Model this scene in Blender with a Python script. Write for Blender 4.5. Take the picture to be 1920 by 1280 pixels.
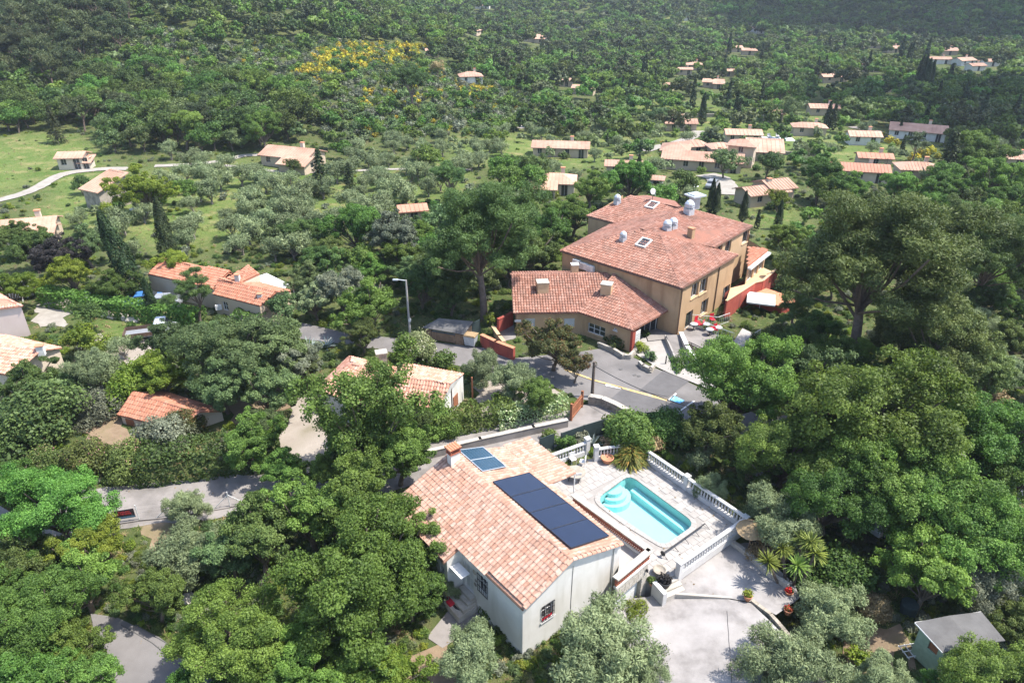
import bpy, bmesh, math, random
import numpy as np
from mathutils import Vector, Matrix
random.seed(7); RNG = np.random.default_rng(11)
S = bpy.context.scene
for o in list(bpy.data.objects): bpy.data.objects.remove(o)
COL = S.collection
R = math.radians

# ---------------- camera, sky, sun, exposure ----------------
F = 1333.0; TH = R(28); H = 36.0
cam = bpy.data.cameras.new('camera'); cam.lens = F/1920*36; cam.sensor_width = 36
cam.clip_start = .5; cam.clip_end = 6000
co = bpy.data.objects.new('camera', cam); COL.objects.link(co)
co.location = (0, 0, H); co.rotation_euler = (R(90)-TH, 0, 0); S.camera = co

SUN_EL, SUN_AZ = R(61), R(92)      # azimuth clockwise from +Y
w = bpy.data.worlds.new('World'); S.world = w; w.use_nodes = True
nt = w.node_tree; bg = nt.nodes['Background']
sk = nt.nodes.new('ShaderNodeTexSky'); sk.sky_type = 'NISHITA'; sk.sun_disc = False
sk.sun_elevation = SUN_EL; sk.sun_rotation = SUN_AZ; sk.altitude = 300; sk.air_density = 1.0; sk.dust_density = 1.5
nt.links.new(sk.outputs[0], bg.inputs[0]); bg.inputs[1].default_value = .15
sl = bpy.data.lights.new('sun', 'SUN'); sl.energy = 3.7; sl.angle = R(.55); sl.color = (1, .955, .88)
so = bpy.data.objects.new('sun', sl); COL.objects.link(so)
sd = Vector((math.sin(SUN_AZ)*math.cos(SUN_EL), math.cos(SUN_AZ)*math.cos(SUN_EL), math.sin(SUN_EL)))
so.rotation_euler = (-sd).to_track_quat('-Z', 'Y').to_euler(); so.location = (60, 0, 120)
S.view_settings.view_transform = 'Standard'; S.view_settings.look = 'None'
S.view_settings.gamma = 1; S.view_settings.use_curve_mapping = False
S.view_settings.exposure = 1.44
try:
    S.cycles.max_bounces = 6; S.cycles.diffuse_bounces = 3; S.cycles.glossy_bounces = 2
    S.cycles.transmission_bounces = 4; S.cycles.transparent_max_bounces = 4; S.cycles.volume_bounces = 0
    S.cycles.use_denoising = True; S.cycles.caustics_reflective = False; S.cycles.caustics_refractive = False
except Exception: pass

# ---------------- geometry helpers ----------------
cF = np.array([0, math.cos(TH), -math.sin(TH)]); cU = np.array([0, math.sin(TH), math.cos(TH)]); cR = np.array([1., 0, 0])
CAM = np.array([0, 0, H])
def ray(u, v): return cF + cR*(u-960)/F + cU*(640-v)/F
def P(u, v, z=0.0):
    "the point at height z that is seen at photo pixel (u, v)"
    d = ray(u, v); k = (z-H)/d[2]; return Vector((d[0]*k, d[1]*k, z))
def Zat(v, y):
    d = ray(960, v); return H + d[2]/d[1]*y
def proj(p):
    r = np.array(p, float)-CAM; dz = r@cF
    return 960+F*(r@cR)/dz, 640-F*(r@cU)/dz, dz
def onplane(u, v, p, n):
    d = ray(u, v); p = np.array(p, float); n = np.array(n, float)
    k = ((p-CAM)@n)/(d@n); return Vector(CAM+d*k)
def onwall(u, v, A, B):
    t = np.array(B)[:2]-np.array(A)[:2]
    return onplane(u, v, (A[0], A[1], 0), (t[1], -t[0], 0))
def sst(a, b, x):
    t = min(1, max(0, (x-a)/(b-a))); return t*t*(3-2*t)
def hill(x, y):
    x = x+.12*(y-160)
    m = 1-sst(-75, 30, x)
    h = 17*sst(140, 330, y)*m
    h += 6*math.sin(x*.021+1.3)*math.sin(y*.017)*sst(170, 300, y)*m
    return h
def ht(x, y):
    z = -1.0*(1-sst(31, 45, y))-1.5*sst(2.5, 6.5, x)*(1-sst(33, 38, y))*(1-sst(19, 25, x))-.6*sst(17, 21, x)*(1-sst(48, 60, y))
    z += -2.4*(1-sst(4.4, 6.6, math.hypot(x-9.9, y-41)))
    z += -7*sst(80, 240, y)*sst(-60, 20, x-.05*y)
    z += hill(x, y)
    z += 34*sst(470, 900, y+.28*x) + 150*sst(700, 2000, y+.42*x) + 40*sst(100, 500, x)*sst(430, 800, y)
    z += 30*sst(330, 620, y)*(1-sst(-330, -60, x))
    z += 1.2*math.sin(x*.045)*math.cos(y*.038+1)*sst(85, 180, y)
    return z
def G(u, v):
    "terrain point seen at photo pixel (u, v)"
    d = ray(u, v); k = 20.0; st = 2.0; pk = k
    while k < 3000:
        p = CAM+d*k
        if p[2] < ht(p[0], p[1]):
            a, b = pk, k
            for _ in range(22):
                m = (a+b)/2; q = CAM+d*m
                if q[2] < ht(q[0], q[1]): b = m
                else: a = m
            q = CAM+d*b; return Vector(q)
        pk = k; k += st; st = max(1.0, k*.015)
    return Vector(CAM+d*3000)

def link(o, parent=None):
    COL.objects.link(o)
    if parent is not None: o.parent = parent
    return o
def tag(o, label=None, cat=None, group=None, kind=None):
    if label: o['label'] = label
    if cat: o['category'] = cat
    if group: o['group'] = group
    if kind: o['kind'] = kind
    return o
def thing(name, label, cat, loc=(0, 0, 0), rz=0, group=None, sc=1):
    o = bpy.data.objects.new(name, None); o.empty_display_size = .3
    o.location = loc; o.rotation_euler = (0, 0, rz)
    if sc != 1: o.scale = (sc, sc, sc)
    link(o); return tag(o, label, cat, group)

class MB:
    def __init__(s): s.v = []; s.f = []; s.m = []; s.cur = 0
    def face(s, pts):
        b = len(s.v); s.v += [tuple(p) for p in pts]; s.f.append(tuple(range(b, b+len(pts)))); s.m.append(s.cur)
    def grid(s, rows, close=False):
        b = len(s.v); n = len(rows[0])
        for r in rows: s.v += [tuple(p) for p in r]
        for i in range(len(rows)-1):
            for j in range(n if close else n-1):
                k = (j+1) % n
                s.f.append((b+i*n+j, b+i*n+k, b+(i+1)*n+k, b+(i+1)*n+j)); s.m.append(s.cur)
    def box(s, c, d, rz=0, M=None):
        x, y, z = [q/2 for q in d]; ca, sa = math.cos(rz), math.sin(rz); b = len(s.v)
        for dz in (-z, z):
            for dx, dy in ((-x, -y), (x, -y), (x, y), (-x, y)):
                p = Vector((c[0]+dx*ca-dy*sa, c[1]+dx*sa+dy*ca, c[2]+dz))
                s.v.append(tuple(M @ p) if M else tuple(p))
        for q in ((3, 2, 1, 0), (4, 5, 6, 7), (0, 1, 5, 4), (1, 2, 6, 5), (2, 3, 7, 6), (3, 0, 4, 7)):
            s.f.append(tuple(b+i for i in q)); s.m.append(s.cur)
    def prism(s, poly, z0, z1, top=True, bottom=True):
        n = len(poly); b = len(s.v)
        a = sum(poly[i][0]*poly[(i+1) % n][1]-poly[(i+1) % n][0]*poly[i][1] for i in range(n))
        if a < 0: poly = poly[::-1]
        z0 = z0 if isinstance(z0, (list, tuple)) else [z0]*n
        z1 = z1 if isinstance(z1, (list, tuple)) else [z1]*n
        if a < 0: z0 = z0[::-1]; z1 = z1[::-1]
        s.v += [(p[0], p[1], z0[i]) for i, p in enumerate(poly)]+[(p[0], p[1], z1[i]) for i, p in enumerate(poly)]
        for i in range(n):
            j = (i+1) % n; s.f.append((b+i, b+j, b+n+j, b+n+i)); s.m.append(s.cur)
        if top: s.f.append(tuple(range(b+n, b+2*n))); s.m.append(s.cur)
        if bottom: s.f.append(tuple(range(b+n-1, b-1, -1))); s.m.append(s.cur)
    def tube(s, pts, rad, n=6, cap=True):
        pts = [Vector(p) for p in pts]; rad = rad if isinstance(rad, (list, tuple)) else [rad]*len(pts)
        rows = []
        for i, p in enumerate(pts):
            t = (pts[min(i+1, len(pts)-1)]-pts[max(i-1, 0)]).normalized()
            a = t.orthogonal().normalized(); c = t.cross(a)
            if i == 0: a0 = a
            else:
                a = (a0-t*a0.dot(t));
                a = a.normalized() if a.length > 1e-4 else t.orthogonal().normalized(); c = t.cross(a); a0 = a
            rows.append([p+(a*math.cos(k*2*math.pi/n)+c*math.sin(k*2*math.pi/n))*rad[i] for k in range(n)])
        s.grid(rows, True)
        if cap:
            s.face(rows[-1]); s.face(rows[0][::-1])
    def lathe(s, prof, c=(0, 0, 0), n=10):
        rows = [[(c[0]+r*math.cos(k*2*math.pi/n), c[1]+r*math.sin(k*2*math.pi/n), c[2]+z) for k in range(n)] for r, z in prof]
        s.grid(rows, True)
        if prof[-1][0] > 1e-3: s.face(rows[-1])
        if prof[0][0] > 1e-3: s.face(rows[0][::-1])
    def mesh(s, name, mat, smooth=False):
        me = bpy.data.meshes.new(name); me.from_pydata(s.v, [], s.f)
        for m in (mat if isinstance(mat, (list, tuple)) else [mat]): me.materials.append(m)
        if any(s.m): me.polygons.foreach_set('material_index', s.m)
        if smooth: me.polygons.foreach_set('use_smooth', [True]*len(s.f))
        me.update(); return me
    def build(s, name, mat, parent=None, smooth=False, local=True):
        o = bpy.data.objects.new(name, s.mesh(name, mat, smooth)); link(o)
        if parent is not None:
            o.parent = parent
            if local == 'world': o.matrix_parent_inverse = parent_inv(parent)
        return o
def parent_inv(p):
    M = Matrix.LocRotScale(p.location, p.rotation_euler, p.scale)
    if p.parent is not None: M = world_of(p)
    return M.inverted()
def world_of(p):
    M = Matrix.LocRotScale(p.location, p.rotation_euler, p.scale)
    q = p
    if p.parent is not None: M = world_of(p.parent) @ p.matrix_parent_inverse @ M
    return M
def put(me, name, parent=None, loc=(0, 0, 0), rz=0, sc=(1, 1, 1), M=None):
    o = bpy.data.objects.new(name, me); link(o, parent)
    if M is not None: o.matrix_local = M
    else: o.location = loc; o.rotation_euler = (0, 0, rz); o.scale = sc
    return o

# ---------------- materials ----------------
def _n(t, ty, **k):
    n = t.nodes.new(ty)
    for a, b in k.items(): setattr(n, a, b)
    return n
def mat(name, c1, c2=None, scale=3.0, rough=.85, bump=0, bscale=None, spec=.3, c3=None, s3=.3, detail=5, metallic=0, lo=.35, hi=.65, m3=(.5, .7), objrnd=0, streak=0):
    m = bpy.data.materials.new(name); m.use_nodes = True; t = m.node_tree; b = t.nodes['Principled BSDF']
    b.inputs['Roughness'].default_value = rough; b.inputs['Specular IOR Level'].default_value = spec; b.inputs['Metallic'].default_value = metallic
    L = t.links.new
    c2 = c2 or tuple(min(1, x*1.18) for x in c1)
    geo = _n(t, 'ShaderNodeNewGeometry')
    n1 = _n(t, 'ShaderNodeTexNoise'); n1.inputs['Scale'].default_value = scale; n1.inputs['Detail'].default_value = detail; n1.inputs['Roughness'].default_value = .65
    L(geo.outputs['Position'], n1.inputs['Vector'])
    r = _n(t, 'ShaderNodeMapRange'); r.inputs[1].default_value = lo; r.inputs[2].default_value = hi; L(n1.outputs['Fac'], r.inputs[0])
    mx = _n(t, 'ShaderNodeMix', data_type='RGBA'); mx.inputs[6].default_value = (*c1, 1); mx.inputs[7].default_value = (*c2, 1); L(r.outputs[0], mx.inputs[0])
    out = mx.outputs[2]
    if c3:
        n3 = _n(t, 'ShaderNodeTexNoise'); n3.inputs['Scale'].default_value = s3; n3.inputs['Detail'].default_value = 6; vm = _n(t, 'ShaderNodeVectorMath', operation='MULTIPLY'); vm.inputs[1].default_value = (1, 1, .16 if streak else 1); L(geo.outputs['Position'], vm.inputs[0]); L(vm.outputs[0], n3.inputs['Vector'])
        r3 = _n(t, 'ShaderNodeMapRange'); r3.inputs[1].default_value = m3[0]; r3.inputs[2].default_value = m3[1]; L(n3.outputs['Fac'], r3.inputs[0])
        m3x = _n(t, 'ShaderNodeMix', data_type='RGBA'); L(r3.outputs[0], m3x.inputs[0]); L(out, m3x.inputs[6]); m3x.inputs[7].default_value = (*c3, 1); out = m3x.outputs[2]
    if objrnd:
        oi = _n(t, 'ShaderNodeObjectInfo'); rr = _n(t, 'ShaderNodeMapRange'); rr.inputs[3].default_value = 1-objrnd; rr.inputs[4].default_value = 1+objrnd; L(oi.outputs['Random'], rr.inputs[0])
        hs = _n(t, 'ShaderNodeHueSaturation'); L(rr.outputs[0], hs.inputs['Value']); L(out, hs.inputs['Color']); out = hs.outputs[0]
    L(out, b.inputs['Base Color'])
    if bump:
        n2 = _n(t, 'ShaderNodeTexNoise'); n2.inputs['Scale'].default_value = bscale or scale*6; n2.inputs['Detail'].default_value = 4; L(geo.outputs['Position'], n2.inputs['Vector'])
        bp = _n(t, 'ShaderNodeBump'); bp.inputs['Strength'].default_value = bump; bp.inputs['Distance'].default_value = .05; L(n2.outputs['Fac'], bp.inputs['Height']); L(bp.outputs[0], b.inputs['Normal'])
    return m
def attr_mat(name, cols, rough=.85, dirt=None, dscale=1.2, dlo=.5, dhi=.72):
    "tile material: the colour of each tile comes from its own value 'rnd'"
    m = bpy.data.materials.new(name); m.use_nodes = True; t = m.node_tree; b = t.nodes['Principled BSDF']; L = t.links.new
    b.inputs['Roughness'].default_value = rough; b.inputs['Specular IOR Level'].default_value = .25
    a = _n(t, 'ShaderNodeAttribute'); a.attribute_name = 'rnd'
    cr = _n(t, 'ShaderNodeValToRGB'); cr.color_ramp.interpolation = 'LINEAR'
    while len(cr.color_ramp.elements) < len(cols): cr.color_ramp.elements.new(.5)
    for i, c in enumerate(cols):
        cr.color_ramp.elements[i].position = i/(len(cols)-1); cr.color_ramp.elements[i].color = (*c, 1)
    L(a.outputs['Fac'], cr.inputs[0]); out = cr.outputs[0]
    geo = _n(t, 'ShaderNodeNewGeometry')
    n = _n(t, 'ShaderNodeTexNoise'); n.inputs['Scale'].default_value = 9; n.inputs['Detail'].default_value = 5; L(geo.outputs['Position'], n.inputs['Vector'])
    hs = _n(t, 'ShaderNodeHueSaturation'); rr = _n(t, 'ShaderNodeMapRange'); rr.inputs[1].default_value = .3; rr.inputs[2].default_value = .7; rr.inputs[3].default_value = .82; rr.inputs[4].default_value = 1.15
    L(n.outputs['Fac'], rr.inputs[0]); L(rr.outputs[0], hs.inputs['Value']); L(out, hs.inputs['Color']); out = hs.outputs[0]
    if dirt:
        n2 = _n(t, 'ShaderNodeTexNoise'); n2.inputs['Scale'].default_value = dscale; n2.inputs['Detail'].default_value = 7; n2.inputs['Roughness'].default_value = .7; L(geo.outputs['Position'], n2.inputs['Vector'])
        r2 = _n(t, 'ShaderNodeMapRange'); r2.inputs[1].default_value = dlo; r2.inputs[2].default_value = dhi; r2.inputs[4].default_value = .75; L(n2.outputs['Fac'], r2.inputs[0])
        mx = _n(t, 'ShaderNodeMix', data_type='RGBA'); L(r2.outputs[0], mx.inputs[0]); L(out, mx.inputs[6]); mx.inputs[7].default_value = (*dirt, 1); out = mx.outputs[2]
    L(out, b.inputs['Base Color']); return m
def leaf_mat(name, dark, light, trans=.35, third=None, hue=.025, val=.3, p3=.93, rough=.55):
    m = bpy.data.materials.new(name); m.use_nodes = True; t = m.node_tree; b = t.nodes['Principled BSDF']; L = t.links.new
    b.inputs['Roughness'].default_value = rough; b.inputs['Specular IOR Level'].default_value = .22
    a = _n(t, 'ShaderNodeAttribute'); a.attribute_name = 'rnd'
    cr = _n(t, 'ShaderNodeValToRGB')
    cr.color_ramp.elements[0].color = (*dark, 1); cr.color_ramp.elements[1].color = (*light, 1)
    cr.color_ramp.elements[1].position = .9
    if third:
        e = cr.color_ramp.elements.new(p3); e.color = (*light, 1)
        e = cr.color_ramp.elements.new(min(1, p3+.02)); e.color = (*third, 1)
        cr.color_ramp.elements[1].position = p3-.05
    L(a.outputs['Fac'], cr.inputs[0])
    oi = _n(t, 'ShaderNodeObjectInfo')
    hs = _n(t, 'ShaderNodeHueSaturation')
    r1 = _n(t, 'ShaderNodeMapRange'); r1.inputs[3].default_value = .5-hue; r1.inputs[4].default_value = .5+hue; L(oi.outputs['Random'], r1.inputs[0])
    mu = _n(t, 'ShaderNodeMath', operation='MULTIPLY'); mu.inputs[1].default_value = 7.31; L(oi.outputs['Random'], mu.inputs[0])
    fr = _n(t, 'ShaderNodeMath', operation='FRACT'); L(mu.outputs[0], fr.inputs[0])
    r2 = _n(t, 'ShaderNodeMapRange'); r2.inputs[3].default_value = 1-val; r2.inputs[4].default_value = 1+val; L(fr.outputs[0], r2.inputs[0])
    L(r1.outputs[0], hs.inputs['Hue']); L(r2.outputs[0], hs.inputs['Value']); L(cr.outputs[0], hs.inputs['Color'])
    L(hs.outputs[0], b.inputs['Base Color'])
    tr = _n(t, 'ShaderNodeBsdfTranslucent'); h2 = _n(t, 'ShaderNodeHueSaturation'); h2.inputs['Value'].default_value = 1.25; h2.inputs['Saturation'].default_value = 1.1
    L(hs.outputs[0], h2.inputs['Color']); L(h2.outputs[0], tr.inputs[0])
    mx = _n(t, 'ShaderNodeMixShader'); mx.inputs[0].default_value = trans; L(b.outputs[0], mx.inputs[1]); L(tr.outputs[0], mx.inputs[2])
    L(mx.outputs[0], t.nodes['Material Output'].inputs[0]); return m
def glassy(name, c, rough=.08, spec=.6):
    m = bpy.data.materials.new(name); m.use_nodes = True; b = m.node_tree.nodes['Principled BSDF']
    b.inputs['Base Color'].default_value = (*c, 1); b.inputs['Roughness'].default_value = rough; b.inputs['Specular IOR Level'].default_value = spec; return m

M = {}
M['white_wall'] = mat('white_render', (.56, .535, .485), (.62, .595, .55), .8, .9, .1, 40, c3=(.50, .475, .42), s3=1.2, streak=1)
M['white'] = mat('white_paint', (.58, .57, .55), (.64, .63, .61), 2, .6)
M['ochre'] = mat('ochre_render', (.40, .262, .148), (.455, .305, .18), .5, .92, .15, 30, c3=(.30, .19, .11), s3=1.1, streak=1)
M['ochre_pale'] = mat('pale_ochre_render', (.46, .31, .18), (.52, .36, .22), .5, .92, .1, 30)
M['red_wall'] = mat('red_render', (.30, .06, .042), (.37, .085, .06), .6, .9, .15, 30, c3=(.20, .05, .04), s3=1.2, streak=1)
M['beige_wall'] = mat('beige_render', (.42, .33, .24), (.48, .385, .29), .4, .92, .1, 30)
M['cream_wall'] = mat('cream_render', (.48, .40, .31), (.54, .46, .365), .4, .92, .1, 30)
M['stone'] = mat('stone', (.26, .225, .18), (.36, .315, .26), 2.5, .95, .4, 14, c3=(.18, .16, .13), s3=1.2, objrnd=.12)
M['pale_stone'] = mat('pale_stone', (.34, .305, .255), (.44, .40, .35), 2, .95, .35, 14, objrnd=.08)
M['asphalt'] = mat('asphalt', (.135, .125, .12), (.175, .163, .157), .35, .95, .25, 25, c3=(.10, .094, .092), s3=.18)
M['asphalt_patch'] = mat('asphalt_patch', (.095, .09, .09), (.12, .114, .114), .7, .95, .2, 25)
M['concrete'] = mat('concrete', (.185, .168, .156), (.245, .222, .208), .6, .95, .25, 20, c3=(.13, .118, .108), s3=.45, m3=(.48, .7))
M['drive'] = mat('driveway_concrete', (.19, .175, .165), (.275, .255, .243), 1.3, .95, .25, 18, c3=(.325, .305, .292), s3=.4, m3=(.42, .68), detail=8)
M['paver'] = mat('paver_stone', (.285, .262, .24), (.335, .312, .29), 1.2, .9, .15, 25, objrnd=.06)
M['joint'] = mat('joint_mortar', (.24, .22, .2), (.28, .26, .24), 3, .95)
M['balus'] = mat('white_cast_stone', (.47, .45, .43), (.54, .52, .5), 2, .85, .1, 30)
M['wood'] = mat('weathered_wood', (.22, .14, .09), (.30, .2, .13), 4, .85, .3, 30, objrnd=.15)
M['redwood'] = mat('red_brown_wood', (.22, .085, .045), (.30, .12, .06), 4, .8, .2, 30, objrnd=.12)
M['pole_wood'] = mat('pole_wood', (.08, .06, .05), (.13, .1, .08), 5, .9, .3, 20)
M['metal'] = mat('galvanised_metal', (.42, .45, .48), (.55, .58, .61), 3, .45, metallic=.3, spec=.5)
M['dark'] = mat('dark_metal', (.02, .02, .022), (.035, .035, .038), 4, .5)
M['gutter'] = mat('brown_gutter', (.09, .055, .04), (.12, .075, .055), 4, .6)
M['glass'] = glassy('window_glass', (.03, .035, .04))
M['shutter'] = mat('grey_frame', (.45, .45, .44), (.5, .5, .49), 3, .6)
M['brick_red'] = mat('red_claustra', (.27, .085, .05), (.36, .12, .075), 8, .85, .3, 30)
M['terra'] = mat('terracotta', (.42, .18, .10), (.5, .23, .13), 4, .85)
M['red'] = mat('red_plastic', (.50, .02, .04), (.58, .03, .05), 3, .45)
M['bluepaint'] = mat('blue_road_paint', (.10, .36, .60), (.16, .44, .68), 2, .8, c3=(.3, .4, .48), s3=1.5)
M['yellow_line'] = mat('yellow_road_paint', (.42, .30, .11), (.48, .35, .17), 2, .8, c3=(.4, .35, .25), s3=1.4)
M['white_line'] = mat('white_road_paint', (.66, .66, .66), (.74, .74, .74), 2, .8, c3=(.45, .45, .45), s3=1.4)
M['straw'] = mat('straw_thatch', (.26, .175, .09), (.36, .26, .15), 8, .95, .6, 40)
M['soil'] = mat('bare_soil', (.17, .12, .078), (.24, .175, .115), .8, .98, .4, 8, c3=(.16, .13, .07), s3=.5)
M['gravel'] = mat('pale_gravel', (.24, .205, .17), (.31, .27, .23), .6, .98, .35, 12, c3=(.19, .165, .12), s3=.3)
M['track'] = mat('pale_track', (.235, .21, .18), (.30, .275, .24), .8, .97, .2, 10)
M['bark'] = mat('bark', (.10, .075, .058), (.17, .135, .105), 5, .95, .6, 18)
M['bark_pine'] = mat('pine_bark', (.115, .082, .065), (.19, .14, .112), 4, .95, .6, 14)
M['bark_olive'] = mat('olive_bark', (.17, .145, .12), (.25, .22, .185), 5, .95, .6, 18)
M['felt'] = mat('roof_felt', (.09, .086, .084), (.12, .116, .113), 1, .9, .2, 20)
M['green_board'] = mat('pale_green_boards', (.24, .31, .22), (.3, .37, .27), 3, .8)
M['screen'] = mat('dark_green_screen', (.022, .035, .036), (.03, .045, .045), 3, .8)
M['car_white'] = mat('white_car_paint', (.48, .49, .5), (.52, .53, .54), 1, .25, spec=.6)
M['car_blue'] = mat('blue_car_paint', (.05, .16, .38), (.06, .18, .42), 1, .25, spec=.6)
M['car_grey'] = mat('grey_car_paint', (.22, .23, .25), (.25, .26, .28), 1, .25, spec=.6)
M['car_red'] = mat('red_car_paint', (.45, .03, .03), (.5, .04, .03), 1, .25, spec=.6)
M['rubber'] = mat('rubber', (.02, .02, .02), (.03, .03, .03), 4, .8)
M['tile_pink'] = attr_mat('pale_pink_roof_tile', [(.335, .185, .128), (.40, .235, .17), (.425, .265, .198), (.455, .31, .24), (.385, .215, .148), (.465, .335, .265)], dirt=(.20, .13, .10), dscale=1.3, dlo=.47, dhi=.75)
M['tile_red'] = attr_mat('old_red_roof_tile', [(.25, .112, .077), (.305, .145, .102), (.335, .17, .124), (.37, .205, .155), (.285, .128, .088)], dirt=(.14, .085, .066), dscale=.6, dlo=.45, dhi=.7)
M['tile_orange'] = attr_mat('orange_roof_tile', [(.34, .135, .08), (.41, .175, .108), (.43, .205, .135), (.37, .15, .09)], dirt=(.26, .12, .08), dscale=.8)
M['tile_far'] = mat('far_roof_tile', (.365, .212, .15), (.44, .28, .205), .5, .9, .3, 3, c3=(.32, .185, .13), s3=.2, objrnd=.13)
M['tile_far_red'] = mat('far_red_roof_tile', (.37, .175, .115), (.43, .22, .15), .5, .9, .3, 3, objrnd=.1)

# ---------------- ground ----------------
def ground_mat():
    m = bpy.data.materials.new('ground_cover'); m.use_nodes = True; t = m.node_tree; b = t.nodes['Principled BSDF']; L = t.links.new
    b.inputs['Roughness'].default_value = 1; b.inputs['Specular IOR Level'].default_value = .1
    geo = _n(t, 'ShaderNodeNewGeometry')
    a = _n(t, 'ShaderNodeAttribute'); a.attribute_name = 'meadow'
    def noise(s, d=5):
        n = _n(t, 'ShaderNodeTexNoise'); n.inputs['Scale'].default_value = s; n.inputs['Detail'].default_value = d; n.inputs['Roughness'].default_value = .7; L(geo.outputs['Position'], n.inputs['Vector']); return n.outputs['Fac']
    def rng(x, lo, hi):
        r = _n(t, 'ShaderNodeMapRange'); r.inputs[1].default_value = lo; r.inputs[2].default_value = hi; L(x, r.inputs[0]); return r.outputs[0]
    def mix(f, c1, c2):
        x = _n(t, 'ShaderNodeMix', data_type='RGBA'); L(f, x.inputs[0])
        for i, c in ((6, c1), (7, c2)):
            if isinstance(c, tuple): x.inputs[i].default_value = (*c, 1)
            else: L(c, x.inputs[i])
        return x.outputs[2]
    grass = mix(rng(noise(.12), .35, .65), (.075, .12, .028), (.135, .16, .05))
    grass = mix(rng(noise(1.3), .45, .75), grass, (.065, .115, .024))
    grass = mix(rng(noise(.3), .5, .7), grass, (.215, .19, .085))
    wood = mix(rng(noise(.25), .4, .65), (.055, .08, .024), (.095, .10, .042))
    wood = mix(rng(noise(1.1), .55, .75), wood, (.15, .125, .07))
    L(mix(a.outputs['Fac'], wood, grass), b.inputs['Base Color'])
    bp = _n(t, 'ShaderNodeBump'); bp.inputs['Strength'].default_value = .8; bp.inputs['Distance'].default_value = .25
    L(noise(2.2, 6), bp.inputs['Height']); L(bp.outputs[0], b.inputs['Normal']); return m

def inpoly(x, y, poly):
    c = False; j = len(poly)-1
    for i in range(len(poly)):
        xi, yi = poly[i][0], poly[i][1]; xj, yj = poly[j][0], poly[j][1]
        if (yi > y) != (yj > y) and x < (xj-xi)*(y-yi)/(yj-yi)+xi: c = not c
        j = i
    return c
def gpoly(pix): return [tuple(G(u, v)[:2]) for u, v in pix]
MEADOW = [gpoly(p) for p in (
    [(-60, 262), (120, 250), (200, 270), (170, 330), (60, 350), (-60, 380)],
    [(60, 400), (120, 330), (200, 320), (460, 300), (560, 320), (700, 315), (870, 300), (900, 350), (780, 400), (640, 440), (520, 420), (400, 460), (330, 480), (200, 440), (120, 430)],
    [(820, 270), (1010, 250), (1200, 250), (1260, 330), (1150, 310), (1000, 320), (860, 300)],
    [(1390, 370), (1480, 360), (1500, 420), (1410, 430)], [(1270, 320), (1370, 320), (1400, 350), (1300, 370)],
    [(1180, 180), (1560, 200), (1560, 300), (1180, 260)], [(1200, 35), (1450, 30), (1460, 50), (1200, 58)],
    [(1460, 230), (1720, 260), (1700, 310), (1450, 300)],
    [(150, 590), (330, 600), (360, 660), (180, 690)])]
def build_ground():
    nr, na = 150, 150
    rad = [6*(2600/6)**(i/(nr-1)) for i in range(nr)]
    vs = []; md = []
    for i, r in enumerate(rad):
        for j in range(na):
            a = -R(62)+R(124)*j/(na-1)
            x, y = r*math.sin(a), r*math.cos(a)-4
            z = ht(x, y); vs.append((x, y, z))
            md.append(1.0 if any(inpoly(x, y, q) for q in MEADOW) else 0.0)
    fs = [(i*na+j, i*na+j+1, (i+1)*na+j+1, (i+1)*na+j) for i in range(nr-1) for j in range(na-1)]
    fs = [f[::-1] for f in fs]
    # close the sheet behind the camera
    b = len(vs); back = [(-40, -30), (40, -30)]
    me = bpy.data.meshes.new('ground'); me.from_pydata(vs, [], fs); me.materials.append(ground_mat())
    at = me.attributes.new('meadow', 'FLOAT', 'POINT')
    md = np.array(md).reshape(nr, na)
    for _ in range(1): md = (md+np.roll(md, 1, 0)+np.roll(md, -1, 0)+np.roll(md, 1, 1)+np.roll(md, -1, 1))/5
    at.data.foreach_set('value', md.ravel().astype(np.float32))
    me.polygons.foreach_set('use_smooth', [True]*len(fs)); me.update()
    o = bpy.data.objects.new('ground', me); link(o); tag(o, kind='structure')
build_ground()
ROUGH = [M['soil'], M['gravel'], M['track']]
KEEP = []      # world polygons kept free of scattered plants
def keep(poly): KEEP.append([(p[0], p[1]) for p in poly])
def sheet(name, poly, m, z, kind='structure', step=None):
    "flat or ground-following sheet; z is a height, or ('g', lift)"
    if m in ROUGH:      # ragged natural edge
        q = []
        for a, b in zip(poly, poly[1:]+poly[:1]):
            n_ = max(2, int(math.hypot(b[0]-a[0], b[1]-a[1])/.9)); j = .45
            for i in range(n_): f = i/n_; q.append((a[0]+(b[0]-a[0])*f+random.uniform(-j, j), a[1]+(b[1]-a[1])*f+random.uniform(-j, j)))
        cx, cy = sum(p[0] for p in q)/len(q), sum(p[1] for p in q)/len(q); poly = [(cx+(x-cx)*(1-.13*max(0, math.cos(4*math.atan2(y-cy, x-cx)+.8))), cy+(y-cy)*(1-.13*max(0, math.cos(4*math.atan2(y-cy, x-cx)+.8)))) for x, y in q]
    bm = bmesh.new()
    if isinstance(z, tuple):
        vs = [bm.verts.new((p[0], p[1], 0)) for p in poly]; f = bm.faces.new(vs)
        bmesh.ops.triangulate(bm, faces=[f])
        for _ in range(6):
            es = [e for e in bm.edges if e.calc_length() > (step or 3)]
            if not es: break
            bmesh.ops.subdivide_edges(bm, edges=es, cuts=1, use_grid_fill=True)
            bmesh.ops.triangulate(bm, faces=bm.faces[:])
        for v_ in bm.verts: v_.co.z = ht(v_.co.x, v_.co.y)+z[1]
    else:
        vs = [bm.verts.new((p[0], p[1], z)) for p in poly]; bm.faces.new(vs)
    bmesh.ops.recalc_face_normals(bm, faces=bm.faces[:])
    if sum(f.normal.z for f in bm.faces) < 0: bmesh.ops.reverse_faces(bm, faces=bm.faces[:])
    me = bpy.data.meshes.new(name); bm.to_mesh(me); bm.free(); me.materials.append(m)
    o = bpy.data.objects.new(name, me); link(o); keep(poly)
    return tag(o, kind=kind)
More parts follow.
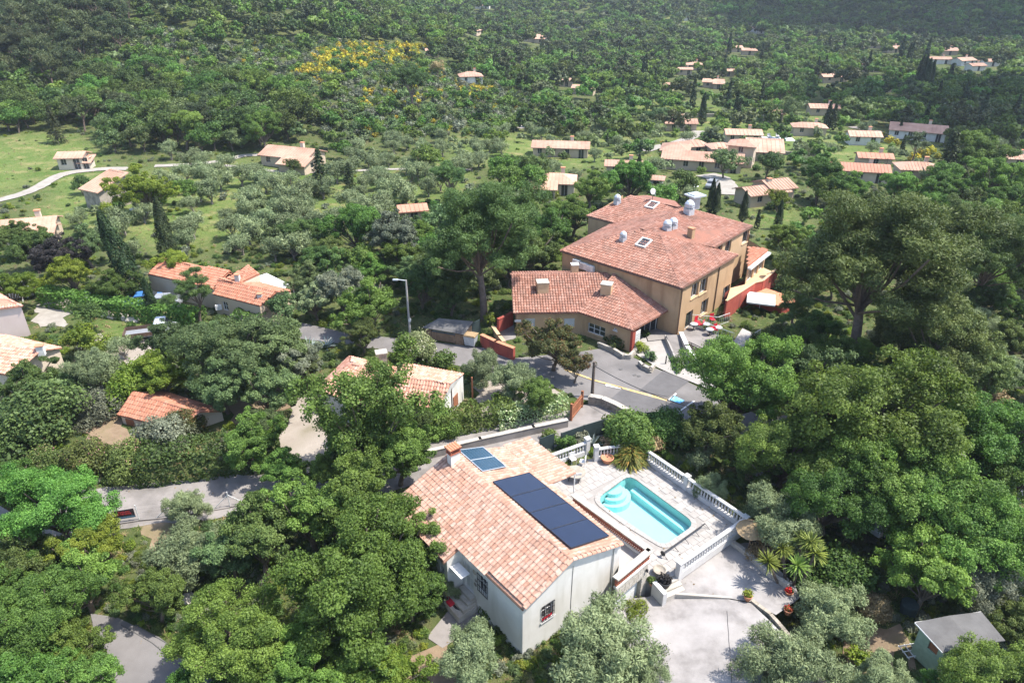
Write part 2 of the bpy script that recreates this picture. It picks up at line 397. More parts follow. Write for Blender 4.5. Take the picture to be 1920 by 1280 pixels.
def ribbon(name, pix, width, m, lift=.06, zfun=None, n=8):
    pts = [G(u, v) if not hasattr(u, 'x') else u for u, v in pix]
    cs = []
    for i in range(len(pts)-1):
        p0, p1, p2, p3 = pts[max(i-1, 0)], pts[i], pts[i+1], pts[min(i+2, len(pts)-1)]
        for k in range(n):
            t = k/n
            cs.append(.5*((2*p1)+(p2-p0)*t+(2*p0-5*p1+4*p2-p3)*t*t+(3*p1-p0-3*p2+p3)*t**3))
    cs.append(pts[-1]); mb = MB(); rows = []; L_, R_ = [], []
    for i, c in enumerate(cs):
        t = (cs[min(i+1, len(cs)-1)]-cs[max(i-1, 0)]); t.z = 0; t.normalize(); nn = Vector((-t.y, t.x, 0))
        row = []
        for k in (-1, -.5, 0, .5, 1):
            q = c+nn*(width/2*k*random.uniform(.93, 1.07))
            row.append((q.x, q.y, (zfun(q.x, q.y) if zfun else ht(q.x, q.y))+lift))
        rows.append(row); L_.append(row[0]); R_.append(row[-1])
    mb.grid([r[::-1] for r in rows]); o = mb.build(name, m); keep(L_+R_[::-1])
    me = o.data
    if sum(p.normal.z for p in me.polygons) < 0: me.flip_normals()
    return tag(o, kind='structure')
# ---------------- plant kinds (meshes shared by every copy) ----------------
def np_mesh(name, V, Q, mats, mi=None, rnd=None):
    me = bpy.data.meshes.new(name); n = len(Q)
    me.vertices.add(len(V)); me.vertices.foreach_set('co', np.asarray(V, np.float32).ravel())
    me.loops.add(n*4); me.loops.foreach_set('vertex_index', np.asarray(Q, np.int32).ravel())
    me.polygons.add(n); me.polygons.foreach_set('loop_start', np.arange(0, n*4, 4, dtype=np.int32))
    try: me.polygons.foreach_set('loop_total', np.full(n, 4, np.int32))
    except Exception: pass
    for m in mats: me.materials.append(m)
    if mi is not None: me.polygons.foreach_set('material_index', np.asarray(mi, np.int32))
    if rnd is not None:
        a = me.attributes.new('rnd', 'FLOAT', 'FACE'); a.data.foreach_set('value', np.asarray(rnd, np.float32))
    me.update(calc_edges=True); me.validate(); return me
def unit(a): return a/np.maximum(1e-9, np.linalg.norm(a, axis=-1, keepdims=True))
def leaf_quads(C, N, ln, wd, rg, axis=None, fold=.25):
    n = len(C); J = rg.normal(size=(n, 3)) if axis is None else axis+rg.normal(size=(n, 3))*.35
    A = unit(J-N*np.sum(J*N, 1, keepdims=True)); B = np.cross(N, A)
    s = rg.uniform(.5, 1.5, (n, 1)); l = ln*s; w_ = wd*s
    V = np.stack([C-A*l/2, C+B*w_/2+N*w_*fold, C+A*l/2, C-B*w_/2+N*w_*fold], 1).reshape(-1, 3)
    return V, np.arange(n*4).reshape(n, 4)
def blob_leaves(bc, br, per, ln, wd, rg, up=.45, jit=.7, squash=1.0, center=None, axis_up=0, shell=.55):
    C, N, AX, BR = [], [], [], []
    for c, r in zip(bc, br):
        k = max(4, int(per*(r/np.mean(br))**2))
        d = unit(rg.normal(size=(k, 3))); rr = r*rg.uniform(shell, 1.0, (k, 1))**.6*np.where(rg.random((k, 1)) < .12, rg.uniform(1.1, 1.6, (k, 1)), 1)
        q = d*rr; q[:, 2] *= squash
        C.append(c+q); out = d if center is None else unit(d+.6*unit(c-center+1e-6))
        N.append(unit(out+np.array([0, 0, up])+rg.normal(size=(k, 3))*jit))
        AX.append(d+np.array([0, 0, axis_up])); BR.append(np.full(k, rg.uniform(-.34, .34)))
    C = np.concatenate(C); N = np.concatenate(N); AX = np.concatenate(AX); BR = np.concatenate(BR)
    V, Q = leaf_quads(C, N, ln, wd, rg, AX if axis_up else None)
    return V, Q, np.clip(rg.uniform(.1, .9, len(Q))*.8+.1+BR, 0, 1)
def crown_pts(n, rx, rz, zc, rg, lo=.42, hi=.82, zmin=-.62, bump=.2):
    ph = rg.uniform(0, 6.28, 6); out = []
    while len(out) < n:
        d = unit(rg.normal(size=3))
        if d[2] < zmin: continue
        k = 1+bump*(math.sin(2*math.atan2(d[1], d[0])+ph[0])*.5+math.sin(3*d[2]*2+ph[1])*.4+math.sin(5*math.atan2(d[1], d[0])+ph[2])*.4)
        f = rg.uniform(lo, hi)*k; p = np.array([d[0]*rx*f, d[1]*rx*f, zc+d[2]*rz*f])
        if out and min(np.linalg.norm(p-q) for q in out) < .13 and rg.random() < .8: continue
        out.append(p)
    return np.array(out)
def lobes(n1, n2, rx, rz, zc, rg, lo=.35, hi=.78, zmin=-.55, lr=(.24, .4), br=(.11, .2), flat=1.0):
    "big lobes, each a shell of smaller clumps: an uneven outline with gaps between"
    big = crown_pts(n1, rx, rz, zc, rg, lo, hi, zmin, .35); C, B = [], []
    for b in big:
        L1 = rg.uniform(*lr)
        for _ in range(int(n2*(L1/np.mean(lr))**2)+1):
            d = unit(rg.normal(size=3)); d[2] = d[2]*.75+.22
            C.append(b+d*L1*rg.uniform(.5, 1.12)*np.array([1, 1, .78*flat])); B.append(rg.uniform(*br))
    return np.array(C), np.array(B), big
def limbs(base_r, fork, targets, mb, rg, n=5, lean=(0, 0), twig=.012):
    top = Vector((lean[0], lean[1], fork))
    mb.tube([(0, 0, -.12), (lean[0]*.2, lean[1]*.2, fork*.35), (lean[0]*.6, lean[1]*.6, fork*.75), top], [base_r*1.25, base_r, base_r*.85, base_r*.72], n+2)
    for t in targets:
        t = Vector(t); mid = top.lerp(t, .5)+Vector((rg.normal()*.05, rg.normal()*.05, -.04+rg.normal()*.04)); mid.z = max(mid.z, top.z+.02)
        s = top-Vector((0, 0, fork*rg.uniform(0, .25)))
        mb.tube([s, mid, t], [base_r*.34, base_r*.2, twig], n-1, False)
LM = {}
LM['oak'] = leaf_mat('oak_leaf', (.052, .098, .021), (.155, .25, .052), .36)
LM['oak_dark'] = leaf_mat('dark_oak_leaf', (.04, .07, .02), (.112, .162, .042), .3)
LM['oak_light'] = leaf_mat('light_oak_leaf', (.062, .122, .023), (.175, .29, .058), .38)
LM['holm'] = leaf_mat('holm_oak_leaf', (.055, .09, .032), (.145, .2, .075), .27)
LM['lime'] = leaf_mat('yellow_green_leaf', (.095, .145, .02), (.225, .275, .038), .35)
LM['olive'] = leaf_mat('olive_leaf', (.10, .135, .062), (.255, .305, .15), .22, hue=.008, val=.2)
LM['pine'] = leaf_mat('pine_needles', (.042, .076, .022), (.125, .18, .052), .25, val=.18)
LM['pine_far'] = leaf_mat('far_pine_needles', (.036, .055, .022), (.092, .115, .046), .2)
LM['cypress'] = leaf_mat('cypress_leaf', (.016, .030, .012), (.042, .066, .022), .12, val=.15)
LM['cedar'] = leaf_mat('cedar_leaf', (.05, .075, .02), (.15, .18, .05), .22)
LM['shrub'] = leaf_mat('shrub_leaf', (.045, .085, .018), (.125, .19, .042), .3)
LM['broom'] = leaf_mat('broom_flower', (.12, .14, .02), (.34, .30, .04), .25, third=(.56, .43, .03), p3=.5)
LM['grey'] = leaf_mat('grey_scrub', (.085, .10, .06), (.20, .215, .145), .2)
LM['photinia'] = leaf_mat('photinia_leaf', (.05, .06, .02), (.13, .13, .045), .28, third=(.20, .06, .03), p3=.72)
LM['oleander'] = leaf_mat('oleander_leaf', (.05, .08, .022), (.15, .20, .05), .28, third=(.55, .26, .27), p3=.86)
LM['variegated'] = leaf_mat('variegated_leaf', (.10, .15, .05), (.30, .36, .16), .28, third=(.62, .62, .42), p3=.72)
LM['purple'] = leaf_mat('purple_leaf', (.024, .022, .022), (.06, .052, .05), .2)
LM['yucca'] = leaf_mat('yucca_leaf', (.07, .115, .02), (.20, .26, .05), .22)
LM['agave'] = leaf_mat('agave_leaf', (.20, .25, .22), (.34, .38, .34), .1)
LM['palm'] = leaf_mat('palm_leaf', (.07, .10, .02), (.20, .22, .05), .25, third=(.42, .26, .06), p3=.8)
LM['dry'] = leaf_mat('dry_grass', (.20, .14, .07), (.40, .30, .17), .2)
LM['grass'] = leaf_mat('grass_blade', (.075, .12, .022), (.19, .24, .06), .3, third=(.33, .29, .13), p3=.88)
LM['redflower'] = leaf_mat('red_flower', (.10, .14, .03), (.62, .02, .02), .2, third=(.7, .03, .03), p3=.6)

KIND = {}      # kind -> list of (crown mesh, trunk mesh)
ZC = {}        # crown-centre height / crown radius
def mk(kind, lod, seed):
    rg = np.random.default_rng(seed); nm = kind
    big, mid = lod == 2, lod == 1
    mb = MB()
    huge = lod == 3; n1 = 24 if huge else (17 if big else (12 if mid else 9))
    if kind == 'oak':
        bc, br, bg_ = lobes(n1, 11 if huge else (8 if big else (4 if mid else 2)), 1, .74, 1.0, rg, hi=.88, br=(.075, .155) if big or huge else (.16, .28), lr=(.2, .36) if huge else (.22, .42))
        per, ln, wd = (300, .026, .02) if huge else ((270, .036, .028) if big else ((75, .085, .066) if mid else (34, .19, .15)))
        V, Q, r = blob_leaves(bc, br, per, ln, wd, rg, center=np.array([0, 0, .85]), up=.5, jit=.8, shell=.3, squash=.75)
        limbs(.06, .42, list(bg_)+list(bc[::9 if big or huge else 40]), mb, rg, 6 if big or huge else 4, (rg.normal()*.08, rg.normal()*.08)); bark = 'bark'; m = 'oak'
    elif kind == 'sparse':
        bc, br, bg_ = lobes(26, 7, 1, .95, 1.05, rg, .2, .95, -.85, (.14, .3), (.07, .15))
        V, Q, r = blob_leaves(bc, br, 150, .034, .026, rg, center=np.array([0, 0, .9]), shell=.1)
        limbs(.045, .18, list(bg_)+list(bc[::9]), mb, rg, 5, (rg.normal()*.06, 0), .008); bark = 'bark'; m = 'oak'
    elif kind == 'olive':
        bc, br, bg_ = lobes(15 if big else (11 if mid else 8), 8 if big else (4 if mid else 2), 1, .72, .92, rg, .35, .72, -.7, (.24, .4), (.1, .19) if big else (.16, .27))
        per, ln, wd = (330, .055, .015) if big else ((80, .1, .04) if mid else (32, .2, .12))
        V, Q, r = blob_leaves(bc, br, per, ln, wd, rg, up=.35, jit=.9, center=np.array([0, 0, .7]), axis_up=.5, shell=.3)
        limbs(.075, .28, bg_, mb, rg, 5, (rg.normal()*.06, rg.normal()*.06)); bark = 'bark_olive'; m = 'olive'
    elif kind == 'pine':
        bc, br, bg_ = lobes(46 if huge else (20 if big else (12 if mid else 9)), 9 if huge else (7 if big else (4 if mid else 2)), 1, .74, 1.45, rg, .3, .88, -.85 if huge else -.5, (.18, .29) if huge else (.18, .32), (.08, .135) if huge else ((.09, .16) if big else (.14, .24)), .75)
        per, ln, wd = (330, .034, .0095) if huge else ((330, .045, .0125) if big else ((85, .1, .034) if mid else (34, .2, .1)))
        V, Q, r = blob_leaves(bc, br, per, ln, wd, rg, up=.55, jit=.75, squash=.7, axis_up=.9, shell=.1)
        limbs(.055, .85, bg_[:26], mb, rg, 7 if big or huge else 4, (rg.normal()*.1, rg.normal()*.1), .01); bark = 'bark_pine'; m = 'pine'
    elif kind == 'cypress':
        n = 9000 if big else (2600 if mid else 500)
        z = rg.random(n)**.85; prof = .085*np.clip(np.minimum(z/.1, 1), .2, 1)*(1-z)**.62*1.35+.004
        a = rg.uniform(0, 6.283, n); lump = 1+.14*np.sin(a*3+z*14)+.1*np.sin(a*7-z*31)
        rr = prof*lump*rg.uniform(.7, 1.04, n)
        C = np.stack([rr*np.cos(a), rr*np.sin(a), .045+z*.955], 1)
        N = unit(np.stack([np.cos(a), np.sin(a), np.full(n, .25)], 1)+rg.normal(size=(n, 3))*.45)
        ln, wd = (.022, .009) if big else ((.035, .016) if mid else (.07, .04))
        V, Q = leaf_quads(C, N, ln, wd, rg, np.tile([0, 0, 1.0], (n, 1))); r = np.clip(rg.random(n)*.8+.25*(lump-1)/.2, 0, 1)
        mb.tube([(0, 0, -.02), (0, 0, .12)], [.016, .012], 6); bark = 'bark'; m = 'cypress'
    elif kind == 'fir':
        n = 26000 if big else 3600
        tier = rg.integers(0, 13, n); z = (tier+rg.uniform(0, .5, n))/13.2; rmax = (1-z)**.85+.03
        f = rg.random(n)**.6; a = rg.uniform(0, 6.283, n); a = a+.25*np.sin(a*5+tier*1.7)
        lob = .78+.22*np.sin(a*(5+tier % 3)+tier)
        C = np.stack([rmax*f*lob*np.cos(a), rmax*f*lob*np.sin(a), .25+z*2.6-.28*f*rmax+rg.normal(size=n)*.025], 1)
        N = unit(np.stack([np.cos(a)*.4, np.sin(a)*.4, np.full(n, 1.0)], 1)+rg.normal(size=(n, 3))*.5)
        s = .75 if big else 1.8
        V, Q = leaf_quads(C, N, .085*s, .026*s, rg, np.stack([np.cos(a), np.sin(a), -.2+0*a], 1)); r = rg.random(n)
        mb.tube([(0, 0, -.1), (0, 0, 1.4), (0, 0, 2.8)], [.06, .04, .01], 6); bark = 'bark'; m = 'cedar'
    elif kind == 'shrub':
        nb = 34 if big else (18 if mid else 10)
        bc = crown_pts(nb, 1, .75, .5, rg, .3, .8, -.5, .25); br = rg.uniform(.2, .34, nb)
        per, ln, wd = (300, .066, .045) if big else ((75, .14, .1) if mid else (26, .27, .2))
        V, Q, r = blob_leaves(bc, br, per, ln, wd, rg, center=np.array([0, 0, .2])); m = 'shrub'; bark = 'bark'
        limbs(.04, .08, bc[:6], mb, rg, 4)
    me = np_mesh(nm+'_crown', V, Q, [LM[m]], rnd=r)
    return me, mb.mesh(nm+'_trunk', M[bark], True)
ZC = {'oak': 1.0, 'sparse': 1.0, 'olive': .9, 'pine': 1.5, 'fir': 1.3, 'shrub': .55, 'cypress': .5}
for k_, spec in {'oak': {3: 2, 2: 4, 1: 3, 0: 3}, 'sparse': {2: 1}, 'olive': {2: 3, 1: 3, 0: 2}, 'pine': {3: 1, 2: 2, 1: 3, 0: 2},
                 'cypress': {2: 2, 1: 2, 0: 1}, 'fir': {2: 1, 1: 1}, 'shrub': {2: 3, 1: 3, 0: 2}}.items():
    for lod, n in spec.items():
        KIND[k_, lod] = [mk(k_, lod, hash((len(k_), ord(k_[0]), lod, i)) & 0xffff) for i in range(n)]
    if (k_, 0) not in KIND: KIND[k_, 0] = KIND.get((k_, 1), KIND[k_, 2])
    if (k_, 1) not in KIND: KIND[k_, 1] = KIND[k_, 2]

PLANTS = []    # (object, u, v, description, category)
NAMES = {'oak': 'oak_tree', 'sparse': 'oak_tree', 'olive': 'olive_tree', 'pine': 'pine_tree', 'fir': 'cedar_tree', 'shrub': 'shrub', 'cypress': 'cypress_tree'}
DESC = {'oak_light': 'light green oak', 'oak': 'leafy green oak', 'oak_dark': 'dark green oak', 'holm': 'dense holm oak', 'lime': 'yellow-green tree', 'olive': 'grey-green olive tree',
        'pine': 'umbrella-shaped pine', 'pine_far': 'dark bushy pine', 'cypress': 'slim dark cypress', 'cedar': 'tiered conifer', 'shrub': 'green shrub', 'broom': 'yellow-flowering broom bush',
        'grey': 'silvery scrub bush', 'photinia': 'red-tinged tree', 'oleander': 'pink-flowering shrub', 'variegated': 'pale variegated shrub', 'purple': 'blackish purple tree', 'dry': 'dry tuft', 'redflower': 'red-flowering bush'}
CIRC = []
def plant(kind, loc, r, leaf=None, rz=None, lod=None, parts=True, label=None, tall=1.0, name=None, lean=None, group=None, var=None, cat=None, fat=1):
    loc = Vector(loc)
    u, v, dz = proj((loc.x, loc.y, loc.z+ZC[kind]*r*tall))
    if lod is None:
        rp = r*(.09 if kind == 'cypress' else 1)
        px = rp*F/dz*.533
        lod = 3 if px > 52 and (kind, 3) in KIND else 2 if px > 21 else (1 if px > 8 else 0)
    lst = KIND[kind, lod]; k = RNG.integers(len(lst)) if var is None else var % len(lst); cm, tm = lst[k]
    base = {'sparse': 'oak', 'fir': 'cedar'}.get(kind, kind); leaf = leaf or base
    rz = RNG.uniform(0, 6.28) if rz is None else rz
    sc = (r*fat*RNG.uniform(.93, 1.07), r*fat*RNG.uniform(.93, 1.07), r*tall)
    nm = name or NAMES[kind]
    if parts and lod >= 1:
        t = bpy.data.objects.new(nm, None); t.empty_display_size = .3; link(t)
        c = put(cm, 'foliage' if kind == 'shrub' else 'crown', t); put(tm, 'stem' if kind == 'shrub' else 'trunk', t)
    else:
        t = c = put(cm, nm)
    t.location = loc; t.rotation_euler = (0, 0, rz); t.scale = sc
    if lean: t.rotation_euler = (lean[0], lean[1], rz)
    if leaf != base:
        c.material_slots[0].link = 'OBJECT'; c.material_slots[0].material = LM[leaf]
    CIRC.append((loc.x, loc.y, r*.8*(.1 if kind == 'cypress' else 1)))
    t['category'] = cat or {'shrub': 'shrub'}.get(kind, 'tree')
    if label: t['label'] = label
    else: PLANTS.append((t, u, v, DESC.get(leaf, leaf), r*F/dz))
    return t
def T(kind, u, v, wpx, leaf=None, **k):
    "a plant whose crown centre is seen at photo pixel (u, v), wpx pixels wide"
    tall = k.get('tall', 1.0); g = G(u, v)
    if kind == 'cypress':          # v is the base, wpx the height in pixels
        d = proj(g)[2]; h = wpx*d/F/math.cos(TH*.9)
        return plant(kind, g, h, leaf, **k)
    for _ in range(5):
        d = proj((g.x, g.y, g.z+1))[2]; r = wpx/2*d/F
        q = P(u, v, ht(g.x, g.y)+ZC[kind]*r*tall)
        g = Vector((q.x, q.y, ht(q.x, q.y)))
    return plant(kind, g, r, leaf, **k)
def leaf_run(name, pts, width, height, dens, ln, wd, leaf, label, cat, zf=None, parent=None, wob=.18, seed=3):
    "a hedge: leaves through a long box that follows pts"
    rg = np.random.default_rng(seed); C, N = [], []
    for a, b in zip(pts[:-1], pts[1:]):
        a = np.array(a[:2]); b = np.array(b[:2]); L_ = np.linalg.norm(b-a); n = int(dens*L_*(2*height+width))
        t = rg.random(n); side = rg.random(n)*(2*height+width); d = (b-a)/L_; nn = np.array([-d[1], d[0]])
        s = np.where(side < height, -width/2, np.where(side < 2*height, width/2, side-2*height-width/2))
        h = np.where(side < height, side, np.where(side < 2*height, side-height, height))
        xy = a+np.outer(t, b-a); lump = wob*(np.sin(t*L_*2.1+s)+np.sin(t*L_*4.7+h*3))*.5+rg.normal(size=n)*.06
        h = np.maximum(.02, h*(1+lump*.6/max(height, .5))); s = s*(1+lump/max(width, .6))
        q = xy+np.outer(s, nn); z = np.array([(zf or ht)(x, y) for x, y in q])
        C.append(np.c_[q, z+h]); o = np.outer(np.sign(s)*(np.abs(s) > width*.49), nn)
        N.append(unit(np.c_[o, np.full(n, .6)]+rg.normal(size=(n, 3))*.6))
    C = np.concatenate(C); N = np.concatenate(N); V, Q = leaf_quads(C, N, ln, wd, rg)
    o = bpy.data.objects.new(name, np_mesh(name, V, Q, [LM[leaf]], rnd=rg.random(len(Q)))); link(o, parent)
    keep([(a[0]+dx, a[1]+dy) for a, dx, dy in ((pts[0], -.5, -.5), (pts[-1], .5, -.5), (pts[-1], .5, .5), (pts[0], -.5, .5))])
    return tag(o, label, cat)
# ---------------- building helpers ----------------
def part(mb, name, m, parent, smooth=False, label=None, kind=None):
    "a mesh written in world coordinates, made a child of parent"
    I = world_of(parent).inverted(); mb.v = [tuple(I @ Vector(p)) for p in mb.v]
    o = mb.build(name, m, parent, smooth)
    if label: o['label'] = label
    if kind: o['kind'] = kind
    return o
def world(mb, name, m, label=None, cat=None, group=None, kind=None, smooth=False):
    "a single-mesh thing with its origin at its own base"
    vs = np.array(mb.v); c = Vector(((vs[:, 0].min()+vs[:, 0].max())/2, (vs[:, 1].min()+vs[:, 1].max())/2, vs[:, 2].min()))
    mb.v = [tuple(Vector(p)-c) for p in mb.v]; o = mb.build(name, m, None, smooth); o.location = c
    return tag(o, label, cat, group, kind)
def V2(a): return Vector((a[0], a[1], 0))
def wall_face(mb, A, B, z0, z1, holes=(), depth=.22, top=None):
    "vertical wall from A to B seen from its right-hand side, with real openings; holes = (s0, s1, h0, h1)"
    A = V2(A); B = V2(B); L_ = (B-A).length; d = (B-A)/L_; n = Vector((d.y, -d.x, 0))
    ss = sorted({0, L_} | {max(0, min(L_, h[i])) for h in holes for i in (0, 1)}); zs = sorted({z0, z1} | {max(z0, min(z1, h[i])) for h in holes for i in (2, 3)})
    pt = lambda s, z, k=0: A+d*s-n*k+Vector((0, 0, z))
    for i in range(len(ss)-1):
        for j in range(len(zs)-1):
            sm, zm = (ss[i]+ss[i+1])/2, (zs[j]+zs[j+1])/2
            if any(h[0] < sm < h[1] and h[2] < zm < h[3] for h in holes): continue
            mb.face([pt(ss[i], zs[j]), pt(ss[i+1], zs[j]), pt(ss[i+1], zs[j+1]), pt(ss[i], zs[j+1])])
    for a, b, c, e in holes:
        for q in ([(a, c), (a, e)], [(a, e), (b, e)], [(b, e), (b, c)], [(b, c), (a, c)]):
            (s0, h0), (s1, h1) = q; mb.face([pt(s0, h0), pt(s1, h1), pt(s1, h1, depth), pt(s0, h0, depth)])
    return L_, d, n
def window(parent, A, B, hole, depth=.2, mull=1, bars=0, frame='white', sill=True, name='window', panes=True, hbar=True, pane='glass', label=None, grille=0):
    A = V2(A); B = V2(B); d = (B-A).normalized(); n = Vector((d.y, -d.x, 0)); a, b, c, e = hole
    o = A-n*depth; rz = math.atan2(d.y, d.x)
    def bx(mb, s, z, w_, h_, t, k): p = o+d*s+n*k; mb.box((p.x, p.y, z), (w_, t, h_), rz)
    f = MB(); t = .07
    bx(f, a+t/2, (c+e)/2, t, e-c, .07, .02); bx(f, b-t/2, (c+e)/2, t, e-c, .07, .02)
    bx(f, (a+b)/2, c+t/2, b-a-2*t, t, .066, .02); bx(f, (a+b)/2, e-t/2, b-a-2*t, t, .066, .02)
    for i in range(mull): bx(f, a+(b-a)*(i+1)/(mull+1), (c+e)/2, .06, e-c-2*t, .06, .02)
    if hbar: bx(f, (a+b)/2, c+(e-c)*.52, b-a-2*t, .04, .05, .018)
    w_ = part(f, name, M[frame], parent, label=label)
    g = MB(); bx(g, (a+b)/2, (c+e)/2, b-a-.02, e-c-.02, .02, -.01); part(g, 'pane', M[pane], w_)
    if sill:
        s = MB(); bx(s, (a+b)/2, c-.05, b-a+.16, .09, depth+.1, depth/2+.04); part(s, 'sill', M['ochre_pale' if sill is True else sill], w_)
    if grille:
        s = MB()
        for i in range(grille+1): bx(s, a+(b-a)*i/grille, (c+e)/2, .025, e-c+.1, .025, depth+.06)
        for zz in (c, (c*2+e)/3, (c+2*e)/3, e): bx(s, (a+b)/2, zz, b-a+.06, .025, .03, depth+.06)
        part(s, 'grille', M['dark'], w_)
    return w_
def inpoly3(s, t, P2): return inpoly(s, t, P2)
def tile_frame(poly):
    poly = [Vector(p) for p in poly]; e = (poly[1]-poly[0]).normalized()
    n = Vector((0, 0, 0))
    for i in range(len(poly)): n += (poly[i]-poly[0]).cross(poly[(i+1) % len(poly)]-poly[0])
    n.normalize()
    if n.z < 0: n = -n
    e.z = 0 if abs(e.z) < .02 else e.z; e.normalize()
    t = n.cross(e).normalized()
    if t.z < 0: t = -t; e = -e
    return poly[0], e, t, n, [((p-poly[0]).dot(e), (p-poly[0]).dot(t)) for p in poly]
def tile_verts(w_, row, rg, seg=4):
    "one barrel tile along +t: wide and lifted at its lower end"
    out = []
    for t_, rr, lift in ((-.05*row, w_*.5, row*.09), (row*1.02, w_*.43, row*.015)):
        for k in range(seg+1):
            a = math.pi*k/seg; out.append((-math.cos(a)*rr, t_, math.sin(a)*rr*.62+lift))
    return out
def roof_tiles(name, poly, m, parent, w_=.26, row=.38, seed=1, singles=0, tmeshes=None, skip=(), ret=False):
    "poly: eave start, eave end, then round the slope. Rows of real barrel tiles; the nearest 'singles' are objects"
    o, e, t, n, p2 = tile_frame(poly); rg = np.random.default_rng(seed)
    s0, s1 = min(p[0] for p in p2), max(p[0] for p in p2); t1 = max(p[1] for p in p2); t0 = min(p[1] for p in p2)
    cells = []
    for j in range(int((t1-t0)/row)+1):
        for i in range(int((s1-s0)/w_)+1):
            s, tt = s0+(i+.5)*w_, t0+(j+.12)*row
            if inpoly(s, tt+row*.4, p2) and not any(inpoly(s, tt+row*.4, q) for q in skip): cells.append((s, tt))
    T0 = Matrix((( e.x, t.x, n.x, 0), (e.y, t.y, n.y, 0), (e.z, t.z, n.z, 0), (0, 0, 0, 1)))
    base = tile_verts(w_, row, rg); seg = 5
    faces = [(k, k+1, k+seg+1, k+seg) for k in range(seg-1)]+[tuple(range(seg))[::-1]]
    pos = [o+e*s+t*tt+n*.015 for s, tt in cells]
    order = sorted(range(len(cells)), key=lambda i: proj(pos[i])[2])
    one = set(order[:singles]) if singles else set()
    I = world_of(parent).inverted(); mb_v, mb_f, rn = [], [], []
    for i, p in enumerate(pos):
        Mx = Matrix.Translation(p) @ T0 @ Matrix.Rotation(rg.normal()*.02, 4, 'Z') @ Matrix.Translation((0, rg.normal()*row*.02, rg.normal()*row*.012)) @ Matrix.Rotation(rg.normal()*.012, 4, 'X')
        val = float(rg.random())
        if i in one:
            ob = bpy.data.objects.new('roof_tile', tmeshes[int(val*len(tmeshes))]); link(ob, parent); ob.matrix_local = I @ Mx
        else:
            b = len(mb_v); Q = I @ Mx; mb_v += [tuple(Q @ Vector(v_)) for v_ in base]; mb_f += [tuple(b+k for k in f) for f in faces]; rn += [val]*len(faces)
    me = bpy.data.meshes.new(name); me.from_pydata(mb_v, [], mb_f); me.materials.append(m)
    a = me.attributes.new('rnd', 'FLOAT', 'FACE'); a.data.foreach_set('value', rn); me.update()
    if len(mb_f):
        ob = bpy.data.objects.new(name, me); link(ob, parent); ob['kind'] = 'stuff'
def tile_meshes(w_, row, m, n=14):
    out = []
    for i in range(n):
        me = bpy.data.meshes.new('roof_tile'); b = tile_verts(w_, row, None); seg = 5
        fs = [(k, k+1, k+seg+1, k+seg) for k in range(seg-1)]+[tuple(range(seg))[::-1]]
        me.from_pydata(b, [], fs); me.materials.append(m); a = me.attributes.new('rnd', 'FLOAT', 'FACE'); a.data.foreach_set('value', [(i+.5)/n]*len(fs)); me.update(); out.append(me)
    return out
def ridge_tiles(lines, m, parent, r=.14, ln=.38, name='ridge_tiles', seed=5):
    rg = np.random.default_rng(seed); I = world_of(parent).inverted(); vs, fs, rn = [], [], []
    for a, b in lines:
        a = Vector(a); b = Vector(b); d = b-a; L_ = d.length; d.normalize(); s = d.cross(Vector((0, 0, 1))).normalized(); u_ = s.cross(d)
        k = max(1, int(L_/ln))
        for i in range(k):
            p = a+d*(i*L_/k); q = a+d*((i+1.08)*L_/k); c = len(vs)
            for pt, rr, up in ((p, r*1.08, .035), (q, r*.9, .0)):
                for j in range(6):
                    an = math.pi*j/5; vs.append(tuple(I @ (pt+s*math.cos(an)*rr+u_*(math.sin(an)*rr*.75+up-.03))))
            f = [(c+j, c+j+1, c+7+j, c+6+j) for j in range(5)]+[tuple(c+j for j in range(6))[::-1]]; fs += f; rn += [float(rg.random())]*len(f)
    me = bpy.data.meshes.new(name); me.from_pydata(vs, [], fs); me.materials.append(m)
    at = me.attributes.new('rnd', 'FLOAT', 'FACE'); at.data.foreach_set('value', rn); me.update()
    o = bpy.data.objects.new(name, me); link(o, parent); o['kind'] = 'stuff'; return o
def slab(mb, poly, th=.14):
    "roof board under the tiles: a polygon with thickness"
    poly = [Vector(p) for p in poly]; n = Vector((0, 0, 0))
    for i in range(len(poly)): n += (poly[i]-poly[0]).cross(poly[(i+1) % len(poly)]-poly[0])
    if n.z < 0: poly = poly[::-1]
    lo = [p-Vector((0, 0, th)) for p in poly]
    mb.face(poly); mb.face(lo[::-1])
    for i in range(len(poly)): j = (i+1) % len(poly); mb.face([poly[i], lo[i], lo[j], poly[j]])
def plane3(a, b, c):
    a, b, c = Vector(a), Vector(b), Vector(c); return a, (b-a).cross(c-a).normalized()
def slope_plane(a, b, deg, inward):
    "plane through the eave a-b that rises by deg towards the point inward"
    a = Vector(a); b = Vector(b); e = (b-a).normalized(); h = Vector((-e.y, e.x, 0)).normalized()
    if h.dot(Vector((inward[0]-a.x, inward[1]-a.y, 0))) < 0: h = -h
    t = h*math.cos(R(deg))+Vector((0, 0, math.sin(R(deg)))); return a, e.cross(t).normalized()
def on(u, v, pl): return onplane(u, v, pl[0], pl[1])

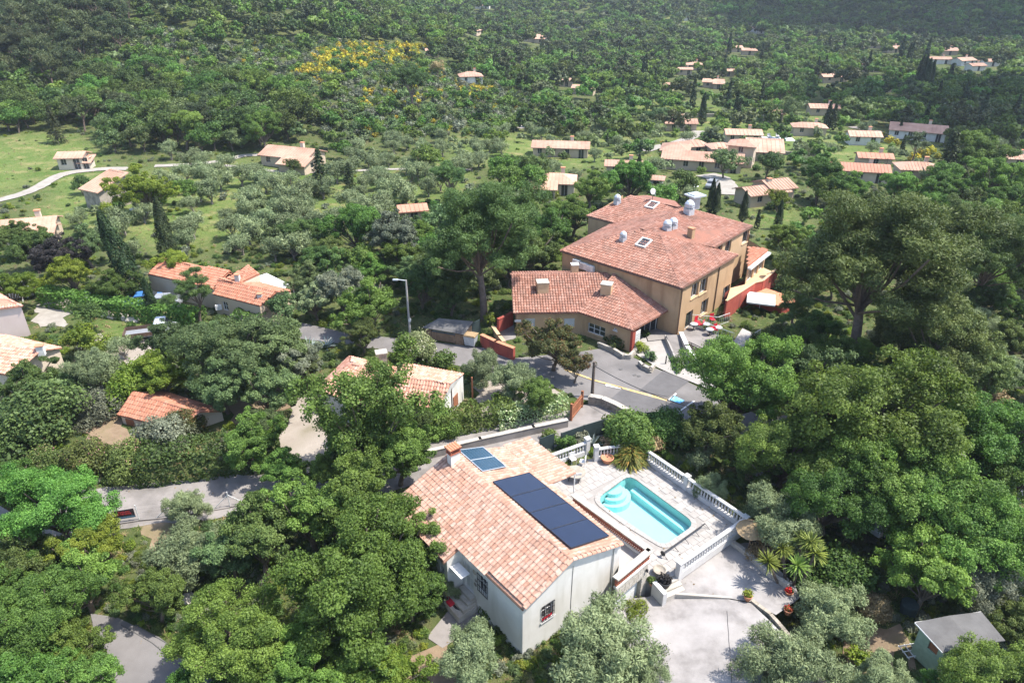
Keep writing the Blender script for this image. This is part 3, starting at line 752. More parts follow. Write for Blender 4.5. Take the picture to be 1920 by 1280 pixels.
# ---------------- the white villa with the solar panels ----------------
ZE = 3.42
hA, hB = P(981, 1141, ZE), P(1169, 1018, ZE)
lo_, best = None, 1e9
for i in range(400):
    t_ = .3+i*.001; q = hA.lerp(hB, t_); z_ = Zat(1048, q.y); u_ = proj((q.x, q.y, z_))[0]
    if abs(u_-1072) < best: best = abs(u_-1072); hRn = Vector((q.x, q.y, z_))
hRf = P(845, 849, hRn.z); hBf = P(947, 836, ZE)
PLl = plane3(hA, hRn, hRf); PLr = plane3(hB, hRn, hRf)
hBf = on(947, 836, PLr)
hJ2, hJ1, hL = on(862, 1027, PLl), on(833, 1054, PLl), on(735, 947, PLl)
hLf = hRf + (hL-hRf)          # far-left eave corner
def build_villa():
    t = thing('villa', 'white villa with pale pink tiled roof and dark solar panels beside the pool', 'house', (1.5, 38, -.9))
    zb = -2.2
    # walls, a little inside the eaves
    ins = lambda p, q, k: V2(p)+(V2(q)-V2(p)).normalized()*k
    cen = V2((hA+hB+hL+hBf)/4)
    A_, B_, L_, J1, J2, Bf, Lf = [ins(p, cen, k) for p, k in ((hA, .16), (hB, .16), (hL, .3), (hJ1, .2), (hJ2, .12), (hBf, .2), (hL, .3))]
    mb = MB()
    # door wall J2 -> A, gable A -> B, recess side J1 -> J2, front L -> J1, far end and pool side
    d2 = (A_-J2).normalized()
    doorhole = (.28, 1.22, .25, 2.45); winhole = (1.75, 2.75, 1.15, 2.6)
    wall_face(mb, J2, A_, zb, ZE+.05, [doorhole, winhole])
    LG = (B_-A_).length; ws = (onwall(1015, 1150, A_, B_).xy.to_3d()-A_).dot((B_-A_).normalized())
    wz = onwall(1026, 1145, A_, B_).z
    gw = (ws, ws+1.0, wz-.62, wz+.62)
    wall_face(mb, A_, B_, zb, ZE, [gw])
    rn = ins(hRn, cen, .1)
    mb.face([(A_.x, A_.y, ZE), (B_.x, B_.y, ZE), (rn.x, rn.y, hRn.z-.12)])
    zJ1 = hJ1.z
    wall_face(mb, J1, J2, zb, zJ1+.02)
    mb.face([(J1.x, J1.y, zJ1+.02), (J2.x, J2.y, zJ1+.02), (J2.x, J2.y, hJ2.z-.1)])
    whs = [(4.9, 5.7, .9, 2.1), (6.0, 6.5, 1.1, 2.0)]
    LL = (J1-L_).length; whs = [(LL-2.1, LL-1.3, 1.0, 2.1), (LL-.9, LL-.4, 1.1, 2.0)]
    wall_face(mb, L_, J1, zb, zJ1, whs)
    wall_face(mb, Bf, L_, zb, zJ1); wall_face(mb, B_, Bf, zb, ZE)
    rf = ins(hRf, cen, .2); mb.face([(Bf.x, Bf.y, ZE), (L_.x, L_.y, zJ1), (rf.x, rf.y, hRf.z-.12)])
    part(mb, 'wall', M['white_wall'], t)
    w1 = window(t, J2, A_, winhole, mull=2, frame='white', sill=False, grille=5)
    window(t, A_, B_, gw, mull=1, frame='white', sill='white', grille=6, label='barred window with red flowers')
    fl = MB(); dd = (B_-A_).normalized(); nn = Vector((dd.y, -dd.x, 0))
    for i in range(9):
        p = A_+dd*(gw[0]+.1+.09*i)+nn*.02; fl.box((p.x, p.y, gw[2]+.14+.05*(i % 3)), (.08, .08, .14), i)
    part(fl, 'window_box_flowers', M['red'], t)
    for h_ in whs: window(t, L_, J1, h_, mull=1, frame='white', sill=False)
    # front door with panels, steps, canopy
    f = MB(); p = J2+d2*.75-Vector((d2.y, -d2.x, 0))*.16; rz = math.atan2(d2.y, d2.x)
    f.box((p.x, p.y, 1.35), (.92, .06, 2.18), rz); do = part(f, 'front_door', M['white'], t)
    g = MB(); q = p+Vector((d2.y, -d2.x, 0))*.045
    for sx in (-.2, .2):
        for zz, hh in ((.8, .8), (1.85, .9)):
            r_ = q+d2*sx; g.box((r_.x, r_.y, zz), (.28, .02, hh), rz)
    part(g, 'door_panel', M['shutter'], do)
    nrm = Vector((d2.y, -d2.x, 0))
    for i, (dep, zt) in enumerate(((1.5, -.45), (1.1, -.2), (.7, .05), (.42, .24))):
        s = MB(); c = J2+d2*.8+nrm*(dep/2+.01); s.box((c.x, c.y, (zt-2.0)/2), (1.7-.12*i, dep, zt+2.0), rz); part(s, 'step', M['pale_stone'], t)
    c = MB(); a0 = J1.lerp(J2, .25)
    dj = (J2-J1).normalized(); nj = Vector((dj.y, -dj.x, 0)); cp = J1.lerp(J2, .45)+nj*.65
    cl = (J2-J1).length*.62
    c.box((cp.x, cp.y, 2.25), (cl, 1.25, .06), math.atan2(dj.y, dj.x)); ca = part(c, 'canopy', M['white'], t)
    c = MB()
    for s_ in (-.4, .4):
        q = J1.lerp(J2, .45)+dj*cl*s_
        c.tube([(q.x+nj.x*.02, q.y+nj.y*.02, 1.75), (q.x+nj.x*1.1, q.y+nj.y*1.1, 2.2)], .025, 5)
    part(c, 'canopy_bracket', M['white'], ca)
    # wall ornaments by the barred window
    for s_, zz, rr in ((1.42, 2.35, .2), (1.55, 1.75, .13), (1.48, 1.35, .16)):
        k = MB(); q = J2+d2*s_+nrm*.04
        k.lathe([(0, -.03), (rr*.7, -.02), (rr, 0), (rr*.6, .03), (0, .03)], n=9)
        Mx = Matrix.Translation((q.x, q.y, zz)) @ Matrix.Rotation(rz, 4, 'Z') @ Matrix.Rotation(R(90), 4, 'X'); k.v = [tuple(Mx @ Vector(v_)) for v_ in k.v]
        part(k, 'wall_ornament', M['stone'], t)
    # roof: boards, then tiles
    rb = MB(); up = Vector((0, 0, .02))
    slab(rb, [hL, hJ1, hJ2, hA, hRn, hRf], .12); slab(rb, [hB, hBf, hRf, hRn], .12)
    W1, W2 = on(947, 836, PLr), hB.lerp(hBf, .62)
    W2 = on(1032, 908, PLr); sl = (hB-hRn).normalized()
    E1, E2 = P(991, 819, ZE-.42), P(1080, 886, ZE-.42)
    W1b, W2b = W1+Vector((0, 0, .03)), W2+Vector((0, 0, .03))
    slab(rb, [E2, E1, W1b, W2b], .1)
    roof = part(rb, 'roof', M['tile_pink'], t)
    tm = tile_meshes(.29, .37, M['tile_pink'])
    pan = [[(923, 906), (991, 889), (1141, 1008), (1070, 1031)], [(859, 847), (904, 841), (948, 878), (904, 887)]]
    roof_tiles('roof_tiles', [hA, hJ2, hJ1, hL, hRf, hRn], M['tile_pink'], roof, .29, .37, 3, 255, tm)
    roof_tiles('roof_tiles', [hBf, hB, hRn, hRf], M['tile_pink'], roof, .29, .37, 5, 40, tm)
    roof_tiles('roof_tiles', [E1, E2, W2b, W1b], M['tile_pink'], roof, .29, .37, 6)
    ridge_tiles([(hRn, hRf), (hRn, hB.lerp(hRn, .03)), (hA.lerp(hRn, .02), hRn), (hL, hRf)], M['tile_pink'], roof, .15, .4)
    # gutters along the left eave
    g = MB(); off = Vector((0, 0, -.1))
    g.tube([hJ2+off, hA+off], .07, 6); part(g, 'gutter', M['gutter'], t)
    g = MB(); g.tube([hL+off, hJ1+off], .07, 6); part(g, 'gutter', M['gutter'], t)
    g = MB(); q = B_.lerp(A_, .08)+nn*.07; g.tube([(q.x, q.y, ZE-.1), (q.x, q.y, -1.7)], .045, 6); part(g, 'downpipe', M['white_wall'], t)
    g = MB(); q = B_.lerp(A_, .52)+nn*.03; g.tube([(q.x, q.y, ZE+.7), (q.x-.03, q.y, 1.2), (q.x+.02, q.y, -1)], .014, 5); part(g, 'cable', M['dark'], t)
    # panels
    up = PLr[1] if PLr[1].z > 0 else -PLr[1]
    for quad, n_, m_, nm in ((pan[0], 4, 'pv', 'solar_panel'), (pan[1], 2, 'thermal', 'solar_water_panel')):
        a, b, c_, d_ = [on(u, v, PLr)+up*.16 for u, v in quad]
        for i in range(n_):
            f0, f1 = (i+.006)/n_, (i+.994)/n_
            q = [a.lerp(d_, f0), b.lerp(c_, f0), b.lerp(c_, f1), a.lerp(d_, f1)]
            k = MB(); lo = [p-up*.06 for p in q]; k.face(q)
            for j in range(4): k.face([q[j], lo[j], lo[(j+1) % 4], q[(j+1) % 4]])
            k.face(lo[::-1])
            if sum((q[1]-q[0]).cross(q[2]-q[0])*up) < 0: k.f = [f[::-1] for f in k.f]
            po = part(k, nm, M[m_], t)
            k = MB(); e1, e2 = (q[1]-q[0]).normalized(), (q[3]-q[0]).normalized()
            for x0, x1 in ((q[0], q[1]), (q[1], q[2]), (q[2], q[3]), (q[3], q[0])): k.tube([x0+up*.006, x1+up*.006], .018 if n_ == 4 else .03, 4)
            if n_ == 2:
                for j in range(1, 8): k.tube([q[0].lerp(q[1], j/8)+up*.004, q[3].lerp(q[2], j/8)+up*.004], .006, 3)
            part(k, 'panel_frame', M['dark' if n_ == 4 else 'metal'], po)
    # chimney with tiled cap
    cx = on(851, 868, PLl); k = MB(); rz2 = math.atan2(hRf.y-hRn.y, hRf.x-hRn.x)
    k.box((cx.x, cx.y, hRf.z+.1), (.5, .75, 1.4), rz2); ch = part(k, 'chimney', M['white_wall'], t)
    k = MB(); k.box((cx.x, cx.y, hRf.z+.86), (.62, .86, .1), rz2)
    for s_ in (-.24, .24):
        for s2 in (-.34, .34): k.box((cx.x+s_*math.cos(rz2)-s2*math.sin(rz2), cx.y+s_*math.sin(rz2)+s2*math.cos(rz2), hRf.z+1.03), (.12, .14, .25), rz2)
    k.box((cx.x, cx.y, hRf.z+1.19), (.7, .95, .07), rz2); part(k, 'chimney_crown', M['brick_red'], ch)
    ce = Vector((math.cos(rz2), math.sin(rz2), 0)); cn = Vector((-ce.y, ce.x, 0))
    for s_ in range(5):
        c0 = cx+cn*(-.4+.2*s_); z_ = hRf.z+1.25; k = MB(); rows = []
        for e_ in (-.42, .42):
            rows.append([(c0.x+ce.x*e_+cn.x*.1*math.cos(a_), c0.y+ce.y*e_+cn.y*.1*math.cos(a_), z_+.09*math.sin(a_)) for a_ in [math.pi*j/5 for j in range(6)]])
        k.grid(rows); part(k, 'chimney_tile', M['terra'], ch)
    # upper terrace above the garage, with red pierced parapet
    zc = 2.42
    q1, q2, q3 = P(1075, 926, zc), P(1219, 1030, zc), P(1155, 1083, zc)
    q3 = V2(q2)+(V2(q3)-V2(q2)).normalized()*(V2(q3)-V2(q2)).length
    q0 = V2(q1)+(V2(q1)-V2(q2)).normalized()*5.2
    zt = 1.45; far = V2(q1)
    tb = MB(); poly = [V2(q2), V2(q0), V2(Bf)+(V2(q0)-V2(far))*0, V2(B_), V2(q3)]
    tb.prism([tuple(p[:2]) for p in (V2(q2), q0, Bf+Vector((.2, .15, 0)), B_+Vector((.02, .03, 0)), V2(q3))], zt-.2, zt); te = part(tb, 'terrace', M['paver'], t)
    def parapet(a, b, th=.3):
        a = V2(a); b = V2(b); d = (b-a); L2 = d.length; d.normalize(); n2 = Vector((d.y, -d.x, 0)); rz_ = math.atan2(d.y, d.x)
        k = MB(); m_ = (a+b)/2
        k.box((m_.x, m_.y, zt+.1), (L2, th*.8, .2), rz_); k.box((m_.x, m_.y, zc-.13), (L2-.01, th*.8, .06), rz_)
        base = part(k, 'parapet', M['white_wall'], t)
        k = MB(); k.box((m_.x, m_.y, zc-.05), (L2+.1, th+.16, .1), rz_); part(k, 'coping', M['pale_stone'], base)
        k = MB(); n_ = int(L2/.16)
        for i in range(n_):
            for j in range(3):
                p = a+d*(L2*(i+.5)/n_); k.box((p.x, p.y, zt+.28+.2*j+.0), (.1, .16, .07), rz_+(.5 if (i+j) % 2 else -.5)*0)
                k.box((p.x+d.x*.05, p.y+d.y*.05, zt+.38+.2*j), (.05, .15, .13), rz_)
        c_ = part(k, 'claustra', M['brick_red'], base); c_['kind'] = 'stuff'
    parapet(q1, q2); parapet(V2(q2), q3)
    # retaining wall under the terrace on the pool side and the garage front
    k = MB(); g0, g1 = V2(q3), V2(q2); LGg = (g1-g0).length
    ga = (onwall(1158, 1090, g0, g1)-Vector((g0.x, g0.y, 0))); 
    s0 = max(.15, LGg*.05); s1 = LGg*.80
    wall_face(k, g0, g1, -2.4, zt-.2, [(s0, s1, -2.4, .35)], .3); wall_face(k, g1, q0, -1.5, zt-.2)
    part(k, 'garage_wall', M['pale_stone'], t)
    k = MB(); dg = (g1-g0).normalized(); ng = Vector((dg.y, -dg.x, 0)); rzg = math.atan2(dg.y, dg.x)
    for i in range(6):
        p = g0+dg*(s0+s1)/2-ng*.27; k.box((p.x, p.y, -1.58+.385*i), (s1-s0-.02, .06, .37), rzg)
    part(k, 'garage_door', M['white'], t)
    # stones of the lintel band
    k = MB()
    rr = random.Random(4)
    for j in range(4):
        s_ = .05
        while s_ < LGg-.25:
            l_ = rr.uniform(.22, .5); p = g0+dg*(s_+l_/2)+ng*.02; k.box((p.x, p.y, .5+.22*j), (l_-.03, .07, .19), rzg); s_ += l_
    for j in range(9):
        p = g0+dg*(s1+(LGg-s1)/2)+ng*.02; k.box((p.x, p.y, -1.65+.24*j), ((LGg-s1)*rr.uniform(.8, .97), .07, .21), rzg)
    st = part(k, 'facing_stone', M['pale_stone'], t); st['kind'] = 'stuff'
    k = MB(); p = g1+ng*.12-dg*.3; k.tube([(p.x, p.y, .8), (p.x, p.y, 1.0)], [.07, .05], 6); k.box((p.x+ng.x*.06, p.y+ng.y*.06, .9), (.1, .1, .22), 0); part(k, 'wall_lamp', M['dark'], t)
    # porch wall and posts under the wing roof
    k = MB()
    for p in (E2, E1.lerp(E2, .5)): k.tube([(p.x-.1, p.y-.06, zt-.3), (p.x-.1, p.y-.06, ZE-.5)], .05, 6)
    part(k, 'porch_post', M['white'], t)
    k = MB(); wall_face(k, W2-Vector((.1, 0, 0)), W2.lerp(E2, .9), -1, ZE-.25) if False else None
    return t, q0, V2(q1), V2(q2), V2(q3)
def pv_mat(name, c, grid, rough=.12):
    m = mat(name, c, tuple(x*1.25 for x in c), 1.5, rough, spec=.35); return m
M['pv'] = pv_mat('photovoltaic_glass', (.008, .013, .034), 0, .22)
M['thermal'] = pv_mat('collector_glass', (.02, .047, .075), 0, .2)
VILLA, tq0, tq1, tq2, tq3 = build_villa()
# ---------------- pool terrace ----------------
def pool_mat(name, c):
    return mat(name, c, tuple(min(1, x*1.06) for x in c), .8, .5, spec=.3)
M['pool_liner'] = pool_mat('pool_liner', (.42, .65, .645))
def water_mat():
    m = bpy.data.materials.new('pool_water'); m.use_nodes = True; t = m.node_tree; L = t.links.new; b = t.nodes['Principled BSDF']
    b.inputs['Base Color'].default_value = (.30, .93, .97, 1); b.inputs['Roughness'].default_value = .03; b.inputs['IOR'].default_value = 1.33
    b.inputs['Transmission Weight'].default_value = 0; b.inputs['Alpha'].default_value = 1
    geo = _n(t, 'ShaderNodeNewGeometry'); n = _n(t, 'ShaderNodeTexNoise'); n.inputs['Scale'].default_value = 3.5; n.inputs['Detail'].default_value = 3; L(geo.outputs['Position'], n.inputs['Vector'])
    bp = _n(t, 'ShaderNodeBump'); bp.inputs['Strength'].default_value = .12; bp.inputs['Distance'].default_value = .04; L(n.outputs['Fac'], bp.inputs['Height'])
    tr = _n(t, 'ShaderNodeBsdfTransparent'); tr.inputs[0].default_value = (.75, .97, .97, 1)
    gl = _n(t, 'ShaderNodeBsdfGlossy'); gl.inputs['Roughness'].default_value = .04; L(bp.outputs[0], gl.inputs['Normal'])
    fr = _n(t, 'ShaderNodeFresnel'); fr.inputs[0].default_value = 1.33; L(bp.outputs[0], fr.inputs['Normal'])
    mx = _n(t, 'ShaderNodeMixShader'); L(fr.outputs[0], mx.inputs[0]); L(tr.outputs[0], mx.inputs[1]); L(gl.outputs[0], mx.inputs[2])
    L(mx.outputs[0], t.nodes['Material Output'].inputs[0]); return m
M['water'] = water_mat()
def rounded(poly, r, n=5):
    out = []
    for i in range(len(poly)):
        p, a, b = V2(poly[i]), V2(poly[i-1]), V2(poly[(i+1) % len(poly)])
        rr = r[i] if isinstance(r, (list, tuple)) else r
        u0 = p+(a-p).normalized()*rr; u1 = p+(b-p).normalized()*rr
        for k in range(n+1): t = k/n; out.append((u0*(1-t)**2+p*2*t*(1-t)+u1*t*t)[:2])
    return out
pa, pb, pc, pd = [P(u, v, -.06) for u, v in ((1113, 938), (1180, 890), (1306, 983), (1244, 1026))]
POOL = rounded([pa, pb, pc, pd], [1.2, .8, .9, .7])
# the Roman steps at the far-left end bulge out of the rectangle
e1 = (V2(pa)-V2(pd)).normalized(); mid_ = (V2(pa)+V2(pb))/2
def build_pool():
    dk = [V2(tq2)+Vector((.02, 0, 0)), P(1225, 1098, 0), P(1275, 1079, 0), P(1392, 990, 0), P(1211, 864, 0), P(1125, 868, 0), P(1040, 870, 0)]
    dk = [V2(p)[:2] for p in (tq2, P(1226, 1085, 0), P(1274, 1076, 0), P(1394, 990, 0), P(1211, 862, 0), P(1112, 858, 0), P(1020, 882, 0), tq0)]
    # body of the terrace with the pool cut out: base sheet pieces between outer edge and pool edge
    bm = bmesh.new(); n = len(POOL)
    ov = [bm.verts.new((p[0], p[1], -.03)) for p in dk]; iv = [bm.verts.new((p[0], p[1], -.03)) for p in POOL]
    oe = [bm.edges.new((ov[i], ov[(i+1) % len(ov)])) for i in range(len(ov))]; ie = [bm.edges.new((iv[i], iv[(i+1) % n])) for i in range(n)]
    bmesh.ops.triangle_fill(bm, use_beauty=True, edges=oe+ie)
    for f in [f for f in bm.faces if inpoly(f.calc_center_median().x, f.calc_center_median().y, POOL)]: bm.faces.remove(f)
    for f in bm.faces:
        if f.normal.z < 0: f.normal_flip()
    for e in oe:
        a, b = e.verts; c = bm.verts.new((a.co.x, a.co.y, -2.3)); d = bm.verts.new((b.co.x, b.co.y, -2.3)); bm.faces.new((a, b, d, c))
    me = bpy.data.meshes.new('pool_deck'); bm.to_mesh(me); bm.free(); me.materials.append(M['joint'])
    deck = link(bpy.data.objects.new('pool_deck', me)); tag(deck, kind='structure'); keep(dk)
    # paving slabs
    ax = (V2(pc)-V2(pb)).normalized(); ay = Vector((-ax.y, ax.x, 0)); o = V2(pb); sz = .62; meshes = []
    for i in range(5):
        k = MB(); g = .012; w_ = sz/2-g
        k.v = [(-w_, -w_, 0), (w_, -w_, 0), (w_, w_, 0), (-w_, w_, 0), (-w_-.004, -w_-.004, -.025), (w_+.004, -w_-.004, -.025), (w_+.004, w_+.004, -.025), (-w_-.004, w_+.004, -.025)]
        k.f = [(0, 1, 2, 3), (4, 5, 1, 0), (5, 6, 2, 1), (6, 7, 3, 2), (7, 4, 0, 3)]; k.m = [0]*5; meshes.append(k.mesh('paver', M['paver']))
    rz = math.atan2(ax.y, ax.x); rr = random.Random(2); c = 0
    big = [(V2(p)-Vector((sum(q[0] for q in POOL)/n, sum(q[1] for q in POOL)/n, 0))) for p in POOL]
    pc_ = Vector((sum(q[0] for q in POOL)/n, sum(q[1] for q in POOL)/n, 0)); ringo = [(pc_+b*(1+.42/b.length))[:2] for b in big]
    for i in range(-22, 26):
        for j in range(-22, 22):
            p = o+ax*(i*sz)+ay*(j*sz+(sz/2 if i % 2 else 0))
            cs = [p+ax*a*sz/2+ay*b*sz/2 for a in (-1, 1) for b in (-1, 1)]
            if all(inpoly(q.x, q.y, dk) for q in cs) and not any(inpoly(q.x, q.y, ringo) for q in cs+[p]) and c < 300:
                put(meshes[rr.randrange(5)], 'paver', deck, (p.x, p.y, rr.uniform(-.003, .003)), rz); c += 1
    pool = thing('swimming_pool', 'small turquoise swimming pool with rounded corners and steps', 'pool', (pc_.x, pc_.y, -1.4)); pool['kind'] = 'structure'
    k = MB(); d = 1.35
    inner = [(pc_+b*(1-.0/b.length))[:2] for b in big]
    k.grid([[(p[0], p[1], -.0) for p in inner], [(p[0], p[1], -d) for p in inner]], True); k.f = [f[::-1] for f in k.f]
    k.face([(p[0], p[1], -d) for p in inner]); part(k, 'pool_basin', M['pool_liner'], pool)
    # benches along the right wall and entry steps at the far-left end
    k = MB(); br = (V2(pc)-V2(pb)); nb = Vector((-br.y, br.x, 0)).normalized()
    if nb.dot(pc_-V2(pb)) < 0: nb = -nb
    for wd, zt in ((.62, -.75),):
        q = [V2(pb)+br*.12+nb*.03, V2(pb)+br*.985+nb*.03, V2(pb)+br*.985+nb*wd, V2(pb)+br*.12+nb*wd]; k.prism([tuple(x[:2]) for x in q], -d+.004, zt)
    part(k, 'pool_bench', M['pool_liner'], pool)
    st = V2(pa).lerp(V2(pb), .52); dirr = (V2(pd)-V2(pa)).normalized()
    for i, (rad, zt) in enumerate(((.75, -.16), (1.1, -.5), (1.45, -.85))):
        k = MB(); k.prism([tuple((st+dirr*(.05)+Vector((math.cos(a)*rad, math.sin(a)*rad, 0)))[:2]) for a in [2*math.pi*j/22 for j in range(22)] if inpoly(*(st+dirr*.05+Vector((math.cos(a)*rad, math.sin(a)*rad, 0)))[:2], inner)]+[], -d+.004, zt); part(k, 'pool_step', M['pool_liner'], pool)
    k = MB(); k.prism([p[:2] for p in inner], -.1, -.09, True, False); k.f = k.f[-1:]; k.m = k.m[-1:]; part(k, 'water', M['water'], pool)['kind'] = 'structure'
    # coping stones round the pool edge
    N = 56; per = []
    for i in range(n):
        a, b = V2(POOL[i]), V2(POOL[(i+1) % n]); per.append((b-a).length)
    tot = sum(per)
    def at(s):
        s = s % tot
        for i in range(n):
            if s <= per[i] or i == n-1: return V2(POOL[i]).lerp(V2(POOL[(i+1) % n]), min(1, s/per[i]))
            s -= per[i]
    for i in range(N):
        a, b = at(tot*(i+.02)/N), at(tot*(i+.98)/N); oa, ob = [p+(p-pc_).normalized()*.36 for p in (a, b)]; ia, ib = [p-(p-pc_).normalized()*.05 for p in (a, b)]
        k = MB(); k.prism([ia[:2], ib[:2], ob[:2], oa[:2]], -.05, .025); part(k, 'coping_stone', M['paver'], pool)
    return deck, dk, pc_, ax
DECK, DECKPOLY, POOLC, POOLAX = build_pool()

def baluster_mesh():
    k = MB(); k.lathe([(.075, 0), (.075, .06), (.045, .09), (.085, .22), (.09, .30), (.05, .46), (.04, .56), (.07, .62), (.075, .68)], n=8); return k.mesh('baluster', M['balus'], True)
BM_ = baluster_mesh()
def balustrade(label, a, b, z0, posts=(0, 1), base_h=.35, bh=.68, label_extra=None, post_h=None, name='balustrade'):
    a = V2(a); b = V2(b); d = b-a; L_ = d.length; d.normalize(); rz = math.atan2(d.y, d.x); m_ = (a+b)/2
    t = thing(name, label, 'balustrade', (m_.x, m_.y, z0))
    k = MB(); k.box((m_.x, m_.y, z0+base_h/2-.1), (L_, .26, base_h+.2), rz); part(k, 'plinth', M['balus'], t)
    k = MB(); k.box((m_.x, m_.y, z0+base_h+bh+.06), (L_, .27, .12), rz); part(k, 'handrail', M['balus'], t)
    n = max(2, int(L_/.27))
    for i in range(n):
        s = (i+.5)/n
        if any(abs(s-p)*L_ < .24 for p in posts): continue
        p = a.lerp(b, s); o = put(BM_, 'baluster', t); o.location = (p.x-m_.x, p.y-m_.y, base_h); o.scale = (1, 1, bh/.68)
    for s in posts:
        p = a.lerp(b, s); h = post_h or base_h+bh+.2; k = MB(); k.box((p.x, p.y, z0+h/2-.2), (.36, .36, h+.4), rz); po = part(k, 'post', M['balus'], t)
        k = MB(); k.box((p.x, p.y, z0+h+.05), (.46, .46, .1), rz); part(k, 'post_cap', M['balus'], po)
    return t
bR0, bR1, bF0 = P(1213, 866, 0), P(1394, 991, 0), P(1272, 1077, 0)
balustrade('long white balustrade along the garden side of the pool, shading the deck', bR0, bR1, 0, (.43,))
balustrade('white balustrade between the pool deck and the concrete driveway', bR1, bF0, -.25, (0, 1), .45, .7)
b1, b2, b3, b4 = P(1030, 876, 0), P(1100, 850, 0), P(1117, 862, 0), P(1165, 855, 0)
balustrade('short white balustrade behind the garden table, under the tiled porch edge', b1, b2, 0, (1,), .4, .7, post_h=1.5)
balustrade('short white balustrade beside the palm clump and the terracotta bowl', b3, b4, 0, (0,), .4, .62, post_h=1.35)

def pot(u, v, z, r, h, label, plant_leaf=None, color='terra', n=14, pl=.5):
    p = P(u, v, z); t = thing('plant_pot', label, 'plant pot', (p.x, p.y, z)); k = MB()
    k.lathe([(r*.62, 0), (r*.9, h*.55), (r, h*.88), (r*1.1, h*.9), (r*1.1, h), (r*.93, h), (r*.9, h*.82), (0, h*.8)], (p.x, p.y, z), n); part(k, 'bowl', M[color], t, True)
    if plant_leaf:
        rg = np.random.default_rng(int(u)); V, Q, rn = blob_leaves(np.array([[0, 0, h+pl*.35], [pl*.3, 0, h+pl*.3], [-pl*.25, pl*.2, h+pl*.3]]), np.array([pl*.6]*3), 70, pl*.4, pl*.2, rg)
        put(np_mesh('plant', V, Q, [LM[plant_leaf]], rnd=rn), 'plant', t)
    return t
pot(1138, 866, 0, .5, .5, 'wide terracotta bowl of soil beside the short balustrade')
pot(1245, 1100, -.5, .42, .6, 'dark pot with deep purple plant at the foot of the deck stairs', 'purple', 'dark', pl=.5)
pot(1401, 1124, -.62, .27, .42, 'small terracotta pot with yellowing plant at the driveway bend', 'lime', pl=.4)
pot(1478, 1116, -.75, .26, .4, 'pot with red geranium on the driveway edge near the yuccas', 'redflower', pl=.32)
pot(1476, 1150, -.85, .26, .4, 'pot with red geranium on the driveway edge against the round olive', 'redflower', pl=.3)
pot(1236, 1074, .02, .42, .35, 'brown bowl standing on the wall beside the deck stairs', None, 'stone')
pot(1222, 1097, -.5, .2, .3, 'little pot with green plant beside the garage pier', 'shrub', pl=.4)

# deck stairs and their low wall
k = MB(); s0, s1 = V2(P(1233, 1090, 0)), V2(P(1268, 1075, 0)); ds = (s1-s0); Ls = ds.length; ds.normalize(); ns = Vector((ds.y, -ds.x, 0))
stt = thing('deck_stairs', 'white stairs from the pool deck down to the driveway', 'stairs', ((s0.x+s1.x)/2, (s0.y+s1.y)/2, -.5))
for i in range(3):
    k = MB(); c = (s0+s1)/2+ns*(.18+.33*i); k.box((c.x, c.y, -.85-.17*i/2), (Ls, .345, 1.4-.17*i*1.0), math.atan2(ds.y, ds.x)); part(k, 'step', M['pale_stone'], stt)
k = MB(); c = s0+ns*.5-ds*.2; k.box((c.x, c.y, -.7), (.32, 1.2, 1.5), math.atan2(ds.y, ds.x)); part(k, 'cheek_wall', M['balus'], stt)

# roller of the pool cover
k = MB(); r0, r1 = P(1243, 1037, .35), P(1322, 981, .35)
t_ = thing('pool_cover_roller', 'thin grey roller bar lying across the end of the pool deck', 'pool roller', ((r0.x+r1.x)/2, (r0.y+r1.y)/2, 0))
k.tube([r0, r1], .045, 6); part(k, 'bar', M['dark'], t_)
for i in range(5):
    p = Vector(r0).lerp(Vector(r1), i/4); k = MB(); q = p+Vector((.3, -.25, 0)); k.tube([p, (q.x, q.y, .02)], .022, 4); k.tube([p, (p.x-.15, p.y+.12, .02)], .02, 4); part(k, 'foot', M['dark'], t_)
k = MB(); k.lathe([(.2, -.02), (.2, .02)], (0, 0, 0), 12); Mx = Matrix.Translation(r0) @ Matrix.Rotation(R(40), 4, 'Z') @ Matrix.Rotation(R(90), 4, 'Y'); k.v = [tuple(Mx @ Vector(v_)) for v_ in k.v]; part(k, 'crank_wheel', M['dark'], t_)

# garden table and chairs
tp = P(1079, 884, .72); t_ = thing('garden_table', 'round grey garden table by the corner of the porch roof', 'table', (tp.x, tp.y, 0))
k = MB(); k.lathe([(.78, .68), (.8, .7), (.8, .73), (0, .735)], (tp.x, tp.y, 0), 22); part(k, 'table_top', M['stone'], t_)
for i in range(4):
    a = i*math.pi/2+.4; k = MB(); k.tube([(tp.x+.6*math.cos(a), tp.y+.6*math.sin(a), 0), (tp.x+.45*math.cos(a), tp.y+.45*math.sin(a), .69)], .025, 5); part(k, 'leg', M['dark'], t_)
def chair(loc, rz, label, m='white', group='garden chairs', cat='chair', sc=1.0):
    t = thing('garden_chair', label, cat, loc, rz, group, sc)
    k = MB(); k.box((0, 0, .44), (.46, .44, .04)); put(k.mesh('seat', M[m]), 'seat', t)
    k = MB(); k.box((0, .22, .72), (.46, .035, .5)); put(k.mesh('backrest', M[m]), 'backrest', t)
    for x in (-.2, .2):
        for y in (-.19, .19): k = MB(); k.tube([(x, y, 0), (x, y, .43)], .018, 5); put(k.mesh('leg', M['shutter' if m == 'white' else 'metal']), 'leg', t)
    return t
for (du, dv, rz, lb) in ((1092, 872, -1.9, 'white garden chair on the pool side of the round table'), (1083, 902, -3.0, 'white garden chair on the near side of the round table'), (1074, 868, .4, 'cream garden chair behind the round table, near the balustrade')):
    p = P(du, dv, 0); chair((p.x, p.y, 0), rz, lb)

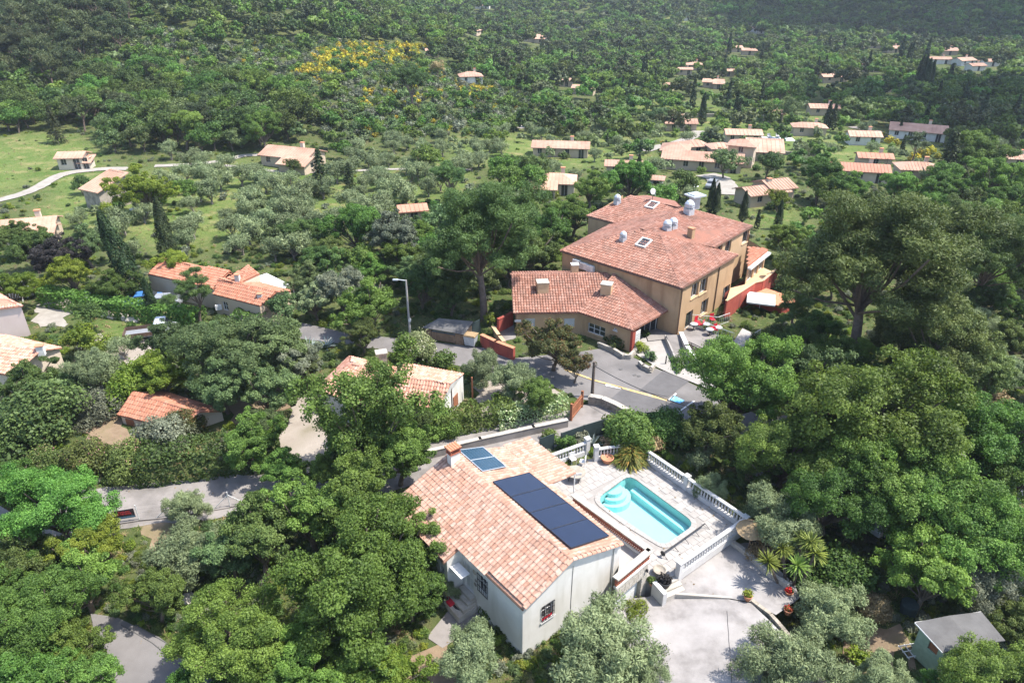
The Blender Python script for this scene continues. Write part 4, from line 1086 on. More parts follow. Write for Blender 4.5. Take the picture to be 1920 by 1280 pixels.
# driveway
up_ = [P(u, v, -.55) for u, v in ((1232, 1112), (1276, 1079), (1396, 993), (1410, 1010), (1445, 1052), (1490, 1095), (1500, 1120), (1455, 1152), (1410, 1128), (1368, 1121))]
sheet('driveway', [p[:2] for p in up_], M['drive'], -.55)
k = MB(); lowpix = [(1150, 1125), (1216, 1118), (1236, 1112), (1300, 1117), (1368, 1122), (1408, 1130), (1440, 1160), (1480, 1200), (1520, 1260), (1570, 1340), (1300, 1400), (1180, 1330), (1150, 1220)]
lz = lambda x, y: -1.05+.42*sst(8.3, 15, x)
pts = []
for u, v in lowpix:
    z = -1.2
    for _ in range(6): p = P(u, v, z); z = lz(p.x, p.y)
    pts.append(p)
bm = bmesh.new(); f = bm.faces.new([bm.verts.new((p.x, p.y, 0)) for p in pts]); bmesh.ops.triangulate(bm, faces=[f])
for _ in range(4):
    es = [e for e in bm.edges if e.calc_length() > 1.2]
    if es: bmesh.ops.subdivide_edges(bm, edges=es, cuts=1); bmesh.ops.triangulate(bm, faces=bm.faces[:])
for v_ in bm.verts: v_.co.z = lz(v_.co.x, v_.co.y)
for f in bm.faces:
    if f.normal.z < 0: f.normal_flip()
bmesh.ops.recalc_face_normals(bm, faces=bm.faces[:])
if sum(f.normal.z for f in bm.faces) < 0: bmesh.ops.reverse_faces(bm, faces=bm.faces[:])
me = bpy.data.meshes.new('driveway'); bm.to_mesh(me); bm.free(); me.materials.append(M['drive']); tag(link(bpy.data.objects.new('driveway', me)), kind='structure'); keep([p[:2] for p in pts])
# joint crack of the lower slab, retaining step and edge wall
k = MB(); a, b = P(1362, 1150, -.9), P(1372, 1290, -.9); k.tube([(p.x, p.y, lz(p.x, p.y)+.004) for p in [a.lerp(b, i/12)+Vector((.012*math.sin(i*2.1), 0, 0)) for i in range(13)]], .018, 4); tag(k.build('driveway_joint', M['dark']), kind='structure')
k = MB(); a, b = P(1232, 1111, -.55), P(1370, 1121, -.55); d = (b-a).normalized(); k.prism([tuple((p)[:2]) for p in (a, b, b+Vector((.1, .14, 0)), a+Vector((-.1, .16, 0)))], -2.2, -.53)
world(k, 'retaining_step', M['pale_stone'], 'long low step dividing the upper and lower driveway', 'step')
k = MB(); edge = [P(u, v, -.5) for u, v in ((1410, 1124), (1445, 1150), (1480, 1190), (1525, 1255), (1570, 1330))]
for a, b in zip(edge[:-1], edge[1:]):
    d = (b-a); rz = math.atan2(d.y, d.x); n_ = int(d.length/.55)+1
    for i in range(n_):
        p = a.lerp(b, (i+.5)/n_); k.box((p.x, p.y, -.75), (d.length/n_-.02, .24, .55+random.uniform(-.04, .04)), rz)
world(k, 'kerb_wall', M['stone'], 'low stone kerb wall along the right edge of the driveway', 'kerb')
k = MB(); edge = [P(u, v, -.3) for u, v in ((1349, 1014), (1378, 1035), (1400, 1053), (1430, 1082), (1470, 1108))]
for a, b in zip(edge[:-1], edge[1:]):
    d = (b-a); rz = math.atan2(d.y, d.x); n_ = int(d.length/.5)+1
    for i in range(n_):
        p = a.lerp(b, (i+.5)/n_)+Vector((.5, .5, 0)); k.box((p.x, p.y, -.5), (d.length/n_-.015, .3, .6+random.uniform(-.03, .03)), rz)
world(k, 'planter_wall', M['pale_stone'], 'low stone wall holding the yucca bed above the driveway', 'wall')

# straw parasol by the balustrade corner
p = P(1404, 1025, -.4); t_ = thing('straw_parasol', 'low straw-thatched parasol beside the balustrade corner', 'parasol', (p.x, p.y, -.5))
k = MB(); k.tube([(p.x, p.y, -.5), (p.x, p.y, 1.7)], .05, 6); part(k, 'pole', M['wood'], t_)
k = MB(); rr = random.Random(3)
for j in range(3):
    rows = [[], []]
    for i in range(20):
        a = 2*math.pi*i/20; r0, r1 = .02+.32*j, .42+.32*j+rr.uniform(-.06, .09)
        for row, r_ in zip(rows, (r0, r1)): row.append((p.x+r_*math.cos(a), p.y+r_*math.sin(a), 1.75-.5*r_+.03*(2-j)))
    k.grid(rows, True)
part(k, 'thatch', M['straw'], t_)
k = MB(); q = P(1418, 1025, -.5); k.box((q.x, q.y, -.3), (.7, .5, .9), .4); k.box((q.x-.2, q.y-.3, .2), (.3, .3, .3), .4)
world(k, 'barbecue', M['dark'], 'black barbecue under the straw parasol', 'barbecue')

# yucca clump: heads of sword leaves on stems
def sword_mesh(n, ln, wd, up, leaf, seed, droop=.25):
    rg = np.random.default_rng(seed); vs, fs, rn = [], [], []
    for i in range(n):
        az = rg.uniform(0, 6.283); el = math.asin(rg.uniform(up, .98)); L_ = ln*rg.uniform(.8, 1.1)
        d = np.array([math.cos(az)*math.cos(el), math.sin(az)*math.cos(el), math.sin(el)]); s = np.array([-math.sin(az), math.cos(az), 0]); b = len(vs)
        for f, w_ in ((0.03, .45), (.4, 1), (.75, .7), (1, .05)):
            c = d*L_*f-np.array([0, 0, droop*L_*f*f]); vs += [tuple(c-s*wd*w_/2), tuple(c+s*wd*w_/2)]
        for k_ in range(3): fs.append((b+2*k_, b+2*k_+1, b+2*k_+3, b+2*k_+2)); rn.append(rg.random())
    return np_mesh('leaf_rosette', vs, fs, [LM[leaf]], rnd=rn)
ym = [sword_mesh(95, .95, .085, -.35, 'yucca', i, .12) for i in range(3)]
t0 = P(1492, 1090, -.6)
yu = thing('yucca', 'clump of spiky yuccas leaning over the driveway', 'yucca', (t0.x, t0.y, -.8))
for u, v, z, s in ((1440, 1052, 1.5, 1), (1495, 1060, 1.5, 1.05), (1468, 1027, 1.9, .9), (1503, 1012, 2.3, 1), (1528, 1037, 2.1, 1.05), (1520, 1015, 2.6, .95)):
    q = P(u, v, z); I = world_of(yu).inverted(); k = MB(); k.tube([(q.x*.5+t0.x*.5, q.y*.5+t0.y*.5, -.8), (q.x, q.y, z)], [.11, .08], 6); part(k, 'stem', M['bark'], yu)
    o = put(ym[int(u) % 3], 'leaf_rosette', yu); o.location = I @ q; o.scale = (s, s, s); o.rotation_euler = (.2, .1, u)
# palm-like clump by the pool
p = P(1180, 868, 0); pm = sword_mesh(130, 1.9, .1, -.05, 'palm', 4, .55); t_ = thing('palm_clump', 'bushy yellow-green palm clump at the far corner of the pool deck', 'palm', (p.x, p.y, -.1))
for dx, dy, dz, s in ((0, 0, .3, 1), (.7, .3, .2, .8), (-.6, .2, .2, .8), (.2, .6, 1.0, .85), (.1, .1, .9, .9)): o = put(pm, 'leaf_rosette', t_); o.location = (dx, dy, dz); o.scale = (s, s, s); o.rotation_euler = (0, 0, dx*9+dz)
am = sword_mesh(34, 1.3, .16, -.05, 'agave', 6, -.02)
for u, v, s, lb in ((578, 655, 1.1, 'pale blue-green agave on the road verge, left one'), (612, 650, .95, 'pale blue-green agave on the road verge, right one')):
    g = G(u, v); t_ = thing('agave', lb, 'agave', g); o = put(am, 'leaf_rosette', t_); o.scale = (s, s, s)
for u, v, s, lb in ((1110, 835, .8, 'spiky grey-green tuft behind the white balustrade post'),):
    g = P(u, v, 0); t_ = thing('agave', lb, 'spiky plant', g); put(am, 'leaf_rosette', t_).scale = (s, s, s)
# ---------------- the ochre hotel with its annex ----------------
def build_hotel():
    f0 = P(1275, 634, 0); ZA = Zat(541, f0.y)
    Fh, Lh, Rh = P(1278, 541, ZA), P(1050, 470, ZA), P(1384, 478, ZA)
    t = thing('hotel', 'large ochre hotel building with hipped red tile roofs', 'hotel', (Fh.x+2, Fh.y+10, 0))
    cen = (Fh.x+2, Fh.y+14)
    pAl = slope_plane(Lh, Fh, 17.5, cen)
    K, Mm = on(1239, 441, pAl), on(1196, 432, pAl)
    pAr = plane3(Fh, K, Rh)
    Qb = P(1150, 418, ZA); pBl = plane3(Lh, Qb, Mm)
    N = on(1282, 389, pBl)
    ZE_ = ZA+.9; E = P(1411, 424, ZE_); E2 = P(1340, 464, ZE_)
    pBr = plane3(Mm, N, E)
    X = on(1300, 470, pBr)
    C0 = P(1100, 405, ZA+.3); C1 = P(1150, 418, ZA+.3); pC = slope_plane(C0, C1, 16, (C1.x+5, C1.y+10)); Tt = on(1181, 368, pC); T2 = on(1219, 375, pC)
    T3 = on(1282, 391, pC)
    # roof boards and tiles
    rb = MB()
    A_l = [Lh, Fh, K, Mm]; A_r = [Fh, Rh, K]; B_l = [Qb, Lh, Mm, N]; B_r = [E2, E, N, Mm]; C_l = [C0, C1, T3, T2, Tt]
    lift = Vector((0, 0, .0))
    for q in (A_l, A_r, B_l, C_l): slab(rb, q, .12)
    slab(rb, [E2, E, N, Mm, K], .1)
    # far slopes, out of sight from here but closing the roof
    back1 = E+(N-E)*2.0; back1.z = ZE_-.3
    slab(rb, [N, E, Vector((back1.x+3, back1.y+3, ZE_-.6))], .1)
    Tb = Tt+Vector((3.5, 6, -1.6)); T2b = T2+Vector((4.5, 5, -1.6)); slab(rb, [Tt, T2, T2b, Tb], .1); slab(rb, [Tt, Tb, C0], .1)
    slab(rb, [T2, T3, N, T2b], .1); slab(rb, [K, Rh, E2], .1)
    roof = part(rb, 'roof', M['tile_red'], t)
    for i, q in enumerate((A_l, A_r, B_l, B_r, C_l)):
        roof_tiles('roof_tiles', q, M['tile_red'], roof, .3, .42, 20+i)
    ridge_tiles([(Fh, K), (K, Mm), (Lh, Mm), (Mm, N), (N, E), (K, Rh), (C0, Tt), (Tt, T2), (T2, T3), (T3, C1)], M['tile_red'], roof, .17, .42)
    # walls
    zb = -3.2
    ins = lambda p, k: V2(p)+(Vector((cen[0], cen[1], 0))-V2(p)).normalized()*k
    F_, L_, R_ = ins(Fh, .3), ins(Lh, .3), ins(Rh, .3)
    def hole(A, B, u0, v0, u1, v1):
        a, b = onwall(u0, v0, A, B), onwall(u1, v1, A, B); d = (V2(B)-V2(A)).normalized()
        s0, s1 = (V2(a)-V2(A)).dot(d), (V2(b)-V2(A)).dot(d)
        return (min(s0, s1), max(s0, s1), min(a.z, b.z), max(a.z, b.z))
    Dd = (R_-F_); 
    wins = [hole(F_, R_, 1298, 535, 1308, 553), hole(F_, R_, 1314, 527, 1324, 545), hole(F_, R_, 1316, 566, 1325, 585), hole(F_, R_, 1357, 540, 1365, 560),
            hole(F_, R_, 1345, 585, 1366, 603)]
    door = hole(F_, R_, 1287, 588, 1296, 611)
    k = MB(); wall_face(k, F_, R_, zb, ZA, wins+[door], .3); wall_face(k, L_, F_, zb, ZA)
    part(k, 'wall', M['ochre'], t)
    for h_ in wins[:4]: window(t, F_, R_, h_, .28, 1, frame='shutter', hbar=False)
    window(t, F_, R_, wins[4], .28, 1, frame='white', hbar=False)
    w_ = window(t, F_, R_, door, .25, 0, frame='shutter', sill=False, name='terrace_door', hbar=False)
    # upper block walls
    Eh, E2h = ins(E, .25), ins(E2, .25)
    uw = [hole(E2h, Eh, 1394, 436, 1402, 452), hole(E2h, Eh, 1361, 455, 1369, 471), hole(E2h, Eh, 1346, 462, 1353, 474)]
    k = MB(); wall_face(k, E2h, Eh, zb, ZE_, uw, .3); eb = Eh.lerp(V2(N), 1.7); wall_face(k, Eh, eb, zb, ZE_-.2)
    part(k, 'wall', M['ochre_pale'], t)
    for h_ in uw: window(t, E2h, Eh, h_, .25, 0, frame='shutter', hbar=False)
    k = MB(); c0, c1 = ins(C0, .3), ins(C1, .3); wall_face(k, c0, c1, zb, ZA+.3); wall_face(k, ins(Qb, .3), L_, zb, ZA); wall_face(k, c0+Vector((6, 10, 0)), c0, zb, ZA+.3); part(k, 'wall', M['ochre'], t)
    # downpipes
    k = MB()
    for a, b, s in ((F_, R_, .68), (F_, R_, .01), (E2h, Eh, .985)):
        d = (V2(b)-V2(a)).normalized(); n = Vector((d.y, -d.x, 0)); p = V2(a).lerp(V2(b), s)+n*.08; k.tube([(p.x, p.y, -.2), (p.x, p.y, ZA-.1)], .06, 6)
    part(k, 'downpipe', M['gutter'], t)
    k = MB()
    for a, b in ((Lh, Fh), (Fh, Rh), (E2, E), (C0, C1), (Qb, Lh)): k.tube([a-Vector((0, 0, .1)), b-Vector((0, 0, .1))], .07, 5)
    part(k, 'gutter', M['gutter'], t)
    # skylights, vents, chimney, dish
    def frame_on(pl, u, v, w_, h_, e):
        c = on(u, v, pl); n = pl[1] if pl[1].z > 0 else -pl[1]; e = (e-n*e.dot(n)).normalized(); tt = n.cross(e)
        return c, e, tt, n
    for pl, u, v, edge in ((pAl, 1207, 457, Fh-Lh), (pC, 1223, 386, C1-C0)):
        c, e, tt, n = frame_on(pl, u, v, 1, 1, edge); rot = Matrix(((e.x, tt.x, n.x, c.x), (e.y, tt.y, n.y, c.y), (e.z, tt.z, n.z, c.z), (0, 0, 0, 1)))
        k = MB(); W_, Hh = .62, .75
        for x, y, a, b in ((-W_, 0, .12, 2*Hh+.12), (W_, 0, .12, 2*Hh+.12), (0, -Hh, 2*W_-.12, .12), (0, Hh, 2*W_-.12, .12)): k.box((x, y, .14), (a, b, .26), 0, rot)
        sk_ = part(k, 'skylight', M['white'], t); k = MB(); k.box((0, 0, .1), (2*W_-.1, 2*Hh-.1, .03), 0, rot); part(k, 'pane', M['glass'], sk_)
    def vent(u, v, pl, s=1.0, parent=t):
        c = on(u, v, pl); k = MB(); k.box((c.x, c.y, c.z+.25*s), (.85*s, .85*s, .9*s), .6); b = part(k, 'vent_base', M['metal'], t)
        k = MB(); k.lathe([(.3*s, .6*s), (.3*s, .8*s), (.5*s, .85*s), (.52*s, 1.25*s), (.34*s, 1.5*s), (.1*s, 1.62*s), (0, 1.62*s)], c, 10); part(k, 'vent_cowl', M['metal'], b)
        k = MB(); k.lathe([(.56*s, .9*s), (.56*s, .94*s)], c, 10); k.lathe([(.56*s, 1.12*s), (.56*s, 1.16*s)], c, 10); part(k, 'vent_rim', M['metal'], b)
    vent(1168, 452, pAl, .75); vent(1250, 435, pBr, .95); vent(1261, 431, pBr, .95); vent(1291, 402, pBr, 1.15); vent(1157, 383, pC, .85)
    c = on(1300, 392, pBr); k = MB(); k.box((c.x+.2, c.y+.6, c.z+.7), (1.0, 1.0, 1.6), .5); hb = part(k, 'extractor_base', M['metal'], t)
    k = MB(); k.box((c.x+.2, c.y+.6, c.z+1.65), (2.1, 1.9, .18), .5); k.box((c.x+.2, c.y+.6, c.z+1.8), (1.5, 1.3, .14), .5); part(k, 'extractor_hood', M['metal'], hb)
    c = on(1294, 452, pBr); k = MB(); k.box((c.x, c.y, c.z+.5), (.55, .7, 2.2), .7); ch = part(k, 'chimney', M['ochre'], t)
    k = MB(); k.box((c.x, c.y, c.z+1.63), (.65, .8, .08), .7); part(k, 'chimney_cap', M['terra'], ch)
    c = T2+Vector((.3, 0, 0)); k = MB(); k.tube([c, c+Vector((0, 0, 1.5))], .04, 5); an = part(k, 'antenna_mast', M['dark'], t)
    k = MB(); k.lathe([(0, 0), (.3, .06), (.42, .16)], (0, 0, 0), 12); Mx = Matrix.Translation(c+Vector((-.15, -.1, 1.2))) @ Matrix.Rotation(R(70), 4, 'X') @ Matrix.Rotation(.5, 4, 'Y'); k.v = [tuple(Mx @ Vector(v_)) for v_ in k.v]; part(k, 'satellite_dish', M['white'], an)
    k = MB()
    for i in range(5): k.tube([c+Vector((.3, -.3+.02*i, .6+.18*i)), c+Vector((.3, .35, .6+.18*i))], .015, 4)
    k.tube([c+Vector((0, 0, 1.0)), c+Vector((.3, 0, 1.0))], .02, 4); part(k, 'aerial', M['metal'], an)
    # air conditioners on the left wall
    d = (F_-L_).normalized(); n = Vector((d.y, -d.x, 0)); rz = math.atan2(d.y, d.x)
    for u, v in ((1084, 491), (1097, 497), (1110, 502)):
        p = onwall(u, v, L_, F_)+n*.3; k = MB(); k.box(tuple(p), (.95, .42, .75), rz); b = part(k, 'air_conditioner', M['white'], t)
        k = MB(); k.lathe([(.27, 0), (.27, .02), (0, .02)], (0, 0, 0), 12); Mx = Matrix.Translation(p+n*.21-d*.12) @ Matrix.Rotation(rz, 4, 'Z') @ Matrix.Rotation(R(90), 4, 'X'); k.v = [tuple(Mx @ Vector(v_)) for v_ in k.v]; part(k, 'fan_grille', M['shutter'], b)
    # the lower wing on the right with its terraces
    zt = 1.6
    W0 = P(1384, 515, 2.2)
    r0, r1 = R_, R_+(R_-F_).normalized()*11
    d = (R_-F_).normalized(); n = Vector((d.y, -d.x, 0))
    wz = 4.0
    wa = P(1402, 500, wz); wb = P(1440, 470, wz); wc = P(1402, 462, wz+.8)
    pw = slope_plane(wa, wb, 13, (wa.x-2, wa.y+8)); wd = on(1404, 463, pw); we = on(1428, 468, pw)
    k = MB(); slab(k, [wa, wb, on(1436, 466, pw), wd], .12); rw = part(k, 'wing_roof', M['tile_orange'], t); roof_tiles('roof_tiles', [wa, wb, on(1436, 466, pw), wd], M['tile_orange'], rw, .3, .42, 31)
    wA, wB = V2(wa)+Vector((.1, .25, 0)), V2(wb)+Vector((-.1, .25, 0)); Lw = (wB-wA).length
    hs = [(Lw*.05+.1, Lw*.36, zt+.05, 3.4), (Lw*.45, Lw*.62, zt+.05, 3.4), (Lw*.7, Lw*.95, zt+.05, 3.4)]
    k = MB(); wall_face(k, wA, wB, -3, wz-.05, hs); wall_face(k, wB, wB+Vector((-2, 7, 0)), -3, wz-.05); part(k, 'wing_wall', M['ochre_pale'], t)
    for h_ in hs: window(t, wA, wB, h_, .2, 2, frame='white', sill=False, name='glazed_door', hbar=False)
    k = MB(); k.prism([tuple(p[:2]) for p in (wa, wb, V2(wb)+n*.45, V2(wa)+n*.45)], wz-.36, wz-.13); part(k, 'fascia', M['white'], t)
    # terrace slabs with red parapet walls
    ta, tb_ = P(1358, 575, zt), P(1412, 540, zt); tc, td = P(1426, 537, zt), P(1455, 512, zt)
    k = MB(); k.prism([tuple(p[:2]) for p in (ta, tb_, tc, td, wB, wA, R_)], zt-.25, zt); part(k, 'terrace_floor', M['ochre_pale'], t)
    for a, b, lab in ((ta, tb_, 0), (tc, td, 1), (tb_, tc, 2)):
        k = MB(); dd = (V2(b)-V2(a)).normalized(); nn = Vector((dd.y, -dd.x, 0))*.22
        k.prism([tuple(p[:2]) for p in (a, b, V2(b)+nn, V2(a)+nn)], -3.5, zt+.75); pw_ = part(k, 'red_parapet', M['red_wall'], t)
        k = MB(); k.prism([tuple(p[:2]) for p in (V2(a)-nn*.15, V2(b)-nn*.15, V2(b)+nn*1.2, V2(a)+nn*1.2)], zt+.752, zt+.83); part(k, 'parapet_coping', M['ochre_pale'], pw_)
    # red ground floor below the terrace with windows
    ra, rb_ = V2(R_)-d*1.6+n*.12, V2(R_)+d*3.6+n*.12
    hs = [hole(ra, rb_, 1378, 572, 1387, 588), hole(ra, rb_, 1390, 566, 1398, 580), hole(ra, rb_, 1381, 598, 1388, 612)]
    k = MB(); wall_face(k, ra, rb_, -4, zt-.05, [h_ for h_ in hs if h_[3] < zt-.1], .25); wall_face(k, rb_, rb_+Vector((3, 6, 0)), -4, zt-.05); part(k, 'lower_wall', M['red_wall'], t)
    for h_ in hs:
        if h_[3] < zt-.1: window(t, ra, rb_, h_, .2, 0, frame='shutter', hbar=False)
    # ---- annex ----
    za = 2.75
    a0, a1, a2, a3 = P(964, 588, za), P(1085, 586, za), P(1186, 620, za), P(1256, 581, za)
    pa1 = slope_plane(a0, a1, 19, (a0.x+4, a0.y+9)); pa2 = slope_plane(a1, a2, 19, (a1.x+5, a1.y+9))
    k0, k1 = on(958, 516, pa1), on(1146, 512, pa1); k2 = on(1150, 514, pa2)
    rb = MB(); s1_ = [a0, a1, k1, k0]; s2_ = [a1, a2, k2]; s3_ = [a2, a3, k2]
    slab(rb, s1_, .1); slab(rb, s2_, .1); slab(rb, s3_, .1); bk = k0+Vector((0, 3.5, -1.1)); bk2 = k1+Vector((0, 3.5, -1.1)); slab(rb, [k0, k1, bk2, bk], .1)
    ro = part(rb, 'annex_roof', M['tile_red'], t)
    for i, q in enumerate((s1_, s2_, s3_)): roof_tiles('roof_tiles', q, M['tile_red'], ro, .3, .42, 40+i)
    roof_tiles('roof_tiles', [bk, bk2, k1, k0], M['tile_red'], ro, .3, .42, 45)
    ridge_tiles([(a2, k2), (k0, k1), (a1, k1)], M['tile_red'], ro, .16, .42)
    i2 = lambda p, q, kk: V2(p)+(V2(q)-V2(p)).normalized()*kk
    c_ = (V2(a1)+V2(k2))/2; w0, w1, w2, w3 = i2(a0, k1, .35), i2(a1, k2, .4), i2(a2, k2, .55), i2(a3, k2, .4)
    wh = hole(w1, w2, 1103, 604, 1134, 633); wn = [hole(w0, w1, 984, 597, 1003, 612), hole(w0, w1, 1058, 597, 1077, 612)]
    oc = hole(w1, w2, 1151, 614, 1157, 620)
    k = MB(); wall_face(k, w0, w1, -.5, za+.05, [h_ for h_ in wn]); wall_face(k, w1, w2, -.5, za+.05, [wh, oc]); bkx = V2(bk)+Vector((.3, -.3, 0)); wall_face(k, bkx, w0, -.5, za+.05); part(k, 'annex_wall', M['ochre'], t)
    window(t, w1, w2, wh, .15, 2, frame='white'); window(t, w1, w2, oc, .1, 0, frame='white', hbar=False, sill='white')
    for h_ in wn: window(t, w0, w1, h_, .1, 0, frame='shutter', pane='shutter', hbar=False, sill=False)
    for u, v, ww in ((1017, 545, 1.25), (1137, 549, 1.15)):
        c = on(u, v, pa1 if u < 1050 else pa2); k = MB(); k.box((c.x, c.y, c.z+.25), (ww, ww*.9, 1.7), .12 if u < 1050 else -.35); ch = part(k, 'annex_chimney', M['ochre_pale'], t)
        k = MB(); k.box((c.x, c.y, c.z+1.14), (ww+.12, ww*.9+.12, .09), .12 if u < 1050 else -.35); part(k, 'chimney_cap', M['pale_stone'], ch)
    c = on(1078, 510, pa1); k = MB(); k.box((c.x, c.y+.6, c.z-.1), (.8, .7, 1.6), .1); ch = part(k, 'annex_chimney', M['ochre_pale'], t); k = MB(); k.box((c.x, c.y+.6, c.z+.74), (.9, .8, .08), .1); part(k, 'chimney_cap', M['white'], ch)
    # corner pier with sign board, entrance glazing
    dd = (w3-w2).normalized(); nn = Vector((dd.y, -dd.x, 0)); k = MB(); q = w2+dd*.25+nn*.02; k.box((q.x, q.y, 1.1), (.5, .5, 3.2), math.atan2(dd.y, dd.x)); part(k, 'corner_pier', M['red_wall'], t)
    k = MB(); q = w2+dd*.95+nn*.25; rz = math.atan2(dd.y, dd.x); k.box((q.x, q.y, 1.25), (.85, .05, 2.0), rz); sg = part(k, 'notice_board', M['white'], t)
    k = MB()
    for i in range(7): q2 = q+nn*.03+dd*(.03*((i*3) % 4)-.05); k.box((q2.x, q2.y, .6+.2*i), (.62-.08*(i % 3), .01, .055), rz)
    part(k, 'notice_lines', M['car_grey'], sg)
    g0, g1 = w2+Vector((.6, 3.0, 0)), w3+Vector((-.15, .55, 0)); gl = (g1-g0).length
    k = MB(); wall_face(k, g0, g1, -.3, za+.3, [(gl*.25, gl-.1, 0, 2.5)]); wall_face(k, w2+dd*.5-nn*.3, g0, -.3, za); part(k, 'porch_wall', M['red_wall'], t)
    window(t, g0, g1, (gl*.25, gl-.1, 0, 2.5), .1, 3, frame='white', sill=False, name='entrance_glazing', hbar=False)
    k = MB(); q = onwall(971, 601, w0, w1); dw = (w1-w0).normalized(); nw = Vector((dw.y, -dw.x, 0)); k.box((q.x+nw.x*.04, q.y+nw.y*.04, q.z), (.7, .05, .25), math.atan2(dw.y, dw.x)); part(k, 'name_plate', M['white'], t)
    keep([p[:2] for p in (Lh, Fh, Rh, E, eb, C0+Vector((6, 10, 0)), C0)]); keep([p[:2] for p in (a0, a1, a2, a3, k2, bk2, bk)]); keep([p[:2] for p in (ta, tc, td, wB+Vector((4, 8, 0)), R_)])
    return dict(F=F_, R=R_, L=L_, w1=w1, w2=w2, w3=w3, w0=w0, ZA=ZA)
HT = build_hotel()
# ---------------- street, forecourt and lanes ----------------
fp = lambda L, z=0.0: [tuple(P(u, v, z)[:2]) for u, v in L]
sheet('street', fp([(470, 598), (560, 604), (640, 622), (720, 632), (800, 640), (905, 652), (960, 672), (1085, 660), (1150, 650), (1215, 685), (1262, 704), (1345, 742), (1440, 780), (1520, 830), (1420, 850), (1300, 795), (1256, 770), (1190, 782), (1112, 752), (1085, 748), (1000, 706), (930, 700), (860, 686), (780, 668), (640, 645), (540, 632), (470, 622)]), M['asphalt'], ('g', .035))
def mark(name, pix, m, z=.075):
    k = MB(); k.face([(p[0], p[1], ht(*p)+z) for p in fp(pix)]); k.f = [f if True else f for f in k.f]
    o = k.build(name, m)
    if o.data.polygons[0].normal.z < 0: o.data.flip_normals()
    return tag(o, kind='structure')
mark('asphalt_patch', [(1243, 696), (1292, 716), (1252, 745), (1198, 733)], M['asphalt_patch'])
mark('asphalt_patch', [(1168, 729), (1252, 753), (1205, 782), (1143, 750)], M['asphalt_patch'])
mark('yellow_line', [(1105, 710), (1107, 713), (1250, 753), (1251, 749)], M['yellow_line'], .08)
mark('yellow_line', [(1058, 692), (1059, 695), (1105, 712), (1106, 709)], M['yellow_line'], .08)
mark('white_line', [(1136, 721), (1135, 724), (1164, 730), (1167, 728)], M['white_line'], .08)
mark('white_line', [(1266, 738), (1252, 751), (1254, 752), (1269, 739)], M['white_line'], .08)
mark('parking_symbol', [(1262, 742), (1255, 750), (1274, 758), (1284, 752)], M['bluepaint'], .08)
for du in (0, 60): mark('parking_line', [(1300+du, 752+du*.35), (1272+du, 772+du*.35), (1274+du, 773+du*.35), (1303+du, 753+du*.35)], M['white_line'], .08)
for i, (u, v) in enumerate(((1186, 703), (1194, 705), (1160, 692))): mark('tar_repair', [(u, v), (u+5, v-1), (u+8, v+1.5), (u+2, v+2.5)], M['felt'], .078)
# entrance apron, terrace and ramp
ap = fp([(1196, 668), (1182, 655), (1208, 626), (1240, 628), (1280, 640), (1345, 690), (1340, 735), (1260, 703), (1232, 690)])
sheet('forecourt', ap, M['paver'], .12)
k = MB(); k.prism([tuple(P(u, v, .55)[:2]) for u, v in ((1208, 614), (1247, 600), (1270, 622), (1250, 630), (1216, 634))], -.2, .24); tag(k.build('porch_floor', M['concrete']), kind='structure')
def low_wall(name, pix, th, z0, z1, m, label, cat='wall', cap=None, zf=None):
    pts = [V2(P(u, v, z1)) for u, v in pix]; c = sum(pts, Vector())/len(pts); t = thing(name, label, cat, (c.x, c.y, z0)); k = MB(); kc = MB()
    for a, b in zip(pts[:-1], pts[1:]):
        d = (b-a).normalized(); n = Vector((-d.y, d.x, 0))*th/2; a2, b2 = a-d*th*.4, b+d*th*.4
        k.prism([tuple((q)[:2]) for q in (a2-n, b2-n, b2+n, a2+n)], z0, z1)
        if cap: kc.prism([tuple(q[:2]) for q in (a2-n*1.25, b2-n*1.25, b2+n*1.25, a2+n*1.25)], z1+.002, z1+.07)
    part(k, 'wall_body', m, t)
    if cap: part(kc, 'wall_coping', cap, t)
    return t
def stones(mb, a, b, th, z0, z1, sz=.35, seed=1):
    "courses of separate stones for a wall from a to b"
    rr = random.Random(seed); a, b = V2(a), V2(b); d = b-a; L_ = d.length; d.normalize(); rz = math.atan2(d.y, d.x); z = z0
    while z < z1-.04:
        h = min(z1-z, sz*rr.uniform(.5, .8)); s = -rr.random()*.2
        while s < L_:
            l = sz*rr.uniform(.7, 1.5); p = a+d*min(L_-.05, max(.05, s+l/2)); mb.box((p.x, p.y, z+h/2), (l-.03, th+rr.uniform(-.05, .06), h-.025), rz+rr.uniform(-.03, .03)); s += l
        z += h
def stone_wall(name, pix, th, z0, z1, label, cat='stone wall', m='stone', sz=.35, cap=None):
    pts = [V2(P(u, v, z1)) for u, v in pix]; c = sum(pts, Vector())/len(pts); t = thing(name, label, cat, (c.x, c.y, z0)); k = MB(); kc = MB()
    for i, (a, b) in enumerate(zip(pts[:-1], pts[1:])): stones(k, a, b, th, z0, z1, sz, i+7)
    o = part(k, 'stone_courses', M[m], t); o['kind'] = 'stuff'
    if cap:
        for a, b in zip(pts[:-1], pts[1:]):
            d = (b-a).normalized(); n = Vector((-d.y, d.x, 0))*th*.62; n_ = max(1, int((b-a).length/.7))
            for j in range(n_):
                kc = MB(); q0, q1 = a.lerp(b, (j+.01)/n_), a.lerp(b, (j+.99)/n_); kc.prism([tuple(q[:2]) for q in (q0-n, q1-n, q1+n, q0+n)], z1, z1+.09); part(kc, 'coping_stone', M[cap], t)
    return t
stone_wall('planter', [(1123, 641), (1150, 652), (1168, 663), (1181, 664), (1190, 655), (1200, 645)], .3, 0, .6, 'curved pale stone planter along the annex front', 'planter', 'pale_stone', .3)
stone_wall('planter', [(1199, 676), (1206, 683), (1220, 690), (1226, 682)], .3, 0, .55, 'small stone planter with a clipped round bush in the forecourt', 'planter', 'pale_stone', .3)
